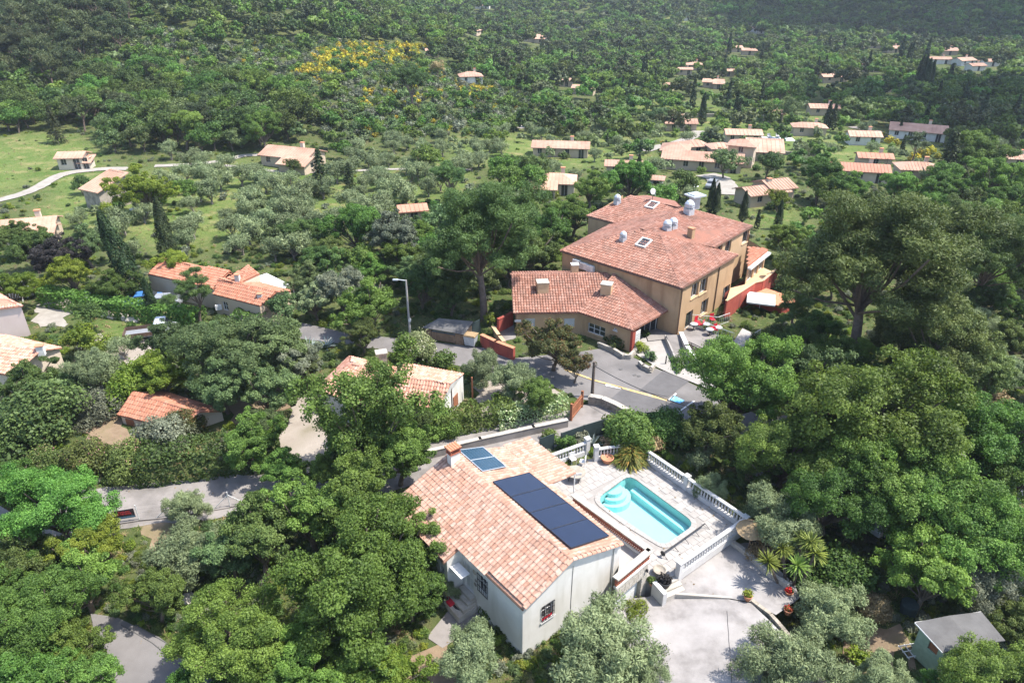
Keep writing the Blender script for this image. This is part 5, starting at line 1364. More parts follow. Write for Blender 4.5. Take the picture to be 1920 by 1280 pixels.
# ramp with its walls
k = MB(); r = [P(u, v, .9) for u, v in ((1249, 628), (1276, 627))]+[P(u, v, .1) for u, v in ((1296, 690), (1276, 692))]
k.prism([tuple(p[:2]) for p in r], -.3, [.9, .9, .14, .14]); k.face([tuple(p) for p in r]); tag(k.build('access_ramp', M['concrete']), kind='structure')
low_wall('ramp_wall', [(1277, 624), (1288, 648), (1304, 677)], .35, -.2, 1.15, M['cream_wall'], 'cream ramp wall with white top beside the hotel entrance ramp', cap=M['white'])
low_wall('ramp_kerb', [(1248, 628), (1262, 660), (1274, 690)], .15, -.1, .75, M['paver'], 'thin white kerb on the left of the hotel ramp', 'kerb')
k = MB(); p = P(1248, 682, .1); k.tube([(p.x, p.y, 0), (p.x, p.y, .95)], [.07, .06], 8); k.lathe([(.075, .95), (.06, 1.02), (0, 1.04)], p-Vector((0, 0, .1)), 8); world(k, 'bollard', M['dark'], 'short dark bollard in the white hotel forecourt', 'bollard')
# terrace in front of the ochre facade
tz = .55
tp = [P(u, v, tz) for u, v in ((1276, 626), (1296, 607), (1372, 640), (1376, 655), (1340, 672), (1318, 658), (1290, 642))]
k = MB(); k.prism([tuple(p[:2]) for p in tp], -1.0, tz); tag(k.build('cafe_terrace', M['concrete']), kind='structure'); keep([p[:2] for p in tp])
k = MB(); tp2 = [P(u, v, .3) for u, v in ((1374, 642), (1392, 615), (1424, 630), (1376, 662))]; k.prism([tuple(p[:2]) for p in tp2], -1.0, .3); tag(k.build('lower_terrace', M['paver']), kind='structure'); keep([p[:2] for p in tp2])
def railing(pix, z, label, h=1.0, step=.28, m='white', board=False, sp=None):
    pts = [V2(P(u, v, z)) for u, v in pix]; c = sum(pts, Vector())/len(pts); t = thing('railing', label, 'railing', (c.x, c.y, z)); k = MB(); kk = MB()
    for a, b in zip(pts[:-1], pts[1:]):
        k.tube([(a.x, a.y, z+h), (b.x, b.y, z+h)], .03, 5); k.tube([(a.x, a.y, z+.1), (b.x, b.y, z+.1)], .022, 5); n_ = max(1, int((b-a).length/step))
        for i in range(n_+1): p = a.lerp(b, i/n_); kk.box((p.x, p.y, z+h/2), (.03, .03, h), 0)
    part(k, 'rail', M[m], t); part(kk, 'baluster_bars', M[m], t)['kind'] = 'stuff'
    return t
railing([(1296, 607), (1344, 612), (1366, 604)], tz, 'cream railing along the facade side of the cafe terrace', 1.15, .3)
railing([(1306, 612), (1345, 630), (1374, 640)], tz, 'grey railing on the right side of the cafe terrace', 1.0, .4, 'metal')
railing([(1375, 660), (1400, 646), (1424, 631)], .3, 'white railing at the edge of the lower terrace', .9, .3)
k = MB(); a, b = P(1292, 641, tz+.25), P(1322, 655, tz+.25); 
t_ = thing('bench', 'long black bench frame on the near edge of the cafe terrace', 'bench', (a+b)/2-Vector((0, 0, .25)))
k = MB(); k.tube([a, b], .05, 4); k.tube([a-Vector((0, 0, .2)), b-Vector((0, 0, .2))], .04, 4); part(k, 'rail', M['dark'], t_)
for f in (0, .15, .85, 1): k = MB(); q = a.lerp(b, f); k.box((q.x, q.y, tz+.13), (.06, .06, .28)); part(k, 'leg', M['dark'], t_)
for i, (u, v, rz, lb) in enumerate(((1307, 611, .6, 'red chair nearest the terrace door of the hotel'), (1313, 616, -2.2, 'red chair in front of the first cafe table'), (1335, 606, .3, 'red chair behind the grey railing, farthest on the terrace'), (1336, 622, -2.6, 'red chair on the right of the cafe terrace'), (1341, 625, -2.2, 'red chair nearest the right railing of the cafe terrace'))):
    p = P(u, v, tz); chair((p.x, p.y, tz), rz, lb, 'red', 'red cafe chairs', 'chair', 1.15)
for u, v, lb in ((1323, 618, 'grey cafe table between the red chairs'), (1300, 618, 'grey cafe table near the ramp wall'), (1330, 628, 'grey cafe table nearest the ramp side')):
    p = P(u, v, tz); t_ = thing('cafe_table', lb, 'table', (p.x, p.y, tz), 0, 'cafe tables'); k = MB(); k.lathe([(.4, .7), (.42, .73), (0, .735)], (p.x, p.y, tz), 14); part(k, 'table_top', M['metal'], t_); k = MB(); k.lathe([(.25, 0), (.05, .05), (.04, .7)], (p.x, p.y, tz), 8); part(k, 'stem', M['dark'], t_)
def parasol(p, label, r=1.5, h=2.4, m='white', sq=True):
    t = thing('parasol', label, 'parasol', p); n = 4 if sq else 8
    k = MB(); k.tube([(p.x, p.y, p.z), (p.x, p.y, p.z+h+.1)], .04, 6); part(k, 'pole', M['white'], t)
    k = MB(); rim = [(p.x+r*1.3*math.cos(2*math.pi*(i+.3)/n), p.y+r*1.3*math.sin(2*math.pi*(i+.3)/n), p.z+h-.45) for i in range(n)]; top = (p.x, p.y, p.z+h)
    for i in range(n): k.face([rim[i], rim[(i+1) % n], top]); a, b = rim[i], rim[(i+1) % n]; k.face([a, (a[0], a[1], a[2]-.18), (b[0], b[1], b[2]-.18), b])
    part(k, 'canopy', M[m], t); return t
p = P(1428, 554, 1.9); parasol(Vector((p.x, p.y, -1.2)), 'square white parasol below the red terrace parapet of the hotel', 1.7, 3.2)
for u, v, lb in ((1344, 640, 'tall white parasol-shaped terrace lamp among the shrubs'),):
    p = P(u, v, .5); t_ = thing('terrace_lamp', lb, 'lamp', (p.x, p.y, -.2)); k = MB(); k.tube([(p.x, p.y, -.2), (p.x, p.y, 2.2)], .04, 6); part(k, 'post', M['metal'], t_); k = MB(); k.lathe([(.3, 2.1), (.36, 2.2), (.2, 2.3), (0, 2.32)], (p.x, p.y, 0), 12); part(k, 'lamp_head', M['white'], t_)
# red building blocks beyond, half hidden under the big pine
k = MB(); a, b = P(1462, 600, -.6), P(1490, 586, -.6); d = (b-a).normalized(); n = Vector((-d.y, d.x, 0)); k.prism([tuple(q[:2]) for q in (a, b, b+n*4, a+n*4)], -4, 1.0)
t_ = thing('red_annex', 'small red flat-roofed block under the big pine', 'building', (a+b)/2-Vector((0, 0, 3))); part(k, 'wall', M['red_wall'], t_)
k = MB(); k.prism([tuple(q[:2]) for q in (a-d*.2-n*.2, b+d*.2-n*.2, b+n*4.2, a+n*4.2)], 1.0, 1.15); part(k, 'roof_edge', M['terra'], t_)
for s_ in (.3, .7): k = MB(); q = a.lerp(b, s_)-n*.05; k.box((q.x, q.y, -.9), (.8, .12, 1.6), math.atan2(d.y, d.x)); part(k, 'shutter', M['gutter'], t_)
k = MB(); a, b = P(1420, 590, -1.2), P(1462, 598, -1.2); k.prism([tuple(q[:2]) for q in (a, b, b+Vector((1, 4, 0)), a+Vector((1, 4, 0)))], -3.6, -1.2); t_ = thing('lean_to', 'grey lean-to roof between the hotel and the small red block', 'shed', (a+b)/2); part(k, 'wall', M['wood'], t_)
k = MB(); k.prism([tuple(q[:2]) for q in (a+Vector((-.3, -.4, 0)), b+Vector((.3, -.4, 0)), b+Vector((1, 4, 0)), a+Vector((1, 4, 0)))], -1.19, -1.05); part(k, 'roof', M['felt'], t_)
low_wall('garden_wall', [(1460, 525), (1476, 530), (1490, 536)], .3, -3, .2, M['red_wall'], 'short red garden wall beside the big pine', cap=M['terra'])

# red delivery yard walls left of the annex
low_wall('yard_wall', [(904, 628), (930, 640), (962, 652)], .35, -.2, 1.35, M['red_wall'], 'dark red yard wall facing the street', cap=M['terra'])
low_wall('yard_wall', [(935, 598), (948, 592), (959, 586)], .3, -.2, 1.6, M['red_wall'], 'bright red yard wall running back to the annex', cap=M['red_wall'])
sheet('delivery_yard', fp([(925, 615), (960, 596), (968, 635), (945, 640)]), M['concrete'], .06)
low_wall('planter_edge', [(925, 612), (936, 628), (944, 638)], .4, 0, .7, M['ochre_pale'], 'curved pale edge inside the red yard', 'kerb')
k = MB(); a, b = P(882, 608, 1.7), P(900, 598, 1.7); d = (b-a).normalized(); k.box(((a.x+b.x)/2, (a.y+b.y)/2, .85), ((b-a).length, .08, 1.7), math.atan2(d.y, d.x)); world(k, 'yard_gate', M['screen'], 'blue-grey metal gate between the bin shed and the planter', 'gate')
# bin shed
def build_bin_shed():
    z = 1.9; a, b = V2(P(797, 613, z-.45)), V2(P(868, 625, z-.45)); c, d_ = V2(P(884, 605, z)), V2(P(826, 600, z))
    t = thing('bin_shed', 'weathered timber bin shed with grey felt roof by the street', 'shed', ((a+b)/2))
    dd = (b-a); L_ = dd.length; dd.normalize(); n = Vector((dd.y, -dd.x, 0)); rz = math.atan2(dd.y, dd.x)
    for s0, s1, w0, w1 in ((0, L_*.16, -.1, 1.45), (L_*.17, L_*.78, .1, 1.05), (L_*.79, L_, -.1, 1.45)):
        n_ = max(2, int((s1-s0)/.16))
        for i in range(n_):
            k = MB(); p = a+dd*(s0+(s1-s0)*(i+.5)/n_); k.box((p.x, p.y, (w0+w1)/2), ((s1-s0)/n_-.015, .04, w1-w0), rz); part(k, 'board', M['wood'], t)
    for q0, q1 in ((b, c), (a, d_), (d_, c)):
        e = (q1-q0); l = e.length; e.normalize(); r_ = math.atan2(e.y, e.x); n_ = max(2, int(l/.2))
        k = MB()
        for i in range(n_): p = q0+e*(l*(i+.5)/n_); k.box((p.x, p.y, .75), (l/n_-.015, .04, 1.6), r_)
        part(k, 'board_wall', M['wood'], t)['kind'] = 'stuff'
    k = MB(); up = [Vector((q.x, q.y, zz)) for q, zz in ((a+n*.25-dd*.2, 1.5), (b+n*.25+dd*.2, 1.5), (c+dd*.2, 2.1), (d_-dd*.2, 2.1))]; slab(k, up, .08); part(k, 'roof', M['felt'], t)
    keep([tuple(q[:2]) for q in (a, b, c, d_)])
    for i in range(3):
        p = a+dd*(L_*(.28+.2*i))-n*.75; wheelie((p.x, p.y, .04), rz+3.14, 'yellow-lidded bin in the timber shed, ' + ('on the left', 'in the middle', 'on the right')[i], 'yellow_lid')
    p = b+dd*.75-n*.3; wheelie((p.x, p.y, .04), rz, 'grey bin with pale lid outside the right end of the shed', 'straw', 1.15)
def wheelie(loc, rz, label, lid, s=1.0):
    t = thing('wheelie_bin', label, 'bin', loc, rz, 'bins by the timber shed', s)
    k = MB(); k.v = [(x*(.46 if z < .5 else .55), y*(.38 if z < .5 else .46), z) for z in (.12, 1.05) for x, y in ((-1, -1), (1, -1), (1, 1), (-1, 1))]; k.f = [(3, 2, 1, 0), (4, 5, 6, 7), (0, 1, 5, 4), (1, 2, 6, 5), (2, 3, 7, 6), (3, 0, 4, 7)]; k.m = [0]*6
    put(k.mesh('body', M['metal']), 'body', t)
    k = MB(); k.box((0, 0, 1.1), (1.2, 1.0, .1)); k.box((0, -.1, 1.17), (1.0, .7, .06)); put(k.mesh('lid', M[lid]), 'lid', t)
    for x in (-.4, .4): k = MB(); k.tube([(x-.05, .35, .12), (x+.05, .35, .12)], .12, 10); put(k.mesh('wheel', M['rubber']), 'wheel', t)
M['yellow_lid'] = mat('yellow_plastic', (.55, .40, .02), (.6, .45, .04), 3, .5)
build_bin_shed()

# lamp post, poles, wires
def street_lamp(u, v, htop, label, arm=(-.9, -.1)):
    p = G(u, v); t = thing('street_lamp', label, 'street lamp', p); k = MB(); k.tube([(0, 0, 0), (0, 0, htop)], [.15, .09], 8); put(k.mesh('post', M['paver']), 'post', t)
    k = MB(); k.tube([(0, 0, htop-.05), (arm[0], arm[1], htop+.1)], .04, 5); k.box((arm[0]*1.2, arm[1]*1.2, htop+.08), (.55, .22, .12)); put(k.mesh('lamp_head', M['metal']), 'lamp_head', t)
    k = MB(); k.box((.1, -.05, htop*.3), (.25, .2, .35)); put(k.mesh('junction_box', M['white']), 'junction_box', t); return t
def pole(u, v, vt, label, cross=False, m='pole_wood', name='utility_pole', r=.14, lean=0):
    p = G(u, v); h = Zat(vt, p.y)-p.z; t = thing(name, label, 'pole', p); k = MB(); k.tube([(0, 0, -.3), (lean*h, 0, h)], [r, r*.7], 8); put(k.mesh('post', M[m]), 'post', t)
    if cross:
        k = MB(); k.box((0, 0, h-.3), (1.5, .1, .1), .3); k.box((0, 0, h-.8), (1.2, .1, .1), .3); put(k.mesh('cross_arm', M['white']), 'cross_arm', t)
        k = MB()
        for x in (-.6, 0, .6): k.lathe([(.05, 0), (.06, .12), (0, .18)], (x, x*.3, h-.25), 6)
        put(k.mesh('insulator', M['white']), 'insulator', t)
    return p+Vector((lean*h, 0, h))
g = G(769, 630); street_lamp(769, 630, Zat(525, g.y)-g.z, 'tall pale street lamp standing in front of the trees by the street')
top = pole(1110, 744, 678, 'dark wooden pole beside the low stone wall at the street corner', name='utility_pole', r=.17)
def wire(a, b, sag=.5, label='', r=.02):
    k = MB(); a = Vector(a); b = Vector(b); k.tube([a.lerp(b, i/14)-Vector((0, 0, sag*4*(i/14)*(1-i/14))) for i in range(15)], r, 4)
    world(k, 'overhead_cable', M['dark'], label, 'cable')
wire(top-Vector((0, 0, .4)), P(1330, 772, 4.6), .5, 'black cable sagging from the dark street pole over the car park', .035)
g2 = G(8, 1015); q = Zat(955, g2.y)
pole(10, 1015, 955, 'orange-brown wooden post at the left edge beside the lane', m='redwood', r=.2, lean=-.05)
pole(549, 368, 335, 'thin dark pole in the olive grove near the fir', r=.09)
pole(557, 426, 404, 'grey electricity pole with cross-arms in the olive grove', True, 'wood', r=.12)
pole(1660, 318, 296, 'thin dark pole behind the pink-roofed valley house', r=.09)

# lane, walls and fences between the villa and the street
lane = [(1190, 778), (1140, 776), (1090, 795), (1010, 812), (900, 836), (790, 868), (660, 905), (520, 922), (400, 932), (240, 948), (80, 968), (-60, 985)]
ribbon('lane', lane, 4.6, M['concrete'], .05)
stone_wall('stone_wall', [(1106, 742), (1130, 746), (1155, 757), (1186, 774)], .45, -.2, .85, 'low stone wall with pale coping beside the dark pole', sz=.34, cap='pale_stone')
def plank_gate(label, pa_, pb_, z0, z1, m='redwood'):
    a, b = V2(P(*pa_, z1)), V2(P(*pb_, z1)); d = b-a; L_ = d.length; d.normalize(); rz = math.atan2(d.y, d.x); t = thing('garden_gate', label, 'gate', (a+b)/2+Vector((0, 0, z0)))
    n_ = int(L_/.22)
    for i in range(n_): k = MB(); p = a+d*(L_*(i+.5)/n_); k.box((p.x, p.y, (z0+z1)/2-.1*abs(i/n_-.5)), (L_/n_-.03, .04, z1-z0), rz); part(k, 'plank', M[m], t)
    k = MB(); n = Vector((d.y, -d.x, 0))*.05
    for zz in (z0+.3, z1-.3): p = (a+b)/2+n; k.box((p.x, p.y, zz), (L_, .05, .1), rz)
    part(k, 'rail', M[m], t)
    for q in (a-d*.12, b+d*.12): k = MB(); k.box((q.x, q.y, (z0+z1)/2+.1), (.2, .2, z1-z0+.3), rz); part(k, 'gate_post', M[m], t)
plank_gate('red-brown plank gate standing open beside the lane and variegated hedge', (1073, 760), (1091, 738), 0, 1.55)
def screen_fence(pix, z1, label):
    pts = []
    for u, v in pix:
        g = G(u, v+20); p = P(u, v, ht(g.x, g.y)+z1); pts.append(V2(p))
    c = sum(pts, Vector())/len(pts); t = thing('screen_fence', label, 'fence', (c.x, c.y, ht(c.x, c.y)))
    for a, b in zip(pts[:-1], pts[1:]):
        n_ = max(1, int((b-a).length/2))
        for j in range(n_):
            q0, q1 = a.lerp(b, j/n_), a.lerp(b, (j+1)/n_); m_ = (q0+q1)/2; d = (q1-q0); z0 = ht(m_.x, m_.y); k = MB()
            k.box((m_.x, m_.y, z0+z1/2), (d.length-.07, .05, z1), math.atan2(d.y, d.x)); part(k, 'screen_panel', M['screen'], t)
            k = MB(); k.tube([(q0.x, q0.y, z0-.1), (q0.x, q0.y, z0+z1+.05)], .035, 5); part(k, 'fence_post', M['dark'], t)
screen_fence([(1012, 822), (1040, 812)], 1.6, 'short dark green screen fence behind the porch roof')
screen_fence([(1052, 812), (1095, 797), (1132, 786), (1180, 777), (1252, 769)], 1.6, 'long dark green screen fence between the lane and the pool garden')
low_wall('lane_wall', [(800, 846), (900, 822), (1000, 800), (1062, 787)], .3, -1.2, .75, M['concrete'], 'long grey rendered wall along the far side of the lane', cap=M['pale_stone'])
low_wall('lane_kerb', [(255, 912), (380, 902), (480, 892)], .35, -1, -.35, M['pale_stone'], 'pale kerb between the lane and the dark hedge', 'kerb')
# mesh fence with its sign
def mesh_fence():
    pix = [(205, 985), (262, 976), (325, 970), (432, 951), (520, 935)]; pts = [G(u, v) for u, v in pix]; c = sum(pts, Vector())/5
    t = thing('wire_fence', 'thin wire fence with grey posts along the near side of the lane', 'fence', c)
    for i, p in enumerate(pts):
        k = MB(); k.tube([p, p+Vector((0, 0, 1.5))], .045, 5); part(k, 'fence_post', M['shutter'], t)
        if i in (2, 3):
            for s_ in (-1, 1): q = p.lerp(pts[i+s_], 1.3/((pts[i+s_]-p).length)); k = MB(); k.tube([p+Vector((0, 0, 1.2)), q], .035, 5); part(k, 'brace', M['shutter'], t)
    k = MB()
    for a, b in zip(pts[:-1], pts[1:]):
        for j in range(5): k.tube([a+Vector((0, 0, .1+.33*j)), b+Vector((0, 0, .1+.33*j))], .004, 3)
    part(k, 'wire', M['dark'], t)
    k = MB()
    for a, b in zip(pts[:-1], pts[1:]):
        d = (b-a); m_ = (a+b)/2; k.box((m_.x, m_.y, m_.z-.05), (d.length, .22, .4), math.atan2(d.y, d.x))
    world(k, 'fence_base', M['concrete'], 'low concrete base under the wire fence of the lane', 'kerb')
    # the sale board: dark red with two lines of red lettering and a blue strip
    a, b = P(230, 970, .35), P(260, 963, .35); g = pts[1]; b = g+Vector((-.15, -.06, 0)); d = (V2(b)-V2(P(232, 981, g.z))).normalized(); rz = math.atan2(d.y, d.x)
    w_, h_ = 1.35, .78; ctr = V2(b)-d*w_/2; zc_ = g.z+.85; n = Vector((d.y, -d.x, 0))
    s = thing('sale_sign', 'dark rectangular board with red lettering hung on the wire fence', 'sign', (ctr.x, ctr.y, g.z))
    k = MB(); k.box((ctr.x, ctr.y, zc_), (w_, .03, h_), rz); part(k, 'board', M['sign_dark'], s)
    k = MB(); q = ctr+n*.02; k.box((q.x, q.y, zc_-.3), (w_*.98, .01, .14), rz); part(k, 'blue_strip', M['sign_blue'], s)
    cu = bpy.data.curves.new('lettering', 'FONT'); cu.body = 'TERRAIN\nÀ VENDRE'; cu.size = .2; cu.align_x = 'CENTER'; cu.extrude = .004; cu.space_line = .9; cu.materials.append(M['sign_red'])
    tmp = bpy.data.objects.new('lettering', cu); link(tmp); bpy.context.view_layer.update(); o = bpy.data.objects.new('lettering', bpy.data.meshes.new_from_object(tmp.evaluated_get(bpy.context.evaluated_depsgraph_get()))); bpy.data.objects.remove(tmp); link(o, s); o['kind'] = 'stuff'; q = n*.03; o.location = (q.x, q.y, .98); o.rotation_euler = (R(90), 0, rz)
M['sign_dark'] = mat('sign_board', (.03, .022, .03), (.045, .032, .04), 4, .5); M['sign_red'] = mat('sign_lettering', (.45, .03, .04), (.5, .05, .05), 4, .5); M['sign_blue'] = mat('sign_blue', (.06, .13, .2), (.08, .16, .24), 4, .5)
mesh_fence()
# road at the lower left corner, yards
sheet('road', gpoly([(170, 1150), (220, 1158), (300, 1195), (345, 1230), (430, 1300), (520, 1400), (180, 1400), (190, 1250)]), M['asphalt'], ('g', .05))
for du in (0, 26):
    a = [G(u+du, v) for u, v in ((228, 1172), (285, 1205), (340, 1250), (400, 1310))]; k = MB()
    k.tube([p+Vector((0, 0, .06)) for p in a], .035, 4); tag(k.build('tyre_groove', M['felt']), kind='structure')
sheet('gravel_yard', gpoly([(548, 750), (590, 740), (600, 790), (640, 850), (610, 895), (540, 890), (525, 820)]), M['gravel'], ('g', .04))
sheet('gravel_yard', gpoly([(220, 640), (300, 615), (335, 640), (300, 670), (215, 690), (190, 665)]), M['gravel'], ('g', .05))
sheet('gravel_yard', gpoly([(58, 582), (70, 572), (92, 566), (112, 567), (128, 574), (136, 586), (128, 594), (132, 606), (118, 613), (96, 610), (74, 614), (60, 606), (66, 596)]), M['track'], ('g', .05))
sheet('dirt_bank', gpoly([(420, 760), (560, 700), (560, 760), (440, 800)]), M['soil'], ('g', .04))
sheet('garden_soil', gpoly([(150, 790), (220, 770), (260, 830), (170, 850)]), M['soil'], ('g', .04))
sheet('garden_soil', gpoly([(880, 720), (1000, 700), (1060, 740), (900, 780)]), M['gravel'], ('g', .04))
sheet('front_path', gpoly([(800, 1195), (860, 1120), (905, 1140), (900, 1170), (830, 1215)]), M['concrete'], ('g', .05))
sheet('garden_soil', gpoly([(760, 1260), (830, 1190), (900, 1290), (780, 1330)]), M['soil'], ('g', .04))
sheet('garden_soil', gpoly([(1590, 1180), (1700, 1170), (1720, 1250), (1640, 1280), (1570, 1230)]), M['soil'], ('g', .04))
sheet('garden_soil', gpoly([(270, 960), (340, 950), (330, 1060), (275, 1060)]), M['soil'], ('g', .04))
sheet('car_park', gpoly([(1420, 790), (1560, 760), (1800, 830), (1900, 900), (1860, 960), (1700, 980), (1500, 890)]), M['asphalt'], ('g', .05))

# vehicles
def car(loc, rz, label, paint, kind='car', s=1.0):
    t = thing('parked_car', label, 'car', loc, rz, None, s)
    prof = [(-2.05, .35), (-2.1, .75), (-1.95, .95), (-1.35, 1.02), (-.75, 1.42), (.75, 1.46), (1.55, 1.05), (2.0, .98), (2.08, .6), (2.05, .32)]
    k = MB(); rows = []
    for y, ins_ in ((-.86, .0), (-.8, .02), (.8, .02), (.86, .0)):
        rows.append([(x*(.985 if abs(y) > .84 else 1), y*(1-.16*max(0, (z-.95)/.5)), z) for x, z in prof])
    for r_ in range(3): k.grid([rows[r_], rows[r_+1]])
    k.face(rows[0][::-1]); k.face(rows[3]); put(k.mesh('body', M[paint]), 'body', t)
    k = MB(); k.v = [(-1.3, -.74, 1.06), (-1.3, .74, 1.06), (-.8, .68, 1.40), (-.8, -.68, 1.40), (1.48, -.74, 1.1), (1.48, .74, 1.1), (.82, .68, 1.44), (.82, -.68, 1.44)]; k.f = [(0, 1, 2, 3), (5, 4, 7, 6)]; k.m = [0, 0]
    k.v = [(x+(-.03 if x < 0 else .03), y, z+.015) for x, y, z in k.v]; put(k.mesh('windscreen', M['glass']), 'windscreen', t)
    for y in (-1, 1):
        k = MB(); k.face([(-1.1, y*.835, 1.06), (1.3, y*.835, 1.08), (.72, y*.79, 1.38), (-.72, y*.79, 1.36)]); put(k.mesh('side_window', M['glass']), 'side_window', t)
    for x in (-1.3, 1.3):
        for y in (-.78, .78):
            k = MB(); k.tube([(x, y-.1, .32), (x, y+.1, .32)], .32, 12); wh = put(k.mesh('wheel', M['rubber']), 'wheel', t); k = MB(); k.tube([(x, y-.105, .32), (x, y+.105, .32)], .18, 10); put(k.mesh('rim', M['metal']), 'rim', wh)
    return t
def truck(loc, rz, label):
    t = thing('flatbed_truck', label, 'truck', loc, rz)
    k = MB(); k.box((-.9, 0, .75), (3.0, 1.9, .12)); put(k.mesh('load_bed', M['car_grey']), 'load_bed', t)
    for c, d in (((-.9, -.97, 1.0), (3.0, .05, .42)), ((-.9, .97, 1.0), (3.0, .05, .42)), ((-2.42, 0, 1.0), (.05, 1.95, .42)), ((.6, 0, 1.1), (.05, 1.95, .65))):
        k = MB(); k.box(c, d); put(k.mesh('side_board', M['gutter']), 'side_board', t)
    k = MB(); prof = [(.7, .4), (.7, 1.95), (.85, 2.05), (1.75, 2.0), (2.3, 1.25), (2.75, 1.1), (2.8, .4)]
    k.grid([[(x, -.93, z) for x, z in prof], [(x, .93, z) for x, z in prof]]); k.face([(x, -.93, z) for x, z in prof][::-1]); k.face([(x, .93, z) for x, z in prof]); cb = put(k.mesh('cab', M['car_white']), 'cab', t)
    k = MB(); k.face([(1.83, -.8, 1.95), (2.3, -.84, 1.3), (2.3, .84, 1.3), (1.83, .8, 1.95)]); k.v = [(x+.02, y, z+.015) for x, y, z in k.v]; put(k.mesh('windscreen', M['glass']), 'windscreen', cb)
    for y in (-.94, .94): k = MB(); k.face([(1.0, y, 1.3), (2.05, y, 1.3), (1.7, y, 1.85), (1.0, y, 1.85)]); put(k.mesh('side_window', M['glass']), 'side_window', cb)
    k = MB(); k.box((.2, 0, .55), (4.6, .8, .2)); put(k.mesh('chassis', M['dark']), 'chassis', t)
    for x in (-1.5, 2.0):
        for y in (-.82, .82): k = MB(); k.tube([(x, y-.13, .36), (x, y+.13, .36)], .36, 12); put(k.mesh('wheel', M['rubber']), 'wheel', t)
g = G(283, 634); truck(g, .30, 'white flatbed truck with grey load bed parked on the gravel')
for (u, v, rz, lb, pt) in ((272, 571, .25, 'blue car parked behind the hedge by the leaning cypress', 'car_blue'), (192, 556, .9, 'white car half hidden under the yellow-green trees', 'car_white'), (308, 575, .1, 'silver car behind the hedge, beside the round pine', 'car_grey'), (30, 560, .5, 'small dark car behind the light green bushes on the left', 'car_grey'),
        (1335, 352, 1.1, 'dark car on the white driveway in the valley', 'car_grey'), (1500, 838, .4, 'white car in the car park under the right-hand trees', 'car_white'), (1560, 868, .5, 'pale blue car glimpsed between the trunks in the car park', 'car_blue'), (1690, 912, .6, 'blue car in the car park, right part, under oaks', 'car_blue'), (1640, 890, .5, 'white car beside the blue one in the car park', 'car_white'), (1660, 985, .5, 'white car at the near edge of the car park', 'car_white'), (1900, 918, .8, 'grey car at the right edge of the photo', 'car_grey'), (1258, 299, .3, 'white car beside the long valley farmhouse', 'car_white'), (1455, 900, .6, 'silver car nearest the pool garden under the trees', 'car_grey')):
    car(G(u, v)+Vector((0, 0, .05)), rz, lb, pt)
k = MB(); g = G(1530, 815); car(g+Vector((0, 0, .05)), .4, 'red vehicle glimpsed through the foliage of the car park', 'car_red', s=1.1)

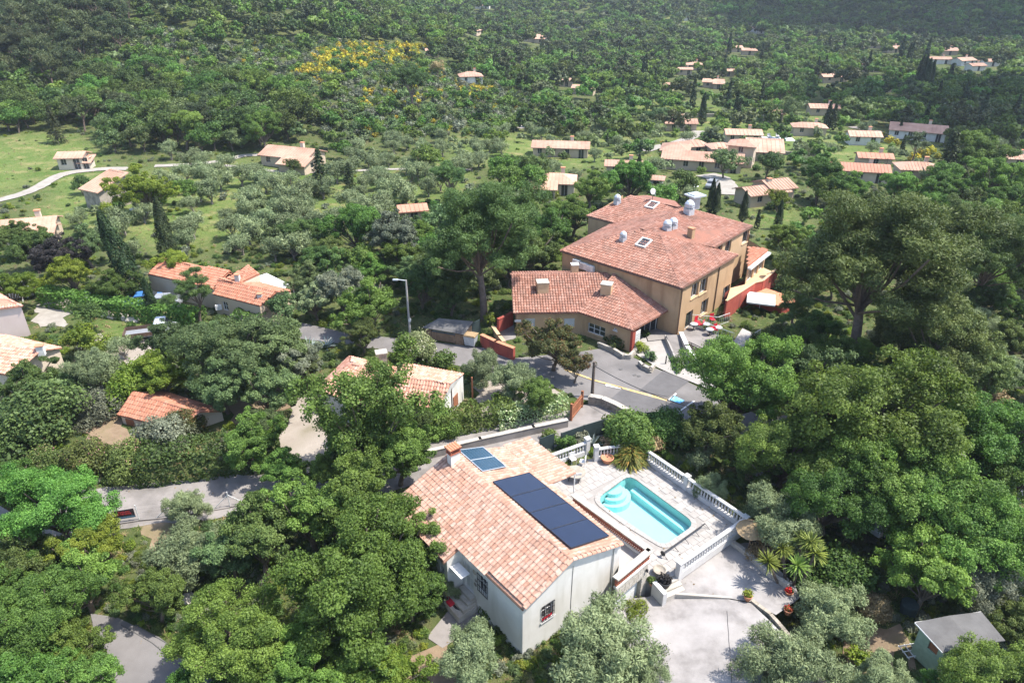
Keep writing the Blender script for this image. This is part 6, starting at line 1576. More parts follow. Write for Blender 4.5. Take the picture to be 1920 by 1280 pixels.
# ---------------- houses close by ----------------
def mid_house():
    t = thing('cottage', 'white cottage with pink tiled roof behind the open oak', 'house', (-7, 52, -.6))
    z = 3.0
    a, b = P(868, 700, z), P(820, 752, z-.35); r0, r1 = P(842, 728, 3.7), None
    # right part: gable towards the right
    e0, e1 = P(868, 702, 2.7), P(830, 760, 2.1)          # right gable ends (far, near)
    rg1 = P(852, 697+25, 3.3)
    far = [P(760, 682, 2.7), P(868, 702, 2.7)]; near = [P(700, 752, 1.9), P(822, 768, 1.9)]
    rid = [P(742, 706, 3.4), P(846, 719, 3.4)]
    walls = MB()
    def gab(fr, nr, rd, k, zb=-.8):
        f0, f1 = [V2(p) for p in fr]; n0, n1 = [V2(p) for p in nr]; i_ = .15
        wall_face(k, n0, n1, zb, nr[0].z); wall_face(k, n1, f1, zb, min(nr[1].z, fr[1].z)); wall_face(k, f1, f0, zb, fr[0].z); wall_face(k, f0, n0, zb, nr[0].z)
        k.face([(n1.x, n1.y, nr[1].z), (f1.x, f1.y, nr[1].z), (f1.x, f1.y, fr[1].z), tuple(rd[1])]); k.face([(f0.x, f0.y, fr[0].z), (n0.x, n0.y, nr[0].z), tuple(rd[0])])
    gab(far, near, rid, walls); 
    rb = MB(); up = Vector((0, 0, .06)); q1 = [near[0]+up, near[1]+up, rid[1]+up, rid[0]+up]; q2 = [far[1]+up, far[0]+up, rid[0]+up, rid[1]+up]; slab(rb, q1, .1); slab(rb, q2, .1)
    # left block with higher hip roof
    c = [P(592, 730, 2.3), P(700, 770, 2.3), P(745, 690, 2.3), P(655, 668, 2.3)]; k0, k1 = P(660, 682, 3.7), P(712, 690, 3.7)
    cp = [V2(p) for p in c]
    for i in range(4): wall_face(walls, cp[i], cp[(i+1) % 4], -.8, 2.3)
    q3 = [c[0], c[1], k1, k0]; q4 = [c[1], c[2], k1]; q5 = [c[3], c[0], k0]; q6 = [c[2], c[3], k0, k1]
    for q in (q3, q4, q5, q6): slab(rb, q, .1)
    part(walls, 'wall', M['white_wall'], t); ro = part(rb, 'roof', M['tile_pink'], t)
    for i, q in enumerate((q1, q2, q3, q4, q5, q6)): roof_tiles('roof_tiles', q, M['tile_pink2'], ro, .27, .4, 60+i)
    ridge_tiles([(rid[0]+up, rid[1]+up), (k0, k1), (c[0], k0), (c[1], k1)], M['tile_pink2'], ro)
    k = MB(); ch = P(715, 664, 3.9); k.box((ch.x, ch.y, 3.4), (.9, .7, 1.4), .3); o = part(k, 'chimney', M['stone'], t); k = MB(); k.box((ch.x, ch.y, 4.16), (1.1, .9, .1), .3); part(k, 'chimney_cap', M['pale_stone'], o)
    k = MB(); d = V2(near[1])-V2(far[1]); p = V2(far[1])+d*.35; n = Vector((-d.y, d.x, 0)).normalized(); n = n if n.x > 0 else -n; k.box((p.x+n.x*.04, p.y+n.y*.04, .9), (.06, .9, 1.2), math.atan2(n.y, n.x)); part(k, 'shutter', M['redwood'], t)
    k = MB(); p = V2(far[1])+n*.9; k.box((p.x, p.y, 1.0), (.14, .14, 3.2)); part(k, 'porch_post', M['redwood'], t)
    k = MB(); p = V2(near[1]).lerp(V2(far[1]), .5)+n*.05; k.tube([(p.x, p.y, 2.9), (p.x, p.y, -.5)], .05, 5); part(k, 'downpipe', M['gutter'], t)
    keep([tuple(p[:2]) for p in (near[0], near[1], far[1], far[0])]); keep([tuple(p[:2]) for p in c])
M['tile_pink2'] = attr_mat('weathered_pink_tile', [(.40, .19, .13), (.50, .27, .19), (.56, .34, .26), (.44, .22, .15)], dirt=(.30, .17, .12), dscale=1.2, dlo=.52, dhi=.75)
mid_house()
def tiled_house(name, label, eaves_n, eaves_f, ridge, wall, tile, zb, over=.25, w_=.27, extra=None, cat='house'):
    "gabled house: near eave (2 pts), far eave (2 pts), ridge (2 pts) in world space"
    n0, n1 = eaves_n; f0, f1 = eaves_f; r0, r1 = ridge; c = (n0+n1+f0+f1)/4; t = thing(name, label, cat, (c.x, c.y, zb))
    sh = lambda p, q: V2(p)+(V2(q)-V2(p)).normalized()*over
    a, b, cc, d = sh(n0, f1), sh(n1, f0), sh(f1, n0), sh(f0, n1); k = MB()
    wall_face(k, a, b, zb, n0.z-.02); wall_face(k, b, cc, zb, n0.z-.02); wall_face(k, cc, d, zb, f0.z-.02); wall_face(k, d, a, zb, n0.z-.02)
    rr0, rr1 = sh(r0, r1), sh(r1, r0)
    k.face([(b.x, b.y, n0.z-.02), (cc.x, cc.y, min(n0.z, f0.z)-.02), (cc.x, cc.y, f0.z-.02), (rr1.x, rr1.y, r1.z-.12)]); k.face([(d.x, d.y, f0.z-.02), (a.x, a.y, n0.z-.02), (rr0.x, rr0.y, r0.z-.12)])
    part(k, 'wall', M[wall], t); rb = MB(); q1, q2 = [n0, n1, r1, r0], [f1, f0, r0, r1]; slab(rb, q1, .1); slab(rb, q2, .1); ro = part(rb, 'roof', M[tile], t)
    roof_tiles('roof_tiles', q1, M[tile], ro, w_, .4, 3); roof_tiles('roof_tiles', q2, M[tile], ro, w_, .4, 4); ridge_tiles([(r0, r1), (n1, r1), (n0, r0)], M[tile], ro, .14)
    keep([tuple(p[:2]) for p in (n0, n1, f1, f0)]); return t, (a, b, cc, d)
# garden shed with bright orange tiles, left
zr = 2.0
t, ws = tiled_house('garden_cabin', 'small cabin with bright orange tiled roof among the left gardens', (P(221, 778, .9), P(330, 805, .9)), (P(302, 733, 1.0), P(421, 770, 1.0)), (P(250, 737, zr), P(373, 772, zr)), 'cream_wall', 'tile_orange', -1.2)
k = MB(); d = (ws[1]-ws[0]).normalized(); n = Vector((d.y, -d.x, 0)); p = ws[0]+d*.9+n*.03; k.box((p.x, p.y, -.2), (.9, .06, 1.7), math.atan2(d.y, d.x)); part(k, 'door', M['redwood'], t)
# orange-roofed house on the left
def left_house():
    z = 2.9; t = thing('farmhouse', 'long beige house with orange tiled roofs and white veranda behind the round pine', 'house', (-31, 74, -.5))
    a, b = P(400, 552, z-.4), P(487, 574, z-.4); c, d_ = P(545, 545, z-.3), P(455, 522, z-.3); r0, r1 = P(408, 524, z+.7), P(520, 546, z+.7)
    k = MB(); A, B, C, D = [V2(p) for p in (a, b, c, d_)]
    wall_face(k, A, B, -.8, z-.45, [(1.2, 2.0, .8, 1.9)]); wall_face(k, B, C, -.8, z-.45); wall_face(k, C, D, -.8, z-.4); wall_face(k, D, A, -.8, z-.45); k.face([(B.x, B.y, z-.45), (C.x, C.y, z-.45), (r1.x, r1.y, r1.z-.1)])
    part(k, 'wall', M['beige_wall'], t); window(t, A, B, (1.2, 2.0, .8, 1.9), .15, 1, sill=False)
    q1, q2 = [a, b, r1, r0], [c, d_, r0, r1]; rb = MB(); slab(rb, q1, .1); slab(rb, q2, .1)
    # long rear wing
    e = [P(277, 514, 2.6), P(400, 542, 2.6), P(440, 516, 2.6), P(318, 486, 2.6)]; s0, s1 = P(300, 489, 3.5), P(432, 508, 3.5)
    g_ = [P(277, 514, 2.6), P(395, 545, 2.6)]; E_ = [V2(p) for p in e]; k = MB()
    for i in range(4): wall_face(k, E_[i], E_[(i+1) % 4], -.8, 2.55)
    part(k, 'wall', M['beige_wall'], t); q3, q4 = [e[0], e[1], s1, s0], [e[2], e[3], s0, s1]; slab(rb, q3, .1); slab(rb, q4, .1)
    # raised centre block with its own hip
    h = [P(424, 522, 3.6), P(452, 530, 3.6), P(487, 514, 3.6), P(462, 506, 3.6)]; hk0 = P(466, 497, 4.4); Hh = [V2(p) for p in h]; k = MB()
    for i in range(4): wall_face(k, Hh[i], Hh[(i+1) % 4], 1, 3.55)
    part(k, 'wall', M['cream_wall'], t); q5, q6, q7 = [h[0], h[1], hk0], [h[1], h[2], hk0], [h[3], h[0], hk0]
    for q in (q5, q6, q7): slab(rb, q, .1)
    ro = part(rb, 'roof', M['tile_orange'], t)
    for i, q in enumerate((q1, q2, q3, q4, q5, q6, q7)): roof_tiles('roof_tiles', q, M['tile_orange'], ro, .29, .42, 80+i)
    ridge_tiles([(r0, r1), (s0, s1), (h[1], hk0)], M['tile_orange'], ro)
    k = MB(); v0 = [P(470, 522, 2.5), P(520, 545, 2.5), P(551, 537, 2.3), P(500, 512, 2.3)]; slab(k, v0, .1); part(k, 'veranda_roof', M['white'], t)
    for i, (u, v) in enumerate(((520, 548), (536, 543), (550, 540))):
        k = MB(); p = P(u, v, 2.2); k.box((p.x, p.y, .8), (.14, .14, 2.9)); part(k, 'veranda_post', M['white'], t)
    for u, v, zz in ((445, 520, 4.4), (488, 556, 3.4)):
        k = MB(); p = P(u, v, zz-.3); k.box((p.x, p.y, zz-.6), (.5, .5, 1.3)); ch = part(k, 'chimney', M['white_wall'], t); k = MB(); k.box((p.x, p.y, zz+.1), (.62, .62, .08)); part(k, 'chimney_cap', M['terra'], ch)
    k = MB(); p = A.lerp(B, .08)+Vector((0, -.2, 0)); k.box((p.x, p.y, 1.1), (.7, .3, .6), .3); part(k, 'air_conditioner', M['white'], t)
    keep([tuple(p[:2]) for p in (a, b, c, d_)]); keep([tuple(p[:2]) for p in e]); keep([tuple(p[:2]) for p in v0])
left_house()
# two pink houses cut by the left edge
t, ws = tiled_house('house', 'pink-rendered house with tiled roof cut by the left edge, upper one', (P(-80, 588, 3.4), P(46, 573, 3.4)), (P(-60, 545, 3.4), P(2, 556, 3.4)), (P(-70, 552, 4.0), P(18, 562, 4.0)), 'beige_pink', 'tile_pink2', -.8) if False else (None, None)
M['beige_pink'] = mat('pink_render', (.60, .46, .40), (.66, .52, .46), .4, .92, .1, 30)
t, ws = tiled_house('house', 'pink-rendered house with shallow tiled roof at the left edge, the farther one', (P(-90, 590, 3.6), P(42, 574, 3.6)), (P(-90, 546, 3.6), P(-2, 550, 3.6)), (P(-90, 556, 4.1), P(16, 561, 4.1)), 'beige_pink', 'tile_pink2', -.8)
t, ws = tiled_house('house', 'house with weathered pink roof and chimney at the left edge, the nearer one', (P(-80, 690, 2.1), P(22, 704, 2.1)), (P(10, 628, 2.1), P(116, 652, 2.1)), (P(-60, 634, 3.2), P(76, 656, 3.2)), 'cream_wall', 'tile_pink2', -1.0)
k = MB(); p = P(72, 655, 3.3); k.box((p.x+.2, p.y, 3.2), (.6, .5, 1.0), .3); ch = part(k, 'chimney', M['white_wall'], t); k = MB(); k.box((p.x+.2, p.y, 3.75), (.75, .65, .08), .3); part(k, 'chimney_cap', M['terra'], ch)
# flat-roofed hut bottom right
def hut():
    z = 1.2; a, b, c, d_ = P(1716, 1166, z), P(1768, 1222, z-.2), P(1885, 1200, z-.2), P(1840, 1146, z)
    t = thing('garden_hut', 'pale green hut with grey felt roof in the lower right garden', 'shed', ((a+b+c+d_)/4).xy.to_3d()+Vector((0, 0, -1.2)))
    ins = lambda p, q: V2(p)+(V2(q)-V2(p)).normalized()*.35
    A, B, C, D = ins(a, c), ins(b, d_), ins(c, a), ins(d_, b); k = MB(); L_ = (B-A).length
    wall_face(k, A, B, -1.4, z-.15, [(L_*.45, L_*.8, 0, .85)]); wall_face(k, B, C, -1.4, z-.2); wall_face(k, C, D, -1.4, z-.15); wall_face(k, D, A, -1.4, z-.15); part(k, 'wall', M['green_board'], t)
    k = MB(); d = (B-A).normalized(); n = Vector((d.y, -d.x, 0)); p = A+d*L_*.625-n*.1; k.box((p.x, p.y, .42), (L_*.35, .04, .85), math.atan2(d.y, d.x)); part(k, 'shutter', M['redwood'], t)
    k = MB(); m1, m2 = a.lerp(d_, .5)+Vector((0, 0, .12)), b.lerp(c, .5)+Vector((0, 0, .12)); slab(k, [a, b, m2, m1], .07); slab(k, [c, d_, m1, m2], .07); part(k, 'roof', M['felt'], t)
    k = MB(); k.tube([a-Vector((0, 0, .05)), b-Vector((0, 0, .05))], .05, 4); k.tube([a-Vector((0, 0, .05)), d_-Vector((0, 0, .05))], .05, 4); part(k, 'roof_trim', M['white'], t); keep([tuple(p[:2]) for p in (a, b, c, d_)])
hut()
g = G(1708, 1226); t_ = thing('trellis', 'small white wooden trellis lying beside the garden hut', 'trellis', g, .2)
for i in range(4): k = MB(); k.box((-.6+.4*i, 0, .35), (.05, 1.0, .04)); put(k.mesh('slat', M['white']), 'slat', t_)
for i in range(3): k = MB(); k.box((0, -.4+.4*i, .39), (1.4, .05, .04)); put(k.mesh('slat', M['white']), 'slat', t_)
g = G(1700, 1150); k = MB(); k.lathe([(.5, 0), (.55, .9), (.5, 1.0), (0, 1.02)], g, 14); world(k, 'water_butt', M['screen'], 'dark water butt beside the garden hut', 'barrel')
# things by the front door
p = P(866, 1136, -.75); t_ = thing('door_tub', 'dark round tub with a pale square lid by the front steps', 'tub', (p.x, p.y, -.8)); k = MB(); k.lathe([(.5, 0), (.6, .35), (.55, .4), (.5, .36), (0, .34)], (p.x, p.y, -.8), 14); part(k, 'tub_body', M['dark'], t_); k = MB(); k.box((p.x, p.y, -.4), (.62, .62, .06), .6); part(k, 'lid', M['paver'], t_)
for u, v, lb in ((846, 1118, 'upper red plastic crate against the villa wall'), (846, 1132, 'lower red plastic crate against the villa wall')):
    p = P(u, v, -.5); k = MB(); k.box((p.x, p.y, -.55), (.45, .4, .5), .7); k.box((p.x, p.y, -.28), (.5, .45, .06), .7); world(k, 'red_crate', M['red'], lb, 'crate')
# swing frame left, boulders, white garden objects
p = G(33, 560); t_ = thing('swing_frame', 'pale A-frame swing at the left edge behind the pink house', 'swing', p)
for s_ in (-1, 1):
    for q in (-.9, .9): k = MB(); k.tube([(s_*1.3+q*.1, q, 0), (s_*1.1, 0, 2.3)], .05, 5); put(k.mesh('leg', M['white']), 'leg', t_)
k = MB(); k.tube([(-1.3, 0, 2.3), (1.3, 0, 2.3)], .05, 5); put(k.mesh('beam', M['white']), 'beam', t_)
def boulder(u, v, s, label, m='pale_stone'):
    g = G(u, v); rg = np.random.default_rng(int(u*7+v)); bm = bmesh.new(); bmesh.ops.create_icosphere(bm, subdivisions=2, radius=s)
    for v_ in bm.verts: v_.co *= 1+.22*rg.normal()*.6; v_.co.z *= .7
    me = bpy.data.meshes.new('boulder'); bm.to_mesh(me); bm.free(); me.materials.append(M[m]); o = link(bpy.data.objects.new('boulder', me)); o.location = g+Vector((0, 0, s*.3)); tag(o, label, 'boulder', 'boulders along the hedge')
for i, (u, v) in enumerate(((200, 592), (212, 595), (224, 596), (236, 598), (246, 601), (256, 603))): boulder(u, v, .55-.04*(i % 3), ('leftmost', 'second', 'third', 'fourth', 'fifth', 'rightmost')[i]+' pale boulder in the row behind the white truck')
boulder(185, 640, .8, 'grey boulder with a plant beside the yellow-green tree', 'stone'); boulder(125, 575, .9, 'grey boulder block beside the white gravel on the left', 'stone')
boulder(352, 1125, .5, 'pale rock under the grey olive at lower left'); boulder(1000, 720, .5, 'small rock in the cottage garden')
# ---------------- farther houses, tracks ----------------
ribbon('track', [(-40, 385), (30, 368), (70, 353), (105, 333), (135, 324), (190, 318), (240, 317)], 2.4, M['track'], .12)
ribbon('track', [(290, 312), (360, 309), (420, 302), (455, 293), (490, 291)], 2.0, M['track'], .12)
ribbon('track', [(420, 311), (470, 316), (540, 324), (640, 322), (740, 318), (850, 317), (880, 320)], 1.5, M['track'], .12)
ribbon('valley_drive', [(1205, 284), (1235, 276), (1270, 268), (1300, 255), (1312, 246)], 4, M['track'], .15)
ribbon('valley_drive', [(1322, 328), (1345, 335), (1358, 350), (1364, 366)], 5, M['track'], .15)
ribbon('valley_drive', [(968, 240), (1000, 235), (1030, 229)], 3, M['track'], .15)
ribbon('valley_road', [(1560, 330), (1640, 345), (1740, 352), (1800, 370)], 3, M['track'], .15) if False else None
ribbon('valley_drive', [(1600, 238), (1650, 250), (1690, 262)], 4, M['gravel'], .15)
def farmhouse(u, v, wpx, label, aspect=.6, h=2.35, rot=None, roof='gable', wall='beige_wall', tile='tile_far', slope=20, wins=3, storeys=1, chim=1, wing=None, name='farmhouse', annex=None):
    "u, v: middle of the roof; wpx: width in photo pixels of the long side"
    rot = ((u*7+v*13) % 100/100-.5)*.9 if rot is None else rot; aspect = min(1.3, aspect*1.15)
    g = G(u, v+8)
    for _ in range(4):
        dz = proj((g.x, g.y, g.z))[2]; hh = h*storeys; q = P(u, v, ht(g.x, g.y)+hh+.5); g = Vector((q.x, q.y, ht(q.x, q.y)))
    dz = proj(g)[2]; L_ = wpx*dz/F/max(.55, abs(math.cos(rot))); W_ = L_*aspect; t = thing(name, label, 'house', (g.x, g.y, g.z-.3), rot)
    H_ = h*storeys+.3
    def block(cx, cy, L_, W_, H_, kind, nw):
        k = MB(); x, y = L_/2, W_/2; c4 = [Vector((cx-x, cy-y, 0)), Vector((cx+x, cy-y, 0)), Vector((cx+x, cy+y, 0)), Vector((cx-x, cy+y, 0))]
        holes = []
        for s_ in range(storeys):
            for i in range(nw): s0 = L_*(i+.5)/nw-.5; holes.append((s0, s0+1.0, .3+s_*h+.9, .3+s_*h+2.1))
        if nw: holes[-1] = (holes[-1][0], holes[-1][1]+.2, .3, 2.5) if storeys == 1 else holes[-1]
        wall_face(k, c4[0], c4[1], 0, H_, holes, .25); wall_face(k, c4[1], c4[2], 0, H_, [(W_*.4, W_*.4+1, 1.1, 2.3)], .25); wall_face(k, c4[2], c4[3], 0, H_); wall_face(k, c4[3], c4[0], 0, H_)
        o = .45; zt = H_; up = math.tan(R(slope)); A, B, C, D = [Vector((cx+sx*(x+o), cy+sy*(y+o), zt-o*up*.3)) for sx, sy in ((-1, -1), (1, -1), (1, 1), (-1, 1))]
        if kind == 'gable':
            r0, r1 = Vector((cx-x-o, cy, zt+y*up)), Vector((cx+x+o, cy, zt+y*up)); k.face([c4[1]+Vector((0, 0, H_)), c4[2]+Vector((0, 0, H_)), Vector((cx+x, cy, H_+y*up-.1))]); k.face([c4[3]+Vector((0, 0, H_)), c4[0]+Vector((0, 0, H_)), Vector((cx-x, cy, H_+y*up-.1))])
            slopes = [[A, B, r1, r0], [C, D, r0, r1]]
        elif kind == 'mono':
            for p in (C, D): p.z += W_*up
            slopes = [[A, B, C, D]]
            k.face([c4[1]+Vector((0, 0, H_)), c4[2]+Vector((0, 0, H_)), c4[2]+Vector((0, 0, H_+W_*up-.1))]); k.face([c4[3]+Vector((0, 0, H_)), c4[0]+Vector((0, 0, H_)), c4[3]+Vector((0, 0, H_+W_*up-.1))]); k.face([c4[2]+Vector((0, 0, H_)), c4[3]+Vector((0, 0, H_)), c4[3]+Vector((0, 0, H_+W_*up-.1)), c4[2]+Vector((0, 0, H_+W_*up-.1))])
        else:
            r0, r1 = Vector((cx-x+y*.8, cy, zt+y*up)), Vector((cx+x-y*.8, cy, zt+y*up)); slopes = [[A, B, r1, r0], [C, D, r0, r1], [B, C, r1], [D, A, r0]]
        put(k.mesh('wall', M[wall]), 'wall', t); rb = MB()
        for s_ in slopes: slab(rb, s_, .16)
        # raised tile courses running down the slope
        for s_ in slopes[:2]:
            e = s_[1]-s_[0]; n_ = int(e.length/(.9 if dz > 150 else .6)); n_ = min(n_, 40)
            for i in range(1, n_):
                f = i/n_; p0 = s_[0].lerp(s_[1], f); p1 = (s_[3].lerp(s_[2], f) if len(s_) == 4 else s_[2])
                if kind == 'hip' and len(s_) == 4:
                    top = s_[3].lerp(s_[2], min(1, max(0, ((p0-s_[3]).dot(e.normalized()))/max(.01, (s_[2]-s_[3]).length)))); p1 = top; s0_ = (p0-s_[3]).dot(e.normalized()); LL = (s_[2]-s_[3]).length
                    if s0_ < 0: p1 = s_[0].lerp(s_[3], 1+s0_/max(.01, (s_[3]-s_[0]).dot(e.normalized())))
                    elif s0_ > LL: p1 = s_[1].lerp(s_[2], 1-(s0_-LL)/max(.01, -(s_[2]-s_[1]).dot(e.normalized())))
                rb.tube([p0+Vector((0, 0, .02)), p1+Vector((0, 0, .02))], .06, 4, False)
        ro = put(rb.mesh('roof', M[tile]), 'roof', t)
        for i, h_ in enumerate(holes):
            f = MB(); f.box(((cx-x)+(h_[0]+h_[1])/2, cy-y+.16, (h_[2]+h_[3])/2), (h_[1]-h_[0]-.02, .05, h_[3]-h_[2]-.02)); wn = put(f.mesh('window', M['shutter']), 'window' if h_[2] > .5 else 'door', t)
            f = MB()
            for sx in (-.24, .24): f.box(((cx-x)+(h_[0]+h_[1])/2+sx*(h_[1]-h_[0])/1.0, cy-y+.125, (h_[2]+h_[3])/2), ((h_[1]-h_[0])*.42, .03, h_[3]-h_[2]-.14))
            put(f.mesh('pane', M['glass']), 'pane', wn)
        f = MB(); f.box((cx+x-.16, cy-y+W_*.4+.5, 1.7), (.05, .98, 1.18)); put(f.mesh('window', M['glass']), 'window', t)
        return r0 if kind != 'mono' else D
    r_ = block(0, 0, L_, W_, H_, roof, wins)
    for w_ in (wing or []):
        fx, fy, fl, fw, fh, kd = w_; block(fx*L_, fy*W_, fl*L_, fw*W_, fh*H_, kd, 1)
    for i in range(chim):
        k = MB(); k.box((L_*(.2-.45*i), W_*.1, H_+W_*.5*math.tan(R(slope))+.1), (.7, .6, 1.5)); c_ = put(k.mesh('chimney', M['cream_wall']), 'chimney', t); k = MB(); k.box((L_*(.2-.45*i), W_*.1, H_+W_*.5*math.tan(R(slope))+.9), (.85, .75, .1)); put(k.mesh('chimney_cap', M['terra']), 'chimney_cap', c_)
    ca, sa = math.cos(rot), math.sin(rot); k9 = 1 if dz < 230 else 1.7; rad = [(-.62*k9, -.75*k9), (.62*k9, -.75*k9), (.62*k9, .75), (-.62*k9, .75)]
    keep([(g.x+a*L_*ca-b*W_*sa, g.y+a*L_*sa+b*W_*ca) for a, b in rad]); LAND.append((u, v, label)); GARDEN.append((g, L_, W_, rot)); return t
LAND = []; GARDEN = []
FH = [
 (548, 282, 92, 'beige farmhouse with an open porch above the olive grove', dict(aspect=.55, rot=-.35, wing=[(.38, -.55, .55, .8, .8, 'gable')], wins=3)),
 (135, 286, 42, 'small stone cabin with pink roof alone in the meadow', dict(aspect=.8, rot=.12, wins=2, chim=0, wing=[(.55, -.1, .4, .6, .6, 'mono')], wall='cream_wall', name='cabin')),
 (195, 343, 40, 'old stone barn beside the big yellow-green tree', dict(aspect=1.2, h=3.4, rot=-.5, wall='stone', wins=0, chim=0, name='barn', roof='mono')),
 (52, 412, 84, 'pink-roofed house behind the black-leaved tree at left', dict(aspect=.55, rot=.3, wins=2, wing=[(.3, -.6, .5, .9, .85, 'gable')])),
 (882, 138, 40, 'white villa with hipped roof at the foot of the broom hillside', dict(aspect=.75, roof='hip', wall='white_wall', wins=2, storeys=1)),
 (1052, 268, 100, 'long low farmhouse with weathered pink roof behind the hotel', dict(aspect=.38, rot=-.12, wins=4)),
 (1040, 330, 74, 'bungalow with pale roof half hidden behind the big pine', dict(aspect=.7, rot=-.1, roof='hip', wall='cream_wall', wins=2, wing=[(-.2, -.6, .5, .8, .9, 'gable')])),
 (1170, 302, 62, 'low house with pale roof just behind the hotel trees', dict(aspect=.5, rot=-.15, wins=2)),
 (1318, 290, 135, 'large ranch-style house with long pale roof and white garage door', dict(aspect=.35, rot=-.28, wins=5, wing=[(-.38, .9, .35, 1.0, 1.15, 'hip')])),
 (1302, 266, 42, 'square pavilion roof behind the large ranch-style house', dict(aspect=.8, roof='hip', wins=1, chim=0)),
 (1350, 270, 40, 'small hipped pavilion in the middle of the valley compound', dict(aspect=.8, roof='hip', wins=1, chim=0)),
 (1394, 265, 42, 'two-storey tower house of the valley compound', dict(aspect=.8, roof='hip', storeys=2, wins=1, chim=0)),
 (1434, 276, 60, 'low wing on the right end of the valley compound', dict(aspect=.6, roof='mono', wins=1, chim=0)),
 (1393, 245, 62, 'house with long roof beside the white poolside loungers', dict(aspect=.5, rot=-.1, wins=3)),
 (1276, 225, 56, 'brown-walled house behind the tall single cypress', dict(aspect=.5, rot=-.05, wins=2, wing=[(-.1, .2, .4, 1, 1.4, 'gable')])),
 (1430, 350, 78, 'pink-roofed twin-block house in front of the yellow-green lime', dict(aspect=.5, rot=.35, wins=2, wing=[(.4, .2, .6, 1.2, 1.15, 'gable')])),
 (1232, 328, 22, 'little white-walled outbuilding with pink roof', dict(aspect=.9, wins=1, chim=0, wall='white_wall', rot=-.3)),
 (1612, 310, 92, 'house with long orange-pink roof right of the valley centre', dict(aspect=.45, rot=-.25, tile='tile_far_red', wins=3, wall='cream_wall')),
 (1722, 308, 66, 'house with pale grey-pink roof beside the umbrella pine', dict(aspect=.65, rot=-.2, roof='hip', wins=2, wing=[(.35, -.4, .5, .8, .9, 'gable')])),
 (1620, 248, 52, 'white house with terrace above the small meadow', dict(aspect=.6, rot=-.15, wall='white_wall', wins=2)),
 (1518, 232, 56, 'ranch house with grey-pink roof left of the two cypresses', dict(aspect=.5, rot=-.2, roof='hip', wins=2)),
 (1545, 197, 52, 'low house with pale roof behind the two cypresses', dict(aspect=.5, rot=-.1, wins=2)),
 (1450, 208, 30, 'brown stone house behind the rounded holm oak', dict(aspect=.8, wins=2, rot=.1)),
 (1722, 238, 82, 'long white house with grey-pink roof in the cloud shadow edge', dict(aspect=.5, rot=-.45, wall='white_wall', wins=4)),
 (1640, 288, 55, 'low flat-topped house with orange end behind the long orange roof', dict(aspect=.5, rot=-.2, tile='tile_far_red', wins=1)),
 (1908, 290, 40, 'dark-roofed house at the right edge in the shade', dict(aspect=.6, wins=1)),
 (995, 68, 34, 'distant two-block house on the wooded ridge', dict(aspect=.7, wins=2, wing=[(.5, -.3, .6, .9, .85, 'gable')])),
 (885, 55, 26, 'distant pale house high on the wooded slope', dict(aspect=.7, wins=2, roof='hip')),
 (905, 8, 26, 'distant white house at the top edge', dict(aspect=.6, wall='white_wall', wins=2)),
 (360, 28, 32, 'distant house with pink roof above the pine wood', dict(aspect=.5, wins=2)),
 (536, 6, 20, 'distant white roof at the top edge above the garrigue', dict(aspect=.6, wall='white_wall', wins=1)),
 (1095, 161, 38, 'low house with pale pink roof among the valley trees', dict(aspect=.5, rot=-.3, wins=2)),
 (1062, 147, 24, 'little house glimpsed behind the valley trees', dict(aspect=.6, wins=1, chim=0)),
 (810, 92, 22, 'small roof just above the broom slope', dict(aspect=.7, wins=1, chim=0)),
 (1300, 118, 32, 'distant cream house, left one of the village cluster', dict(aspect=.6, wins=2, roof='hip')),
 (1284, 127, 26, 'distant long-roofed house below the village cluster', dict(aspect=.5, wins=2)),
 (1338, 150, 34, 'distant grey-pink house standing alone in front of the village', dict(aspect=.6, wins=2, wing=[(.3, -.4, .5, .8, .9, 'gable')])),
 (1255, 155, 14, 'tiny pink outbuilding on the lawn edge', dict(aspect=.8, wins=1, chim=0)),
 (1365, 130, 22, 'distant house half hidden behind cypresses', dict(aspect=.6, wins=1)),
 (1375, 87, 30, 'distant pale row house among trees', dict(aspect=.5, wins=2)),
 (1405, 92, 26, 'distant pale house right of the row house', dict(aspect=.6, wins=1)),
 (1406, 51, 16, 'tiny distant house under the mountain, left one', dict(aspect=.7, wins=1, chim=0, wall='white_wall')),
 (1425, 54, 16, 'tiny distant house under the mountain, right one', dict(aspect=.7, wins=1, chim=0, wall='white_wall')),
 (1563, 140, 46, 'low modern house with two flat-pitched roofs', dict(aspect=.4, wins=2, wing=[(.35, .3, .5, 1, 1.15, 'gable')])),
 (1634, 122, 30, 'distant house with vivid orange roof', dict(aspect=.6, tile='tile_far_red', wins=1)),
 (1778, 92, 28, 'distant cream block at the top of the estate', dict(aspect=.7, wins=1)),
 (1762, 108, 36, 'distant long pale roof in the new estate', dict(aspect=.45, wins=2, wall='white_wall')),
 (1808, 110, 32, 'distant pink roof in the middle of the new estate', dict(aspect=.6, wins=2, wall='white_wall')),
 (1830, 120, 28, 'distant white house on the near side of the estate', dict(aspect=.6, wins=1, wall='white_wall')),
 (1858, 112, 26, 'distant white house on the right of the estate', dict(aspect=.6, wins=1, wall='white_wall')),
 (1675, 88, 28, 'distant tan house left of the new estate', dict(aspect=.6, wins=1)),
 (1640, 80, 20, 'distant small house behind the dark cypresses', dict(aspect=.7, wins=1, chim=0)),
 (1290, 32, 14, 'tiny distant house beside the far field', dict(aspect=.7, wins=1, chim=0, wall='white_wall')),
 (1085, 10, 20, 'tiny distant house in the far hills', dict(aspect=.7, wins=1, chim=0)),
 (1080, 45, 18, 'tiny distant white house below the far hills', dict(aspect=.7, wins=1, chim=0, wall='white_wall')),
 (1660, 158, 30, 'low tan house behind the dense conifers', dict(aspect=.5, wins=1)),
]
for u, v, w_, lb, kw in FH: farmhouse(u, v, w_, lb, **kw)
def loose_roof(u, v): pass
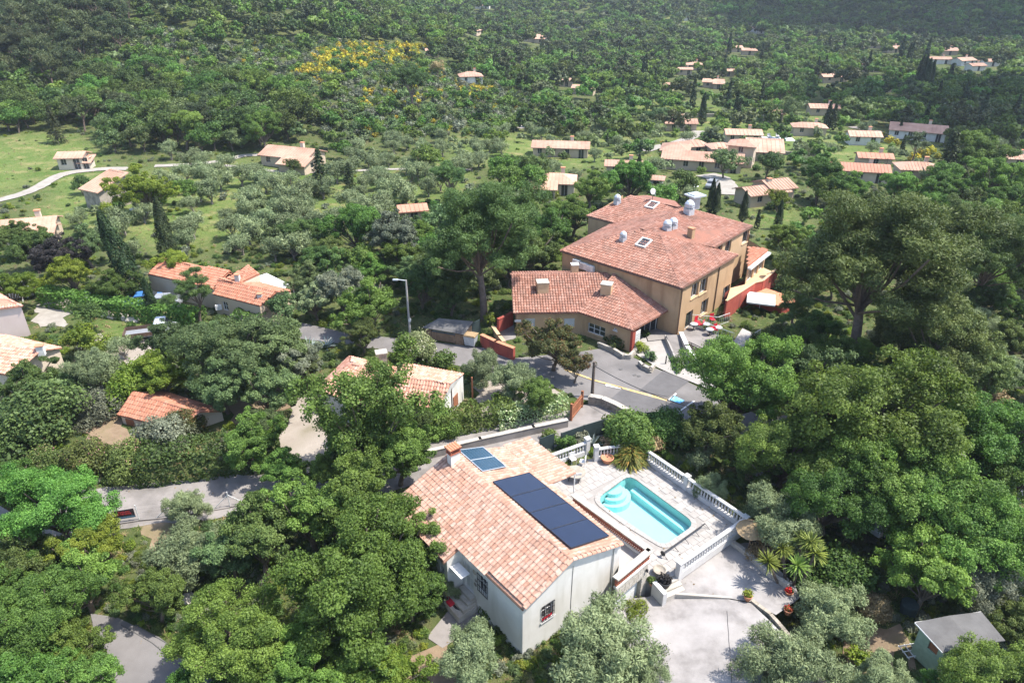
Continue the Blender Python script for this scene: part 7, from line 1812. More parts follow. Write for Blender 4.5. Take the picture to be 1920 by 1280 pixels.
# pink roof end showing left of the big pine, and small pavilion details
farmhouse(772, 383, 44, 'pink roof showing just left of the big pine crown', aspect=.7, rot=.25, tile='tile_far_red', wins=1, chim=0)
# pool and loungers of the valley house, lawn things
g = G(1455, 262); k = MB(); k.box((g.x, g.y, g.z+.1), (9, 5, .3), -.1); o = k.build('valley_pool_deck', M['white']); tag(o, kind='structure')
k = MB(); k.box((g.x+.4, g.y-.6, g.z+.2), (4.5, 2.4, .14), -.1); world(k, 'small_pool', M['pool_liner'], 'tiny turquoise pool of the valley house', 'pool')
for i in range(4):
    k = MB(); x, y = g.x-3.6+2.3*i, g.y+1.6; k.box((x, y, g.z+.55), (.8, 1.8, .12)); k.box((x, y+.8, g.z+.85), (.8, .1, .6)); world(k, 'sun_lounger', M['white'], ('leftmost', 'second', 'third', 'rightmost')[i]+' white lounger beside the tiny valley pool', 'sun lounger', 'loungers by the valley pool')
for u, v, lb in ((1301, 356, 'white garden table on the lawn behind the hotel'), (1296, 365, 'white garden bench on the lawn behind the hotel'), (284, 404, 'white parasol-like dish on the lawn by the yellow-green tree'), (254, 400, 'white garden chair under the yellow-green tree')):
    g = G(u, v); t_ = thing('garden_table', lb, 'garden furniture', g); k = MB(); k.lathe([(.8, .7), (.8, .76), (0, .78)], (0, 0, 0), 10); put(k.mesh('table_top', M['white']), 'table_top', t_); k = MB(); k.tube([(0, 0, 0), (0, 0, .7)], .06, 5); put(k.mesh('leg', M['white']), 'leg', t_)
# gate pillars of the valley drive, terrace walls
for u, v, lb in ((1361, 324, 'left stone gate pillar of the white valley drive'), (1367, 319, 'right stone gate pillar of the white valley drive')):
    g = G(u, v); k = MB(); k.box((g.x, g.y, g.z+1.1), (.6, .6, 2.2)); k.box((g.x, g.y, g.z+2.25), (.75, .75, .14)); world(k, 'gate_pillar', M['pale_stone'], lb, 'pillar')
for pix, lb in (([(1400, 380), (1425, 379), (1455, 378)], 'dry-stone terrace wall on the lawn behind the hotel cypresses'), ([(1460, 290), (1540, 296)], 'low pale terrace wall below the twin cypresses'), ([(1280, 222), (1350, 219), (1420, 217)], 'long low wall behind the tall cypress')):
    pts = [G(u, v) for u, v in pix]; k = MB()
    for a, b in zip(pts[:-1], pts[1:]): stones(k, a, b, .5, min(a.z, b.z)-.3, max(a.z, b.z)+.9, .6)
    world(k, 'terrace_wall', M['stone'], lb, 'wall')
g = G(742, 375)
# ---------------- trees and shrubs placed one by one ----------------
L_ = lambda s: dict(label=s)
HAND = [
 # big pines and trees round the hotel
 ('pine', 905, 428, 235, 'pine', L_('broad umbrella pine with forked trunk left of the hotel')),
 ('pine', 1650, 475, 350, 'pine', dict(tall=.88, label='largest pine, towering right of the hotel with a thick dark trunk')),
 ('pine', 1870, 470, 190, 'pine', L_('pine at the right edge behind the largest pine')),
 ('pine', 1800, 420, 130, 'pine', L_('pine crown between the largest pine and the right edge')),
 ('pine', 1492, 572, 84, 'pine', L_('low pine bough tree over the white parasol and red block')),
 ('oak', 1690, 640, 130, 'cedar', {}), ('oak', 1840, 700, 130, 'cedar', {}), ('oak', 1765, 645, 215, 'cedar', dict(label='broad yellow-green feathery conifer right of the largest pine trunk')),
 ('fir', 1655, 630, 80, 'cedar', dict(tall=.6, label='smaller drooping conifer beside the largest pine trunk')),
 ('oak', 1478, 455, 84, None, {}), ('oak', 1500, 500, 90, None, {}), ('oak', 1500, 640, 120, 'oak_dark', {}),
 ('oak', 660, 430, 120, None, L_('rounded oak with visible fork above bare ground by the grove')),
 ('oak', 742, 450, 120, 'grey', {}), ('oak', 690, 570, 130, None, {}), ('oak', 790, 535, 110, 'oak_dark', {}), ('oak', 640, 545, 110, 'grey', {}), ('oak', 590, 560, 90, 'olive', {}),
 ('oak', 830, 520, 120, 'oak_dark', {}), ('oak', 845, 555, 80, 'oak_dark', {}), ('oak', 990, 470, 120, 'oak_dark', {}), ('oak', 1030, 430, 110, None, {}), ('oak', 1075, 400, 100, None, {}), ('oak', 955, 500, 80, 'oak_dark', {}), ('oak', 680, 630, 80, 'oak_dark', {}),
 ('oak', 1110, 350, 90, None, {}), ('oak', 1180, 340, 100, None, {}), ('oak', 1240, 370, 70, None, {}), ('oak', 1290, 345, 60, 'oak_dark', {}),
 ('oak', 580, 520, 90, 'holm', {}), ('oak', 530, 580, 70, 'holm', {}),
 ('oak', 918, 596, 30, 'lime', L_('small bright green tree in the corner of the red yard')),
 # street front
 ('oak', 1038, 640, 125, 'photinia', L_('reddish-brown leaved tree in front of the annex by the street')),
 ('oak', 1078, 692, 62, 'photinia', L_('small reddish tree between the brown-leaved tree and the dark pole')),
 ('olive', 962, 712, 105, None, L_('grey olive in the cottage garden below the street')), ('olive', 912, 690, 90, None, {}), ('shrub', 780, 652, 95, 'variegated', L_('pale-tipped shrub mound under the street lamp')),
 ('shrub', 828, 672, 60, None, {}), ('oak', 1000, 742, 90, 'shrub', {}), ('shrub', 948, 752, 60, None, {}), ('shrub', 1100, 670, 26, 'photinia', {}),
 ('shrub', 1157, 641, 42, 'oak_dark', L_('clipped dark hedge block in the planter at the annex wall')), ('shrub', 1138, 634, 28, 'oak_dark', L_('small clipped dark bush under the annex window')), ('shrub', 1201, 650, 34, 'lime', L_('yellow-green plants at the annex corner pier')), ('shrub', 1212, 625, 26, 'shrub', {}),
 ('shrub', 1218, 668, 32, 'holm', L_('round clipped bush in the forecourt planter')), ('shrub', 1322, 668, 44, 'lime', L_('yellow-flowered bushes beside the cream ramp wall')), ('shrub', 1345, 645, 34, 'grey', {}),
 # oaks right of the pool
 ('oak', 1400, 720, 230, None, L_('large oak overlapping the corner of the forecourt')), ('oak', 1500, 720, 190, 'holm', L_('greyer green tree between the two big oaks right of the forecourt')), ('oak', 1625, 780, 300, 'oak_light', L_('widest oak over the car park')), ('oak', 1480, 850, 200, None, {}),
 ('oak', 1335, 800, 150, 'oak_dark', L_('dark evergreen oak at the end of the screen fence')), ('oak', 1650, 900, 240, None, {}), ('oak', 1560, 930, 200, None, {}), ('oak', 1720, 930, 230, None, {}), ('oak', 1860, 830, 210, None, L_('oak at the right edge above the car park')),
 ('oak', 1800, 1010, 230, None, {}), ('oak', 1900, 1010, 200, None, {}), ('oak', 1740, 1080, 190, 'oak_light', {}), ('olive', 1840, 1070, 170, 'grey', {}), ('oak', 1420, 890, 100, 'oak_dark', {}), ('oak', 1530, 800, 120, None, {}), ('oak', 1900, 900, 150, None, {}), ('oak', 1740, 780, 120, None, {}),
 ('oak', 1560, 680, 120, None, {}), ('oak', 1700, 840, 200, None, {}), ('oak', 1530, 870, 170, None, {}),
 ('shrub', 1534, 797, 24, 'redflower', L_('vivid red-flowering bush top among the car park oaks')),
 ('olive', 1310, 862, 62, None, L_('small olive just behind the long balustrade, farther one')), ('olive', 1342, 900, 82, None, L_('small olive overhanging the long balustrade, nearer one')), ('olive', 1475, 985, 160, None, L_('grey olive behind the yuccas')), ('shrub', 1565, 1075, 150, 'shrub', L_('bright green rounded bush right of the yuccas')),
 ('shrub', 1440, 1030, 90, 'dry', L_('yellowish dry shrub between the straw parasol and the yuccas')), ('shrub', 1505, 1095, 100, 'oak_dark', {}),
 ('olive', 1553, 1155, 168, None, L_('round dense olive at the right edge of the driveway')), ('olive', 1480, 1262, 200, None, L_('olive at the bottom edge right of the driveway')), ('olive', 1660, 1268, 130, None, {}), ('oak', 1870, 1275, 200, None, {}), ('oak', 1770, 1300, 90, None, {}), ('oak', 1910, 1160, 120, 'oak_dark', {}),
 ('shrub', 1640, 1140, 80, 'dry', L_('heap of brown garden cuttings right of the round olive')), ('shrub', 1610, 1230, 60, 'lime', {}),
 # shrubs behind the pool
 ('shrub', 1185, 806, 120, 'shrub', L_('wide green hedge shrub behind the palm clump')), ('shrub', 1245, 800, 90, 'shrub', {}), ('shrub', 1060, 828, 50, 'shrub', {}), ('shrub', 1085, 822, 46, 'grey', {}), ('shrub', 1140, 830, 40, 'dry', {}), ('shrub', 1225, 835, 50, 'dry', {}), ('shrub', 1150, 795, 60, 'shrub', {}),
 ('shrub', 1280, 830, 60, 'oak_dark', {}), ('shrub', 1030, 815, 34, 'shrub', {}),
 # villa front
 ('olive', 892, 1238, 160, None, L_('olive in front of the villa entrance at the bottom edge')), ('olive', 1110, 1222, 240, None, L_('large olive in front of the villa gable')), ('shrub', 1190, 1165, 90, 'lime', L_('yellow-green shrub between the gable and the garage')), ('olive', 1200, 1262, 130, 'olive', {}), ('shrub', 1238, 1250, 80, 'oak_dark', {}), ('shrub', 915, 1150, 44, 'oak_dark', L_('dark green bushes against the shaded villa wall')), ('shrub', 945, 1185, 40, 'oak_dark', {}),
 ('olive', 820, 1100, 84, None, L_('silvery olive against the villa wall beside the red crates')),
 ('sparse', 690, 765, 250, None, L_('open-crowned young oak in front of the cottage')), ('oak', 610, 880, 100, None, {}), ('oak', 745, 850, 150, None, {}), ('oak', 680, 850, 120, 'oak_dark', {}), ('shrub', 820, 790, 90, 'oak', {}), ('oak', 770, 800, 90, 'oak_dark', {}), ('shrub', 790, 805, 80, 'shrub', {}),
 ('oak', 690, 935, 190, None, {}), ('oak', 580, 965, 170, None, {}), ('oak', 485, 1015, 180, 'oak_dark', {}), ('oak', 660, 1085, 290, 'oak_light', L_('biggest foreground oak left of the villa')), ('oak', 760, 1040, 160, None, {}), ('oak', 770, 1120, 130, None, {}), ('oak', 530, 890, 100, None, {}),
 ('oak', 430, 1205, 210, 'oak_light', {}), ('oak', 365, 1295, 110, 'oak_light', {}), ('oak', 575, 1250, 165, 'oak_light', {}), ('oak', 665, 1235, 160, 'oak_light', {}), ('oak', 730, 1270, 150, 'lime', {}), ('oak', 500, 1290, 130, None, {}),
 ('olive', 345, 955, 90, None, L_('silvery olive beside the wire fence')), ('olive', 350, 1040, 160, None, L_('larger silvery olive below the wire fence')), ('oak', 430, 1030, 140, 'holm', {}),
 ('oak', 110, 950, 195, 'oak_light', {}), ('oak', 172, 1030, 130, 'lime', {}), ('oak', 40, 1040, 160, 'oak_dark', {}), ('oak', 150, 1085, 165, 'oak_light', {}), ('oak', 50, 1160, 200, None, {}), ('oak', 125, 1215, 140, 'oak_light', {}), ('oak', 40, 1280, 190, 'oak_light', {}), ('oak', 290, 1120, 130, 'shrub', {}), ('oak', 10, 930, 130, None, {}), ('oak', 20, 1110, 130, None, {}), ('oak', 160, 1275, 130, None, {}),
 # left middle
 ('oak', 340, 650, 130, 'holm', {}), ('oak', 525, 665, 150, 'holm', {}), ('oak', 415, 715, 140, 'holm', {}), ('oak', 505, 735, 130, 'holm', {}), ('oak', 400, 645, 110, 'holm', {}), ('oak', 570, 690, 90, 'holm', {}), ('oak', 440, 670, 200, 'holm', dict(tall=.9, label='huge dense holm oak in the middle left of the photo')), ('oak', 310, 700, 110, 'lime', {}), ('shrub', 250, 720, 130, 'lime', L_('yellow-green bush left of the huge holm oak')), ('oak', 540, 680, 120, 'grey', {}), ('oak', 490, 800, 90, 'holm', {}), ('shrub', 350, 790, 80, 'photinia', {}), ('shrub', 300, 820, 120, 'grey', {}),
 ('shrub', 62, 790, 180, 'pine', L_('dense round dark pine bush at the left edge')), ('shrub', 165, 858, 110, 'oleander', L_('pink-flowering shrub left of the dark hedge, larger')), ('shrub', 235, 868, 100, 'oleander', L_('pink-flowering shrub touching the dark hedge')), ('shrub', 95, 870, 90, 'oleander', L_('pink-flowering shrub below the round pine bush')), ('oak', 470, 835, 130, None, {}),
 ('oak', 150, 640, 78, 'lime', L_('yellowish young tree beside the nearer left house')), ('oak', 50, 712, 110, 'oak_dark', {}), ('shrub', 178, 762, 100, 'grey', {}), ('olive', 180, 690, 110, None, {}), ('oak', 120, 720, 60, 'holm', {}), ('olive', 230, 650, 60, None, {}), ('oak', 165, 590, 60, 'oak_dark', {}),
 ('oak', 105, 485, 95, 'purple', L_('blackish purple tree behind the light green garden trees')), ('oak', 20, 545, 90, 'lime', L_('bright yellow-green tree at the left edge')), ('oak', 130, 520, 90, 'lime', {}), ('oak', 208, 535, 90, 'shrub', {}), ('oak', 60, 470, 90, 'oak_dark', {}), ('oak', 160, 455, 100, 'holm', {}), ('oak', 20, 450, 80, 'oak_dark', {}), ('oak', 70, 540, 40, 'lime', {}),
 ('pine', 360, 540, 98, 'pine', L_('round-crowned pine on a bare trunk in front of the orange-roofed farmhouse')), ('oak', 318, 500, 80, 'lime', L_('yellow-green tree in front of the orange roof')),
 ('oak', 265, 350, 112, 'lime', L_('big round yellow-green tree beside the stone barn')), ('oak', 296, 372, 50, 'lime', {}), ('oak', 350, 358, 52, None, L_('green tree with visible trunk standing alone in the meadow')), ('fir', 100, 235, 50, 'pine_far', L_('dark fir at the edge of the meadow and forest')), ('fir', 600, 325, 62, 'cypress', L_('broad dark fir in the olive grove')), ('fir', 655, 340, 48, 'cypress', L_('small flat dark conifer on the grove lawn')),
 ('oak', 150, 345, 40, 'oak_dark', {}), ('oak', 550, 312, 34, 'oak_dark', {}), ('oak', 795, 300, 60, None, {}), ('oak', 1460, 375, 46, 'lime', L_('yellow-green lime tree right of the hotel cypresses')), ('oak', 1440, 310, 56, 'oak_dark', L_('dark round tree right of the ranch-style house')), ('pine', 1720, 265, 56, 'pine_far', L_('single umbrella pine among the yellow broom')), ('oak', 1485, 205, 50, 'holm', L_('rounded holm oak beside the brown stone house')), ('oak', 1232, 222, 42, 'holm', L_('rounded oak left of the single tall cypress')), ('fir', 1780, 300, 70, 'cypress', L_('dark conifer right of the pale grey-pink roof')),
 ('oak', 1330, 300, 34, 'photinia', {}), ('oak', 1360, 305, 60, 'holm', {}), ('pine', 1000, 310, 70, 'pine', {}), ('pine', 845, 330, 80, 'pine', {}), ('pine', 820, 125, 34, 'dry', L_('bare greyish pine at the end of the broom slope')), ('pine', 770, 130, 70, 'pine', L_('pine just below the broadest yellow broom patch')),
 ('oak', 1840, 290, 110, None, {}), ('oak', 1760, 360, 90, None, {}), ('oak', 1860, 340, 110, None, {}), ('oak', 1540, 330, 90, None, {}), ('oak', 1600, 350, 80, None, {}), ('oak', 1680, 350, 80, None, {}),
 ('shrub', 1667, 262, 24, 'broom', {}), ('shrub', 1682, 268, 22, 'broom', {}), ('shrub', 1655, 252, 18, 'broom', {}), ('shrub', 1730, 288, 30, 'broom', {}), ('shrub', 1747, 282, 26, 'broom', {}), ('shrub', 1714, 295, 26, 'broom', {}), ('shrub', 1758, 292, 20, 'broom', {}),
 ('oak', 1545, 622, 90, None, {}), ('oak', 1585, 675, 110, None, {}), ('shrub', 1495, 632, 70, 'oak', {}), ('oak', 1450, 628, 60, 'oak_dark', {}), ('shrub', 1425, 640, 50, 'shrub', {}), ('oak', 1700, 600, 90, 'oak_dark', {}),
 ('oak', 1850, 560, 90, 'oak_dark', {}), ('olive', 1840, 610, 90, None, {}), ('oak', 1910, 640, 90, 'oak_dark', {}), ('olive', 1880, 700, 100, None, {}), ('shrub', 1860, 740, 70, 'dry', {}), ('oak', 1830, 700, 80, None, {}), ('oak', 1690, 700, 100, 'oak_dark', {}),
]
for kind, u, v, w_, leaf, kw in HAND: T(kind, u, v, w_, leaf, **kw)
CYP = [(262, 560, 158, 'tall cypress with a split top, left of the orange-roofed farmhouse', (-.02, -.16)), (318, 488, 108, 'cypress rising behind the orange-roofed farmhouse', (.02, -.1)), (293, 598, 78, 'short cypress leaning beside the hedge', (.0, -.08)),
 (1331, 400, 60, 'left one of the joined cypress pair behind the hotel roof', None), (1341, 402, 54, 'right one of the joined cypress pair behind the hotel roof', None), (1391, 418, 56, 'cypress right of the joined pair behind the hotel', None), (1457, 430, 52, 'cypress in front of the lime tree behind the hotel', None), (1418, 432, 36, 'small dark conifer between two cypresses on the lawn', None),
 (1315, 236, 54, 'tall single cypress on the lawn in front of the brown-walled house', None), (1383, 230, 34, 'slim cypress right of the tall single one', None), (1548, 246, 48, 'left one of the twin cypresses in the valley', None), (1558, 248, 46, 'right one of the twin cypresses in the valley', None), (1688, 294, 36, 'dark cypress in front of the broom and umbrella pine', None), (1684, 258, 30, 'cypress against the long white house', None), (1775, 290, 40, 'cypress left of the dark conifer', None),
 (1138, 277, 24, 'small cypress beside the long low farmhouse', None), (1194, 356, 60, 'thin dark cypress behind the hotel trees', None), (1716, 175, 60, 'leftmost of the dark cypress clump in the cloud shade', None), (1722, 178, 64, 'second of the dark cypress clump in the cloud shade', None), (1729, 180, 60, 'third of the dark cypress clump in the cloud shade', None), (1737, 178, 56, 'rightmost of the dark cypress clump in the cloud shade', None), (1774, 172, 44, 'cypress pair member right of the dark clump', None), (1470, 178, 34, 'cypress in the wood above the rounded holm oak', None), (1482, 180, 36, 'cypress just right of another above the holm oak', None)]
for u, v, h_, lb, ln in CYP: T('cypress', u, v, h_, label=lb, lean=ln, cat='tree', fat=1.35 if ln else 1.25, lod=2 if h_ > 50 else None)
# hedges
leaf_run('hedge', [P(272, 900, -.4), P(360, 890, -.4), P(450, 878, -.4), P(530, 862, -.4)], 3.2, 2.4, 55, .22, .16, 'oak_dark', 'tall dark green hedge along the lane at left', 'hedge')
leaf_run('hedge', [P(805, 818, 0), P(880, 803, 0), P(960, 786, 0)], 1.8, 2.0, 70, .2, .14, 'shrub', 'green hedge along the lane wall in front of the cottage', 'hedge')
leaf_run('hedge', [P(930, 800, 0), P(1000, 783, 0), P(1062, 772, 0)], 1.6, 1.7, 90, .17, .12, 'variegated', 'pale variegated hedge beside the plank gate', 'hedge')
leaf_run('hedge', [G(85, 568), G(180, 585), G(290, 600), G(380, 612)], 1.9, 2.0, 60, .25, .18, 'oak', 'long green hedge in front of the parked cars', 'hedge')
leaf_run('hedge', [G(440, 606), G(500, 612)], 2.0, 1.5, 45, .25, .18, 'shrub', 'hedge in front of the beige farmhouse wall', 'hedge')
leaf_run('hedge', [G(890, 158), G(960, 166)], 2.5, 2.2, 12, .6, .45, 'oak_dark', 'clipped hedge below the hipped white villa', 'hedge')
# dry and green grass in open ground near the camera
def grass(name, polys, n, ln, leaf, seed):
    rg = np.random.default_rng(seed); C = []
    for pl in polys:
        w_ = gpoly(pl); xs, ys = [p[0] for p in w_], [p[1] for p in w_]
        for _ in range(n):
            x, y = rg.uniform(min(xs), max(xs)), rg.uniform(min(ys), max(ys))
            if inpoly(x, y, w_) and not any(inpoly(x, y, k_) for k_ in KEEP): C.append((x, y, ht(x, y)+ln*.25))
    C = np.array(C); N = unit(rg.normal(size=C.shape)+[0, 0, .5]); V, Q = leaf_quads(C, N, ln, ln*.35, rg, np.tile([0, 0, 1.2], (len(C), 1)))
    o = link(bpy.data.objects.new(name, np_mesh(name, V, Q, [LM[leaf]], rnd=rg.random(len(Q))))); tag(o, kind='stuff')
# ---------------- woods, groves and scrub ----------------
ZONES = [   # (photo polygon, spacing m, [(kind, leaf, weight, rmin, rmax)])
 ([(555, 140), (580, 105), (700, 85), (800, 88), (790, 118), (690, 135), (600, 155)], 2.2, [('shrub', 'broom', 10, 1.2, 2.1), ('shrub', 'grey', 3, .9, 1.7), ('shrub', 'oak', 4, 1.1, 2.0), ('shrub', 'holm', 2, 1.2, 2)]),
 ([(850, 160), (930, 170), (910, 190), (860, 185)], 2.4, [('shrub', 'broom', 5, 1.0, 1.7), ('shrub', 'oak', 3, 1, 1.6), ('shrub', 'grey', 2, .9, 1.5)]),
 ([(600, 170), (800, 180), (790, 215), (640, 215)], 2.8, [('shrub', 'broom', 2, .9, 1.5), ('shrub', 'grey', 3, .9, 1.5), ('shrub', 'oak', 4, 1, 1.8)]),
 ([(1730, 520), (1960, 490), (1960, 770), (1830, 770), (1800, 600)], 4.2, [('oak', None, 3, 1.8, 2.9), ('olive', None, 3, 1.5, 2.3), ('oak', 'oak_dark', 2, 1.8, 2.8), ('shrub', 'oak', 3, 1, 1.6)]),
 ([(1460, 430), (1570, 410), (1560, 570), (1490, 545)], 3.8, [('oak', None, 4, 1.7, 2.7), ('oak', 'oak_dark', 2, 1.7, 2.6), ('shrub', 'oak', 2, 1, 1.6)]),
 ([(540, 480), (900, 420), (1060, 400), (1050, 500), (940, 560), (800, 560), (620, 560)], 4.0, [('oak', None, 3, 2.0, 3.2), ('oak', 'oak_dark', 4, 2.0, 3.2), ('oak', 'holm', 2, 2.0, 3.0)]),
 ([(-80, 250), (-80, -40), (120, -40), (250, 20), (260, 110), (180, 150), (120, 180), (-80, 200)], 5.6, [('pine', 'pine_far', 8, 3.8, 6.2), ('oak', 'oak_dark', 2, 2.5, 4)]),
 ([(-80, 260), (-80, 140), (150, 150), (260, 120), (330, 170), (560, 200), (620, 250), (480, 292), (220, 292), (190, 258), (120, 246), (0, 252)], 4.4, [('oak', None, 5, 2.8, 4.8), ('oak', 'oak_dark', 6, 2.8, 4.8), ('pine', 'pine_far', 1.5, 2.5, 4), ('oak', 'holm', 2, 2.2, 3.5)]),
 ([(230, 30), (420, 90), (700, 90), (840, 130), (1000, 190), (1000, 240), (860, 262), (620, 262), (540, 200), (320, 170), (240, 100)], 2.5, [('shrub', 'holm', 4, 1.1, 2.3), ('shrub', 'grey', 4, 1.0, 1.9), ('shrub', 'oak', 3, 1.2, 2.2), ('oak', 'oak', 1.2, 1.5, 2.8), ('shrub', 'broom', 1.0, .8, 1.4), ('pine', 'pine_far', .3, 1.8, 3)]),
 ([(1000, 205), (1040, 180), (1250, 170), (1290, 215), (1250, 240), (1050, 240)], 5.0, [('oak', None, 4, 2.2, 3.8), ('oak', 'holm', 2, 2, 3.2), ('olive', None, 3, 1.6, 2.4), ('cypress', None, .3, 6, 9)]),
 ([(300, 300), (470, 300), (560, 330), (700, 325), (880, 320), (900, 350), (800, 400), (620, 450), (560, 500), (420, 480), (330, 480), (240, 400), (320, 340)], 4.9, [('olive', None, 12, 1.7, 2.9), ('shrub', 'grey', 1, .7, 1.2)]),
 ([(440, 400), (640, 400), (660, 470), (560, 530), (440, 500)], 5.0, [('olive', None, 10, 2.0, 3.1), ('oak', 'holm', 1, 1.6, 2.4)]),
 ([(600, 265), (860, 265), (960, 290), (900, 330), (640, 315)], 4.6, [('olive', None, 8, 1.4, 2.4), ('shrub', 'oak', 2, 1, 1.8), ('oak', None, 1, 1.8, 2.8)]),
 ([(180, 400), (330, 480), (300, 520), (180, 500), (120, 430)], 6.5, [('olive', None, 6, 1.7, 2.8), ('oak', 'holm', 1, 1.6, 2.4)]),
 ([(880, 250), (1240, 240), (1260, 300), (1120, 320), (960, 320)], 6.0, [('olive', None, 8, 1.5, 2.4), ('oak', 'holm', 1.5, 1.5, 2.6), ('oak', None, 1.5, 1.8, 2.8), ('shrub', 'broom', .15, .6, .9)]),
 ([(900, 320), (1300, 320), (1400, 400), (1300, 400), (1100, 370), (960, 400)], 4.6, [('oak', None, 6, 2, 3.4), ('oak', 'oak_dark', 2, 2, 3.2), ('olive', None, 2, 1.6, 2.4)]),
 ([(1240, 215), (1960, 190), (1960, 360), (1500, 350), (1300, 320)], 5.8, [('olive', None, 5, 1.4, 2.3), ('oak', None, 3, 1.8, 2.8), ('oak', 'oak_dark', 1.5, 1.8, 2.8), ('shrub', 'oak', 2, 1, 1.6), ('cypress', None, .25, 6, 10)]),
 ([(1480, 360), (1960, 340), (1960, 560), (1700, 420), (1560, 400)], 5.0, [('oak', None, 5, 2.2, 3.6), ('oak', 'oak_dark', 3, 2.2, 3.6), ('pine', 'pine', 1, 2.4, 3.4)]),
 ([(1240, 110), (1960, 90), (1960, 225), (1250, 215)], 6.4, [('oak', None, 6, 2.8, 4.6), ('oak', 'oak_dark', 4, 2.8, 4.6), ('cypress', None, .6, 8, 13), ('pine', 'pine_far', 1, 3, 4.5)]),
 ([(780, 60), (1300, 90), (1280, 190), (1040, 185), (1000, 195), (840, 120)], 5.6, [('oak', None, 5, 2.4, 4.2), ('oak', 'oak_dark', 4, 2.4, 4.2), ('pine', 'pine_far', 3, 2.8, 4.4), ('cypress', None, .3, 7, 11)]),
]
ZW = [(gpoly(z), s, ks) for z, s, ks in ZONES]
KB = [(min(p[0] for p in k), min(p[1] for p in k), max(p[0] for p in k), max(p[1] for p in k), k) for k in KEEP]
def free(x, y, r):
    for a, b, c, d, k in KB:
        if a-r < x < c+r and b-r < y < d+r:
            if inpoly(x, y, k) or any(inpoly(x+r*.55*dx, y+r*.55*dy, k) for dx, dy in ((1, 0), (-1, 0), (0, 1), (0, -1))): return False
    return True
from collections import defaultdict
cellmap = defaultdict(list)
for x, y, r in CIRC: cellmap[int(x//8), int(y//8)].append((x, y, r))
def clear(x, y, r, f=.54):
    cx, cy = int(x//8), int(y//8)
    for i in (-1, 0, 1):
        for j in (-1, 0, 1):
            for a, b, q in cellmap[cx+i, cy+j]:
                if (a-x)**2+(b-y)**2 < (f*(r+q))**2: return False
    return True
# what must stay visible: the houses, seen over the scattered trees
EYE = [(u, v, w) for u, v, w, lb, kw in FH]+[(772, 383, 44), (1110, 760, 60), (283, 615, 80), (420, 520, 260), (750, 715, 250), (320, 765, 200), (1455, 262, 60), (1364, 345, 30)]
def hides(x, y, z, r, hgt):
    u, v, dz = proj((x, y, z+hgt*.6)); rp = r*F/dz; hp = hgt*.5*F/dz
    for a, b, w_ in EYE:
        if abs(u-a) < w_*.48+rp*.85 and b-4 < v+hp*1.0 and v-hp < b+w_*.22 and v+hp*.9 > b: 
            if v > b-2: return True
    return False
CAND = []
rg = np.random.default_rng(77)
for poly, sp, ks in ZW:
    xs, ys = [p[0] for p in poly], [p[1] for p in poly]; x0, x1, y0, y1 = max(-420, min(xs)), min(420, max(xs)), min(ys), min(max(ys), 620)
    wts = np.array([k[2] for k in ks]); wts = wts/wts.sum()
    nx, ny = int((x1-x0)/sp)+1, int((y1-y0)/sp)+1
    for i in range(nx):
        for j in range(ny):
            x, y = x0+(i+rg.random()*.95)*sp, y0+(j+rg.random()*.95)*sp
            if not inpoly(x, y, poly): continue
            k = ks[rg.choice(len(ks), p=wts)]; r = rg.uniform(k[3], k[4])
            z = ht(x, y); u, v, dz = proj((x, y, z+2))
            if not (-80 < u < 2000 and -60 < v < 1340): continue
            rr = r*.1 if k[0] == 'cypress' else r
            hgt = {'cypress': r, 'pine': 2.8*r, 'olive': 1.7*r, 'shrub': 1.1*r}.get(k[0], 2.1*r)
            if not free(x, y, rr) or not clear(x, y, rr*.8) or hides(x, y, z, rr, hgt): continue
            cellmap[int(x//8), int(y//8)].append((x, y, rr*.8)); CAND.append((dz, k[0], k[1], x, y, z, r, rr*F/dz))
# far wood beyond: points for the wood mass
FAR = []
def far_fill(n, ymin, ymax, xr, rmin, rmax, seed):
    rg = np.random.default_rng(seed); c = 0
    for _ in range(n*6):
        if c >= n: break
        y = math.exp(rg.uniform(math.log(ymin), math.log(ymax))); x = rg.uniform(-1, 1)*(y*.8+40)
        z = ht(x, y); u, v, dz = proj((x, y, z+3))
        if not (-60 < u < 1980 and -50 < v < 330): continue
        if any(inpoly(x, y, m_) for m_ in MEADOW) and rg.random() < .93: continue
        r = rg.uniform(rmin, rmax)
        if not free(x, y, r) or not clear(x, y, r, .55) or hides(x, y, z, r, r*2): continue
        cellmap[int(x//8), int(y//8)].append((x, y, r*.8)); FAR.append((x, y, z, r)); c += 1
far_fill(3400, 180, 620, 0, 2.6, 4.8, 5); far_fill(5200, 420, 1500, 0, 3.4, 6.0, 6)
# individuals: the 300 that show largest of each kind; the rest joins the wood masses
for g, L9, W9, ro in GARDEN:
    for i in range(5):
        a = ro+rg.uniform(-3.0, .3); q = g+Vector((math.cos(a)*L9*.62, math.sin(a)*(W9*.55+1.8), 0)); r = rg.uniform(1.0, 1.9); k9 = [('olive', None), ('shrub', 'oak'), ('shrub', 'oak_dark'), ('olive', None), ('shrub', 'lime')][rg.integers(5)]; z = ht(q.x, q.y); dz = proj((q.x, q.y, z))[2]
        if free(q.x, q.y, .4): CAND.append((dz, k9[0], k9[1], q.x, q.y, z, r, r*F/dz))
CAND.sort(key=lambda c: -c[7]); cnt = defaultdict(int); REST = []
have = defaultdict(int)
for t_, u, v, d_, rp in PLANTS: have[t_['category']] += 1
fam = {'oak': 'broad', 'olive': 'olive', 'pine': 'pine', 'cypress': 'cypress', 'shrub': 'shrub'}
GRP = {'oak': 'broadleaf trees of the slopes and valley', 'olive': 'olive trees of the groves', 'pine': 'pines of the wooded slope', 'cypress': 'cypresses scattered over the valley', 'shrub': 'scrub bushes of the hillside'}
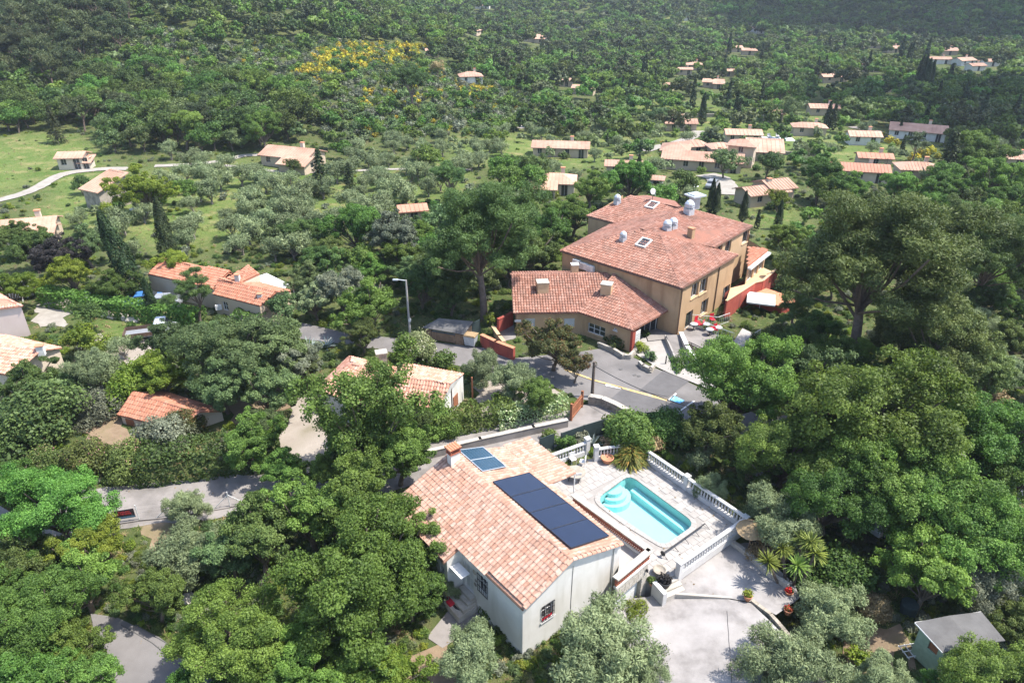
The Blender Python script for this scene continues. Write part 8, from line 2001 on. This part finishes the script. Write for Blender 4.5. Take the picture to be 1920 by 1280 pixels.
for c in CAND:
    dz, kind, leaf, x, y, z, r, rp = c
    cap = {'oak': 190, 'olive': 280, 'pine': 110, 'cypress': 70, 'shrub': 230}[kind]
    if cnt[kind] < cap:
        cnt[kind] += 1; o = plant(kind, (x, y, z-.05), r, leaf, parts=rp > 16); o['group'] = GRP[kind]
    else: REST.append((kind, leaf, x, y, z, r))
# wood masses by geometry-node instances
def mass(name, pts, meshes, label=None):
    if not pts: return
    hid = bpy.data.collections.new(name+'_kinds')
    for i, (me, lf) in enumerate(meshes):
        o = bpy.data.objects.new(name+'_crown', me); hid.objects.link(o)
        if lf: o.material_slots[0].link = 'OBJECT'; o.material_slots[0].material = LM[lf]
    me = bpy.data.meshes.new(name); me.from_pydata([(p[0], p[1], p[2]) for p in pts], [], [])
    rg = np.random.default_rng(3)
    a = me.attributes.new('scl', 'FLOAT', 'POINT'); a.data.foreach_set('value', [p[3] for p in pts])
    a = me.attributes.new('rotz', 'FLOAT', 'POINT'); a.data.foreach_set('value', rg.uniform(0, 6.28, len(pts)).astype(np.float32))
    a = me.attributes.new('pick', 'INT', 'POINT'); a.data.foreach_set('value', [int(p[4]) if len(p) > 4 else int(rg.integers(len(meshes))) for p in pts])
    ob = link(bpy.data.objects.new(name, me)); tag(ob, label, None, None, 'stuff')
    ng = bpy.data.node_groups.new(name, 'GeometryNodeTree'); ng.interface.new_socket('Geometry', in_out='INPUT', socket_type='NodeSocketGeometry'); ng.interface.new_socket('Geometry', in_out='OUTPUT', socket_type='NodeSocketGeometry')
    N = ng.nodes.new; L = ng.links.new; gi, go = N('NodeGroupInput'), N('NodeGroupOutput'); ip = N('GeometryNodeInstanceOnPoints'); ci = N('GeometryNodeCollectionInfo'); ci.inputs[0].default_value = hid; ci.inputs[1].default_value = True; ci.inputs[2].default_value = True
    def na(n, ty): q = N('GeometryNodeInputNamedAttribute'); q.data_type = ty; q.inputs[0].default_value = n; return q.outputs[0]
    cx = N('ShaderNodeCombineXYZ'); L(na('rotz', 'FLOAT'), cx.inputs[2])
    L(gi.outputs[0], ip.inputs['Points']); L(ci.outputs[0], ip.inputs['Instance']); ip.inputs['Pick Instance'].default_value = True; L(na('pick', 'INT'), ip.inputs['Instance Index']); L(cx.outputs[0], ip.inputs['Rotation']); L(na('scl', 'FLOAT'), ip.inputs['Scale']); L(ip.outputs[0], go.inputs[0])
    md = ob.modifiers.new('scatter', 'NODES'); md.node_group = ng
km = lambda k, l, n: [m_[0] for m_ in KIND[k, l]][:n]
mass('distant_wood', [(x, y, z-.6, r) for x, y, z, r in FAR if rg.random() < 2], [(m_, lf) for lf in ('oak', 'oak_dark', 'oak', 'pine_far', 'oak_dark') for m_ in km('oak', 0, 3)]+[(m_, 'pine_far') for m_ in km('pine', 0, 2)])
for kind in ('oak', 'olive', 'pine', 'shrub', 'cypress'):
    rs = [q for q in REST if q[0] == kind]
    if not rs: continue
    leaves = sorted({q[1] or kind for q in rs}); ms = km(kind, 0, 2); meshes = [(m_, lf) for lf in leaves for m_ in ms]
    mass({'oak': 'broadleaf_wood', 'olive': 'far_olive_grove', 'pine': 'pine_wood', 'shrub': 'garrigue_scrub', 'cypress': 'far_cypresses'}[kind], [(q[2], q[3], q[4], q[5], leaves.index(q[1] or kind)*len(ms)+i % len(ms)) for i, q in enumerate(rs)], meshes)
# undergrowth in the gaps: low leafy clumps
UG = []
rg = np.random.default_rng(9)
for _ in range(16000):
    y = math.exp(rg.uniform(math.log(24), math.log(200))); x = rg.uniform(-1, 1)*(y*.85+12); z = ht(x, y); u, v, dz = proj((x, y, z))
    if not (-60 < u < 1980 and 150 < v < 1400): continue
    if any(inpoly(x, y, m_) for m_ in MEADOW) and rg.random() < .86: continue
    r = rg.uniform(.25, .7)*(1 if y > 60 else .8)
    if free(x, y, r): UG.append((x, y, z-.1, r))
mass('undergrowth', UG, [(m_, lf) for lf in ('shrub', 'holm', 'grey', 'oak_dark', 'lime') for m_ in km('shrub', 1, 3)])
gr = []
for _ in range(30000):
    y = math.exp(rg.uniform(math.log(24), math.log(230))); x = rg.uniform(-1, 1)*(y*.85+12); z = ht(x, y); u, v, dz = proj((x, y, z))
    if not (-60 < u < 1980 and 180 < v < 1400): continue
    if free(x, y, .15): gr.append((x, y, z, rg.uniform(.25, .6)))
mass('grass', gr, [(sword_mesh(22, .9, .05, .1, lf, 5+i, .35), None) for i, lf in enumerate(('grass', 'grass', 'dry'))])

# fallen leaves along the lane and the driveway edges
rg = np.random.default_rng(21); C = []
for o in [o for o in COL.objects if o.name.split('.')[0] in ('lane', 'driveway', 'road', 'pool_deck', 'front_path')]:
    for p in o.data.polygons:
        for _ in range(int(p.area*2.2*rg.random()**2)):
            q = Vector(o.data.vertices[p.vertices[0]].co).lerp(o.data.vertices[p.vertices[1]].co, rg.random()).lerp(o.data.vertices[p.vertices[-1]].co, rg.random()); C.append((q.x, q.y, q.z+(.05 if o.name == 'pool_deck' else .012)))
C = np.array(C); V, Q = leaf_quads(C, unit(np.tile([0, 0, 1.0], (len(C), 1))+rg.normal(size=C.shape)*.15), .13, .09, rg)
tag(link(bpy.data.objects.new('fallen_leaves', np_mesh('fallen_leaves', V, Q, [LM['dry']], rnd=rg.random(len(Q))))), kind='stuff')

# ---------------- names for every plant: what it is and what it stands by ----------------
MARKS = LAND+[(1040, 1000, 'the white villa'), (1215, 950, 'the pool'), (1240, 480, 'the ochre hotel'), (1070, 545, 'the annex roof'), (300, 765, 'the orange-tiled cabin'), (760, 715, 'the white cottage'), (420, 530, 'the orange-roofed farmhouse'),
 (280, 615, 'the white truck'), (905, 430, 'the forked pine'), (1650, 470, 'the largest pine'), (265, 350, 'the big yellow-green tree'), (1340, 1090, 'the driveway'), (1800, 1190, 'the garden hut'), (1490, 1050, 'the yuccas'), (430, 690, 'the huge holm oak'), (290, 1220, 'the lower left road'), (350, 930, 'the lane'), (1640, 870, 'the car park'),
 (700, 110, 'the yellow broom slope'), (60, 300, 'the left meadow'), (560, 400, 'the electricity pole in the grove'), (655, 330, 'the small flat conifer'), (830, 610, 'the bin shed'), (1110, 720, 'the dark street pole'), (1300, 640, 'the cafe terrace'), (765, 570, 'the street lamp'), (250, 470, 'the split-top cypress'), (120, 100, 'the pine wood corner'), (400, 200, 'the dense forest'), (1315, 210, 'the tall single cypress'), (1553, 225, 'the twin cypresses'), (1725, 150, 'the dark cypress clump')]
used = defaultdict(list); ORD = ['', 'second ', 'third ', 'fourth ', 'fifth ', 'sixth ', 'seventh ', 'eighth ', 'ninth ', 'tenth ', 'eleventh ', 'twelfth ', 'thirteenth ', 'fourteenth ', 'fifteenth ', 'sixteenth ']
def short(s):
    s = s if s.startswith('the ') else 'the '+s
    return ' '.join(s.split()[:9])
for t_, u, v, d_, rp in PLANTS:
    m_ = min(MARKS, key=lambda q: math.hypot(q[0]-u, (q[1]-v)*1.3)); dx, dy = u-m_[0], v-m_[1]
    side = ('right of' if dx > 0 else 'left of') if abs(dx) > 1.2*abs(dy) else ('in front of' if dy > 0 else 'behind')
    used[d_, side, m_[2]].append((math.hypot(dx, dy), t_))
for (d_, side, mk_), lst in used.items():
    lst.sort(key=lambda q: q[0])
    for i, (_, t_) in enumerate(lst):
        if i < 16: s = f'{d_}, {ORD[i]}nearest {side} {short(mk_)}'
        else: s = f'{d_} farther out {side} {short(mk_)}'; t_['group'] = t_.get('group') or 'trees in the surroundings'
        t_['label'] = ' '.join(s.split()[:16])

# ---------------- air ----------------
def haze():
    m = bpy.data.materials.new('haze'); m.use_nodes = True; t = m.node_tree; t.nodes.remove(t.nodes['Principled BSDF'])
    v = t.nodes.new('ShaderNodeVolumePrincipled'); v.inputs['Color'].default_value = (.80, .88, 1, 1); v.inputs['Density'].default_value = .00015; v.inputs['Anisotropy'].default_value = .2
    t.links.new(v.outputs[0], t.nodes['Material Output'].inputs['Volume'])
    k = MB(); k.box((0, 1250, 190), (5400, 2900, 440)); o = k.build('haze', m); tag(o, kind='stuff')
haze()

# ---------------- clouds above the view, whose shade lies on the far slopes ----------------
def cloud(gx, gy, gz, size, seed, alt=560):
    rg = np.random.default_rng(seed); k = (alt-gz)/sd.z; c = Vector((gx, gy, gz))+sd*k
    bm = bmesh.new()
    for i in range(16):
        a = rg.uniform(0, 6.28); q = rg.uniform(0, .75)**.6; s = rg.uniform(.28, .5)*(1.15-q*.7)
        b = bmesh.ops.create_icosphere(bm, subdivisions=2, radius=1)
        for v_ in b['verts']: v_.co = Vector((v_.co.x*s*size[0]*(1+.08*rg.normal())+math.cos(a)*q*size[0], v_.co.y*s*size[1]*(1+.08*rg.normal())+math.sin(a)*q*size[1], max(-6, v_.co.z*s*45)+12))
    me = bpy.data.meshes.new('cloud'); bm.to_mesh(me); bm.free(); me.materials.append(M['cloud']); me.polygons.foreach_set('use_smooth', [True]*len(me.polygons))
    o = link(bpy.data.objects.new('cloud', me)); o.location = c; tag(o, kind='structure')
M['cloud'] = mat('cloud', (.8, .8, .8), (.85, .85, .85), .02, 1)
g = G(1760, 215); cloud(g.x+14, g.y, g.z, (75, 62), 4)
g = G(1700, 30); cloud(g.x+60, g.y, g.z, (220, 190), 5, 700)
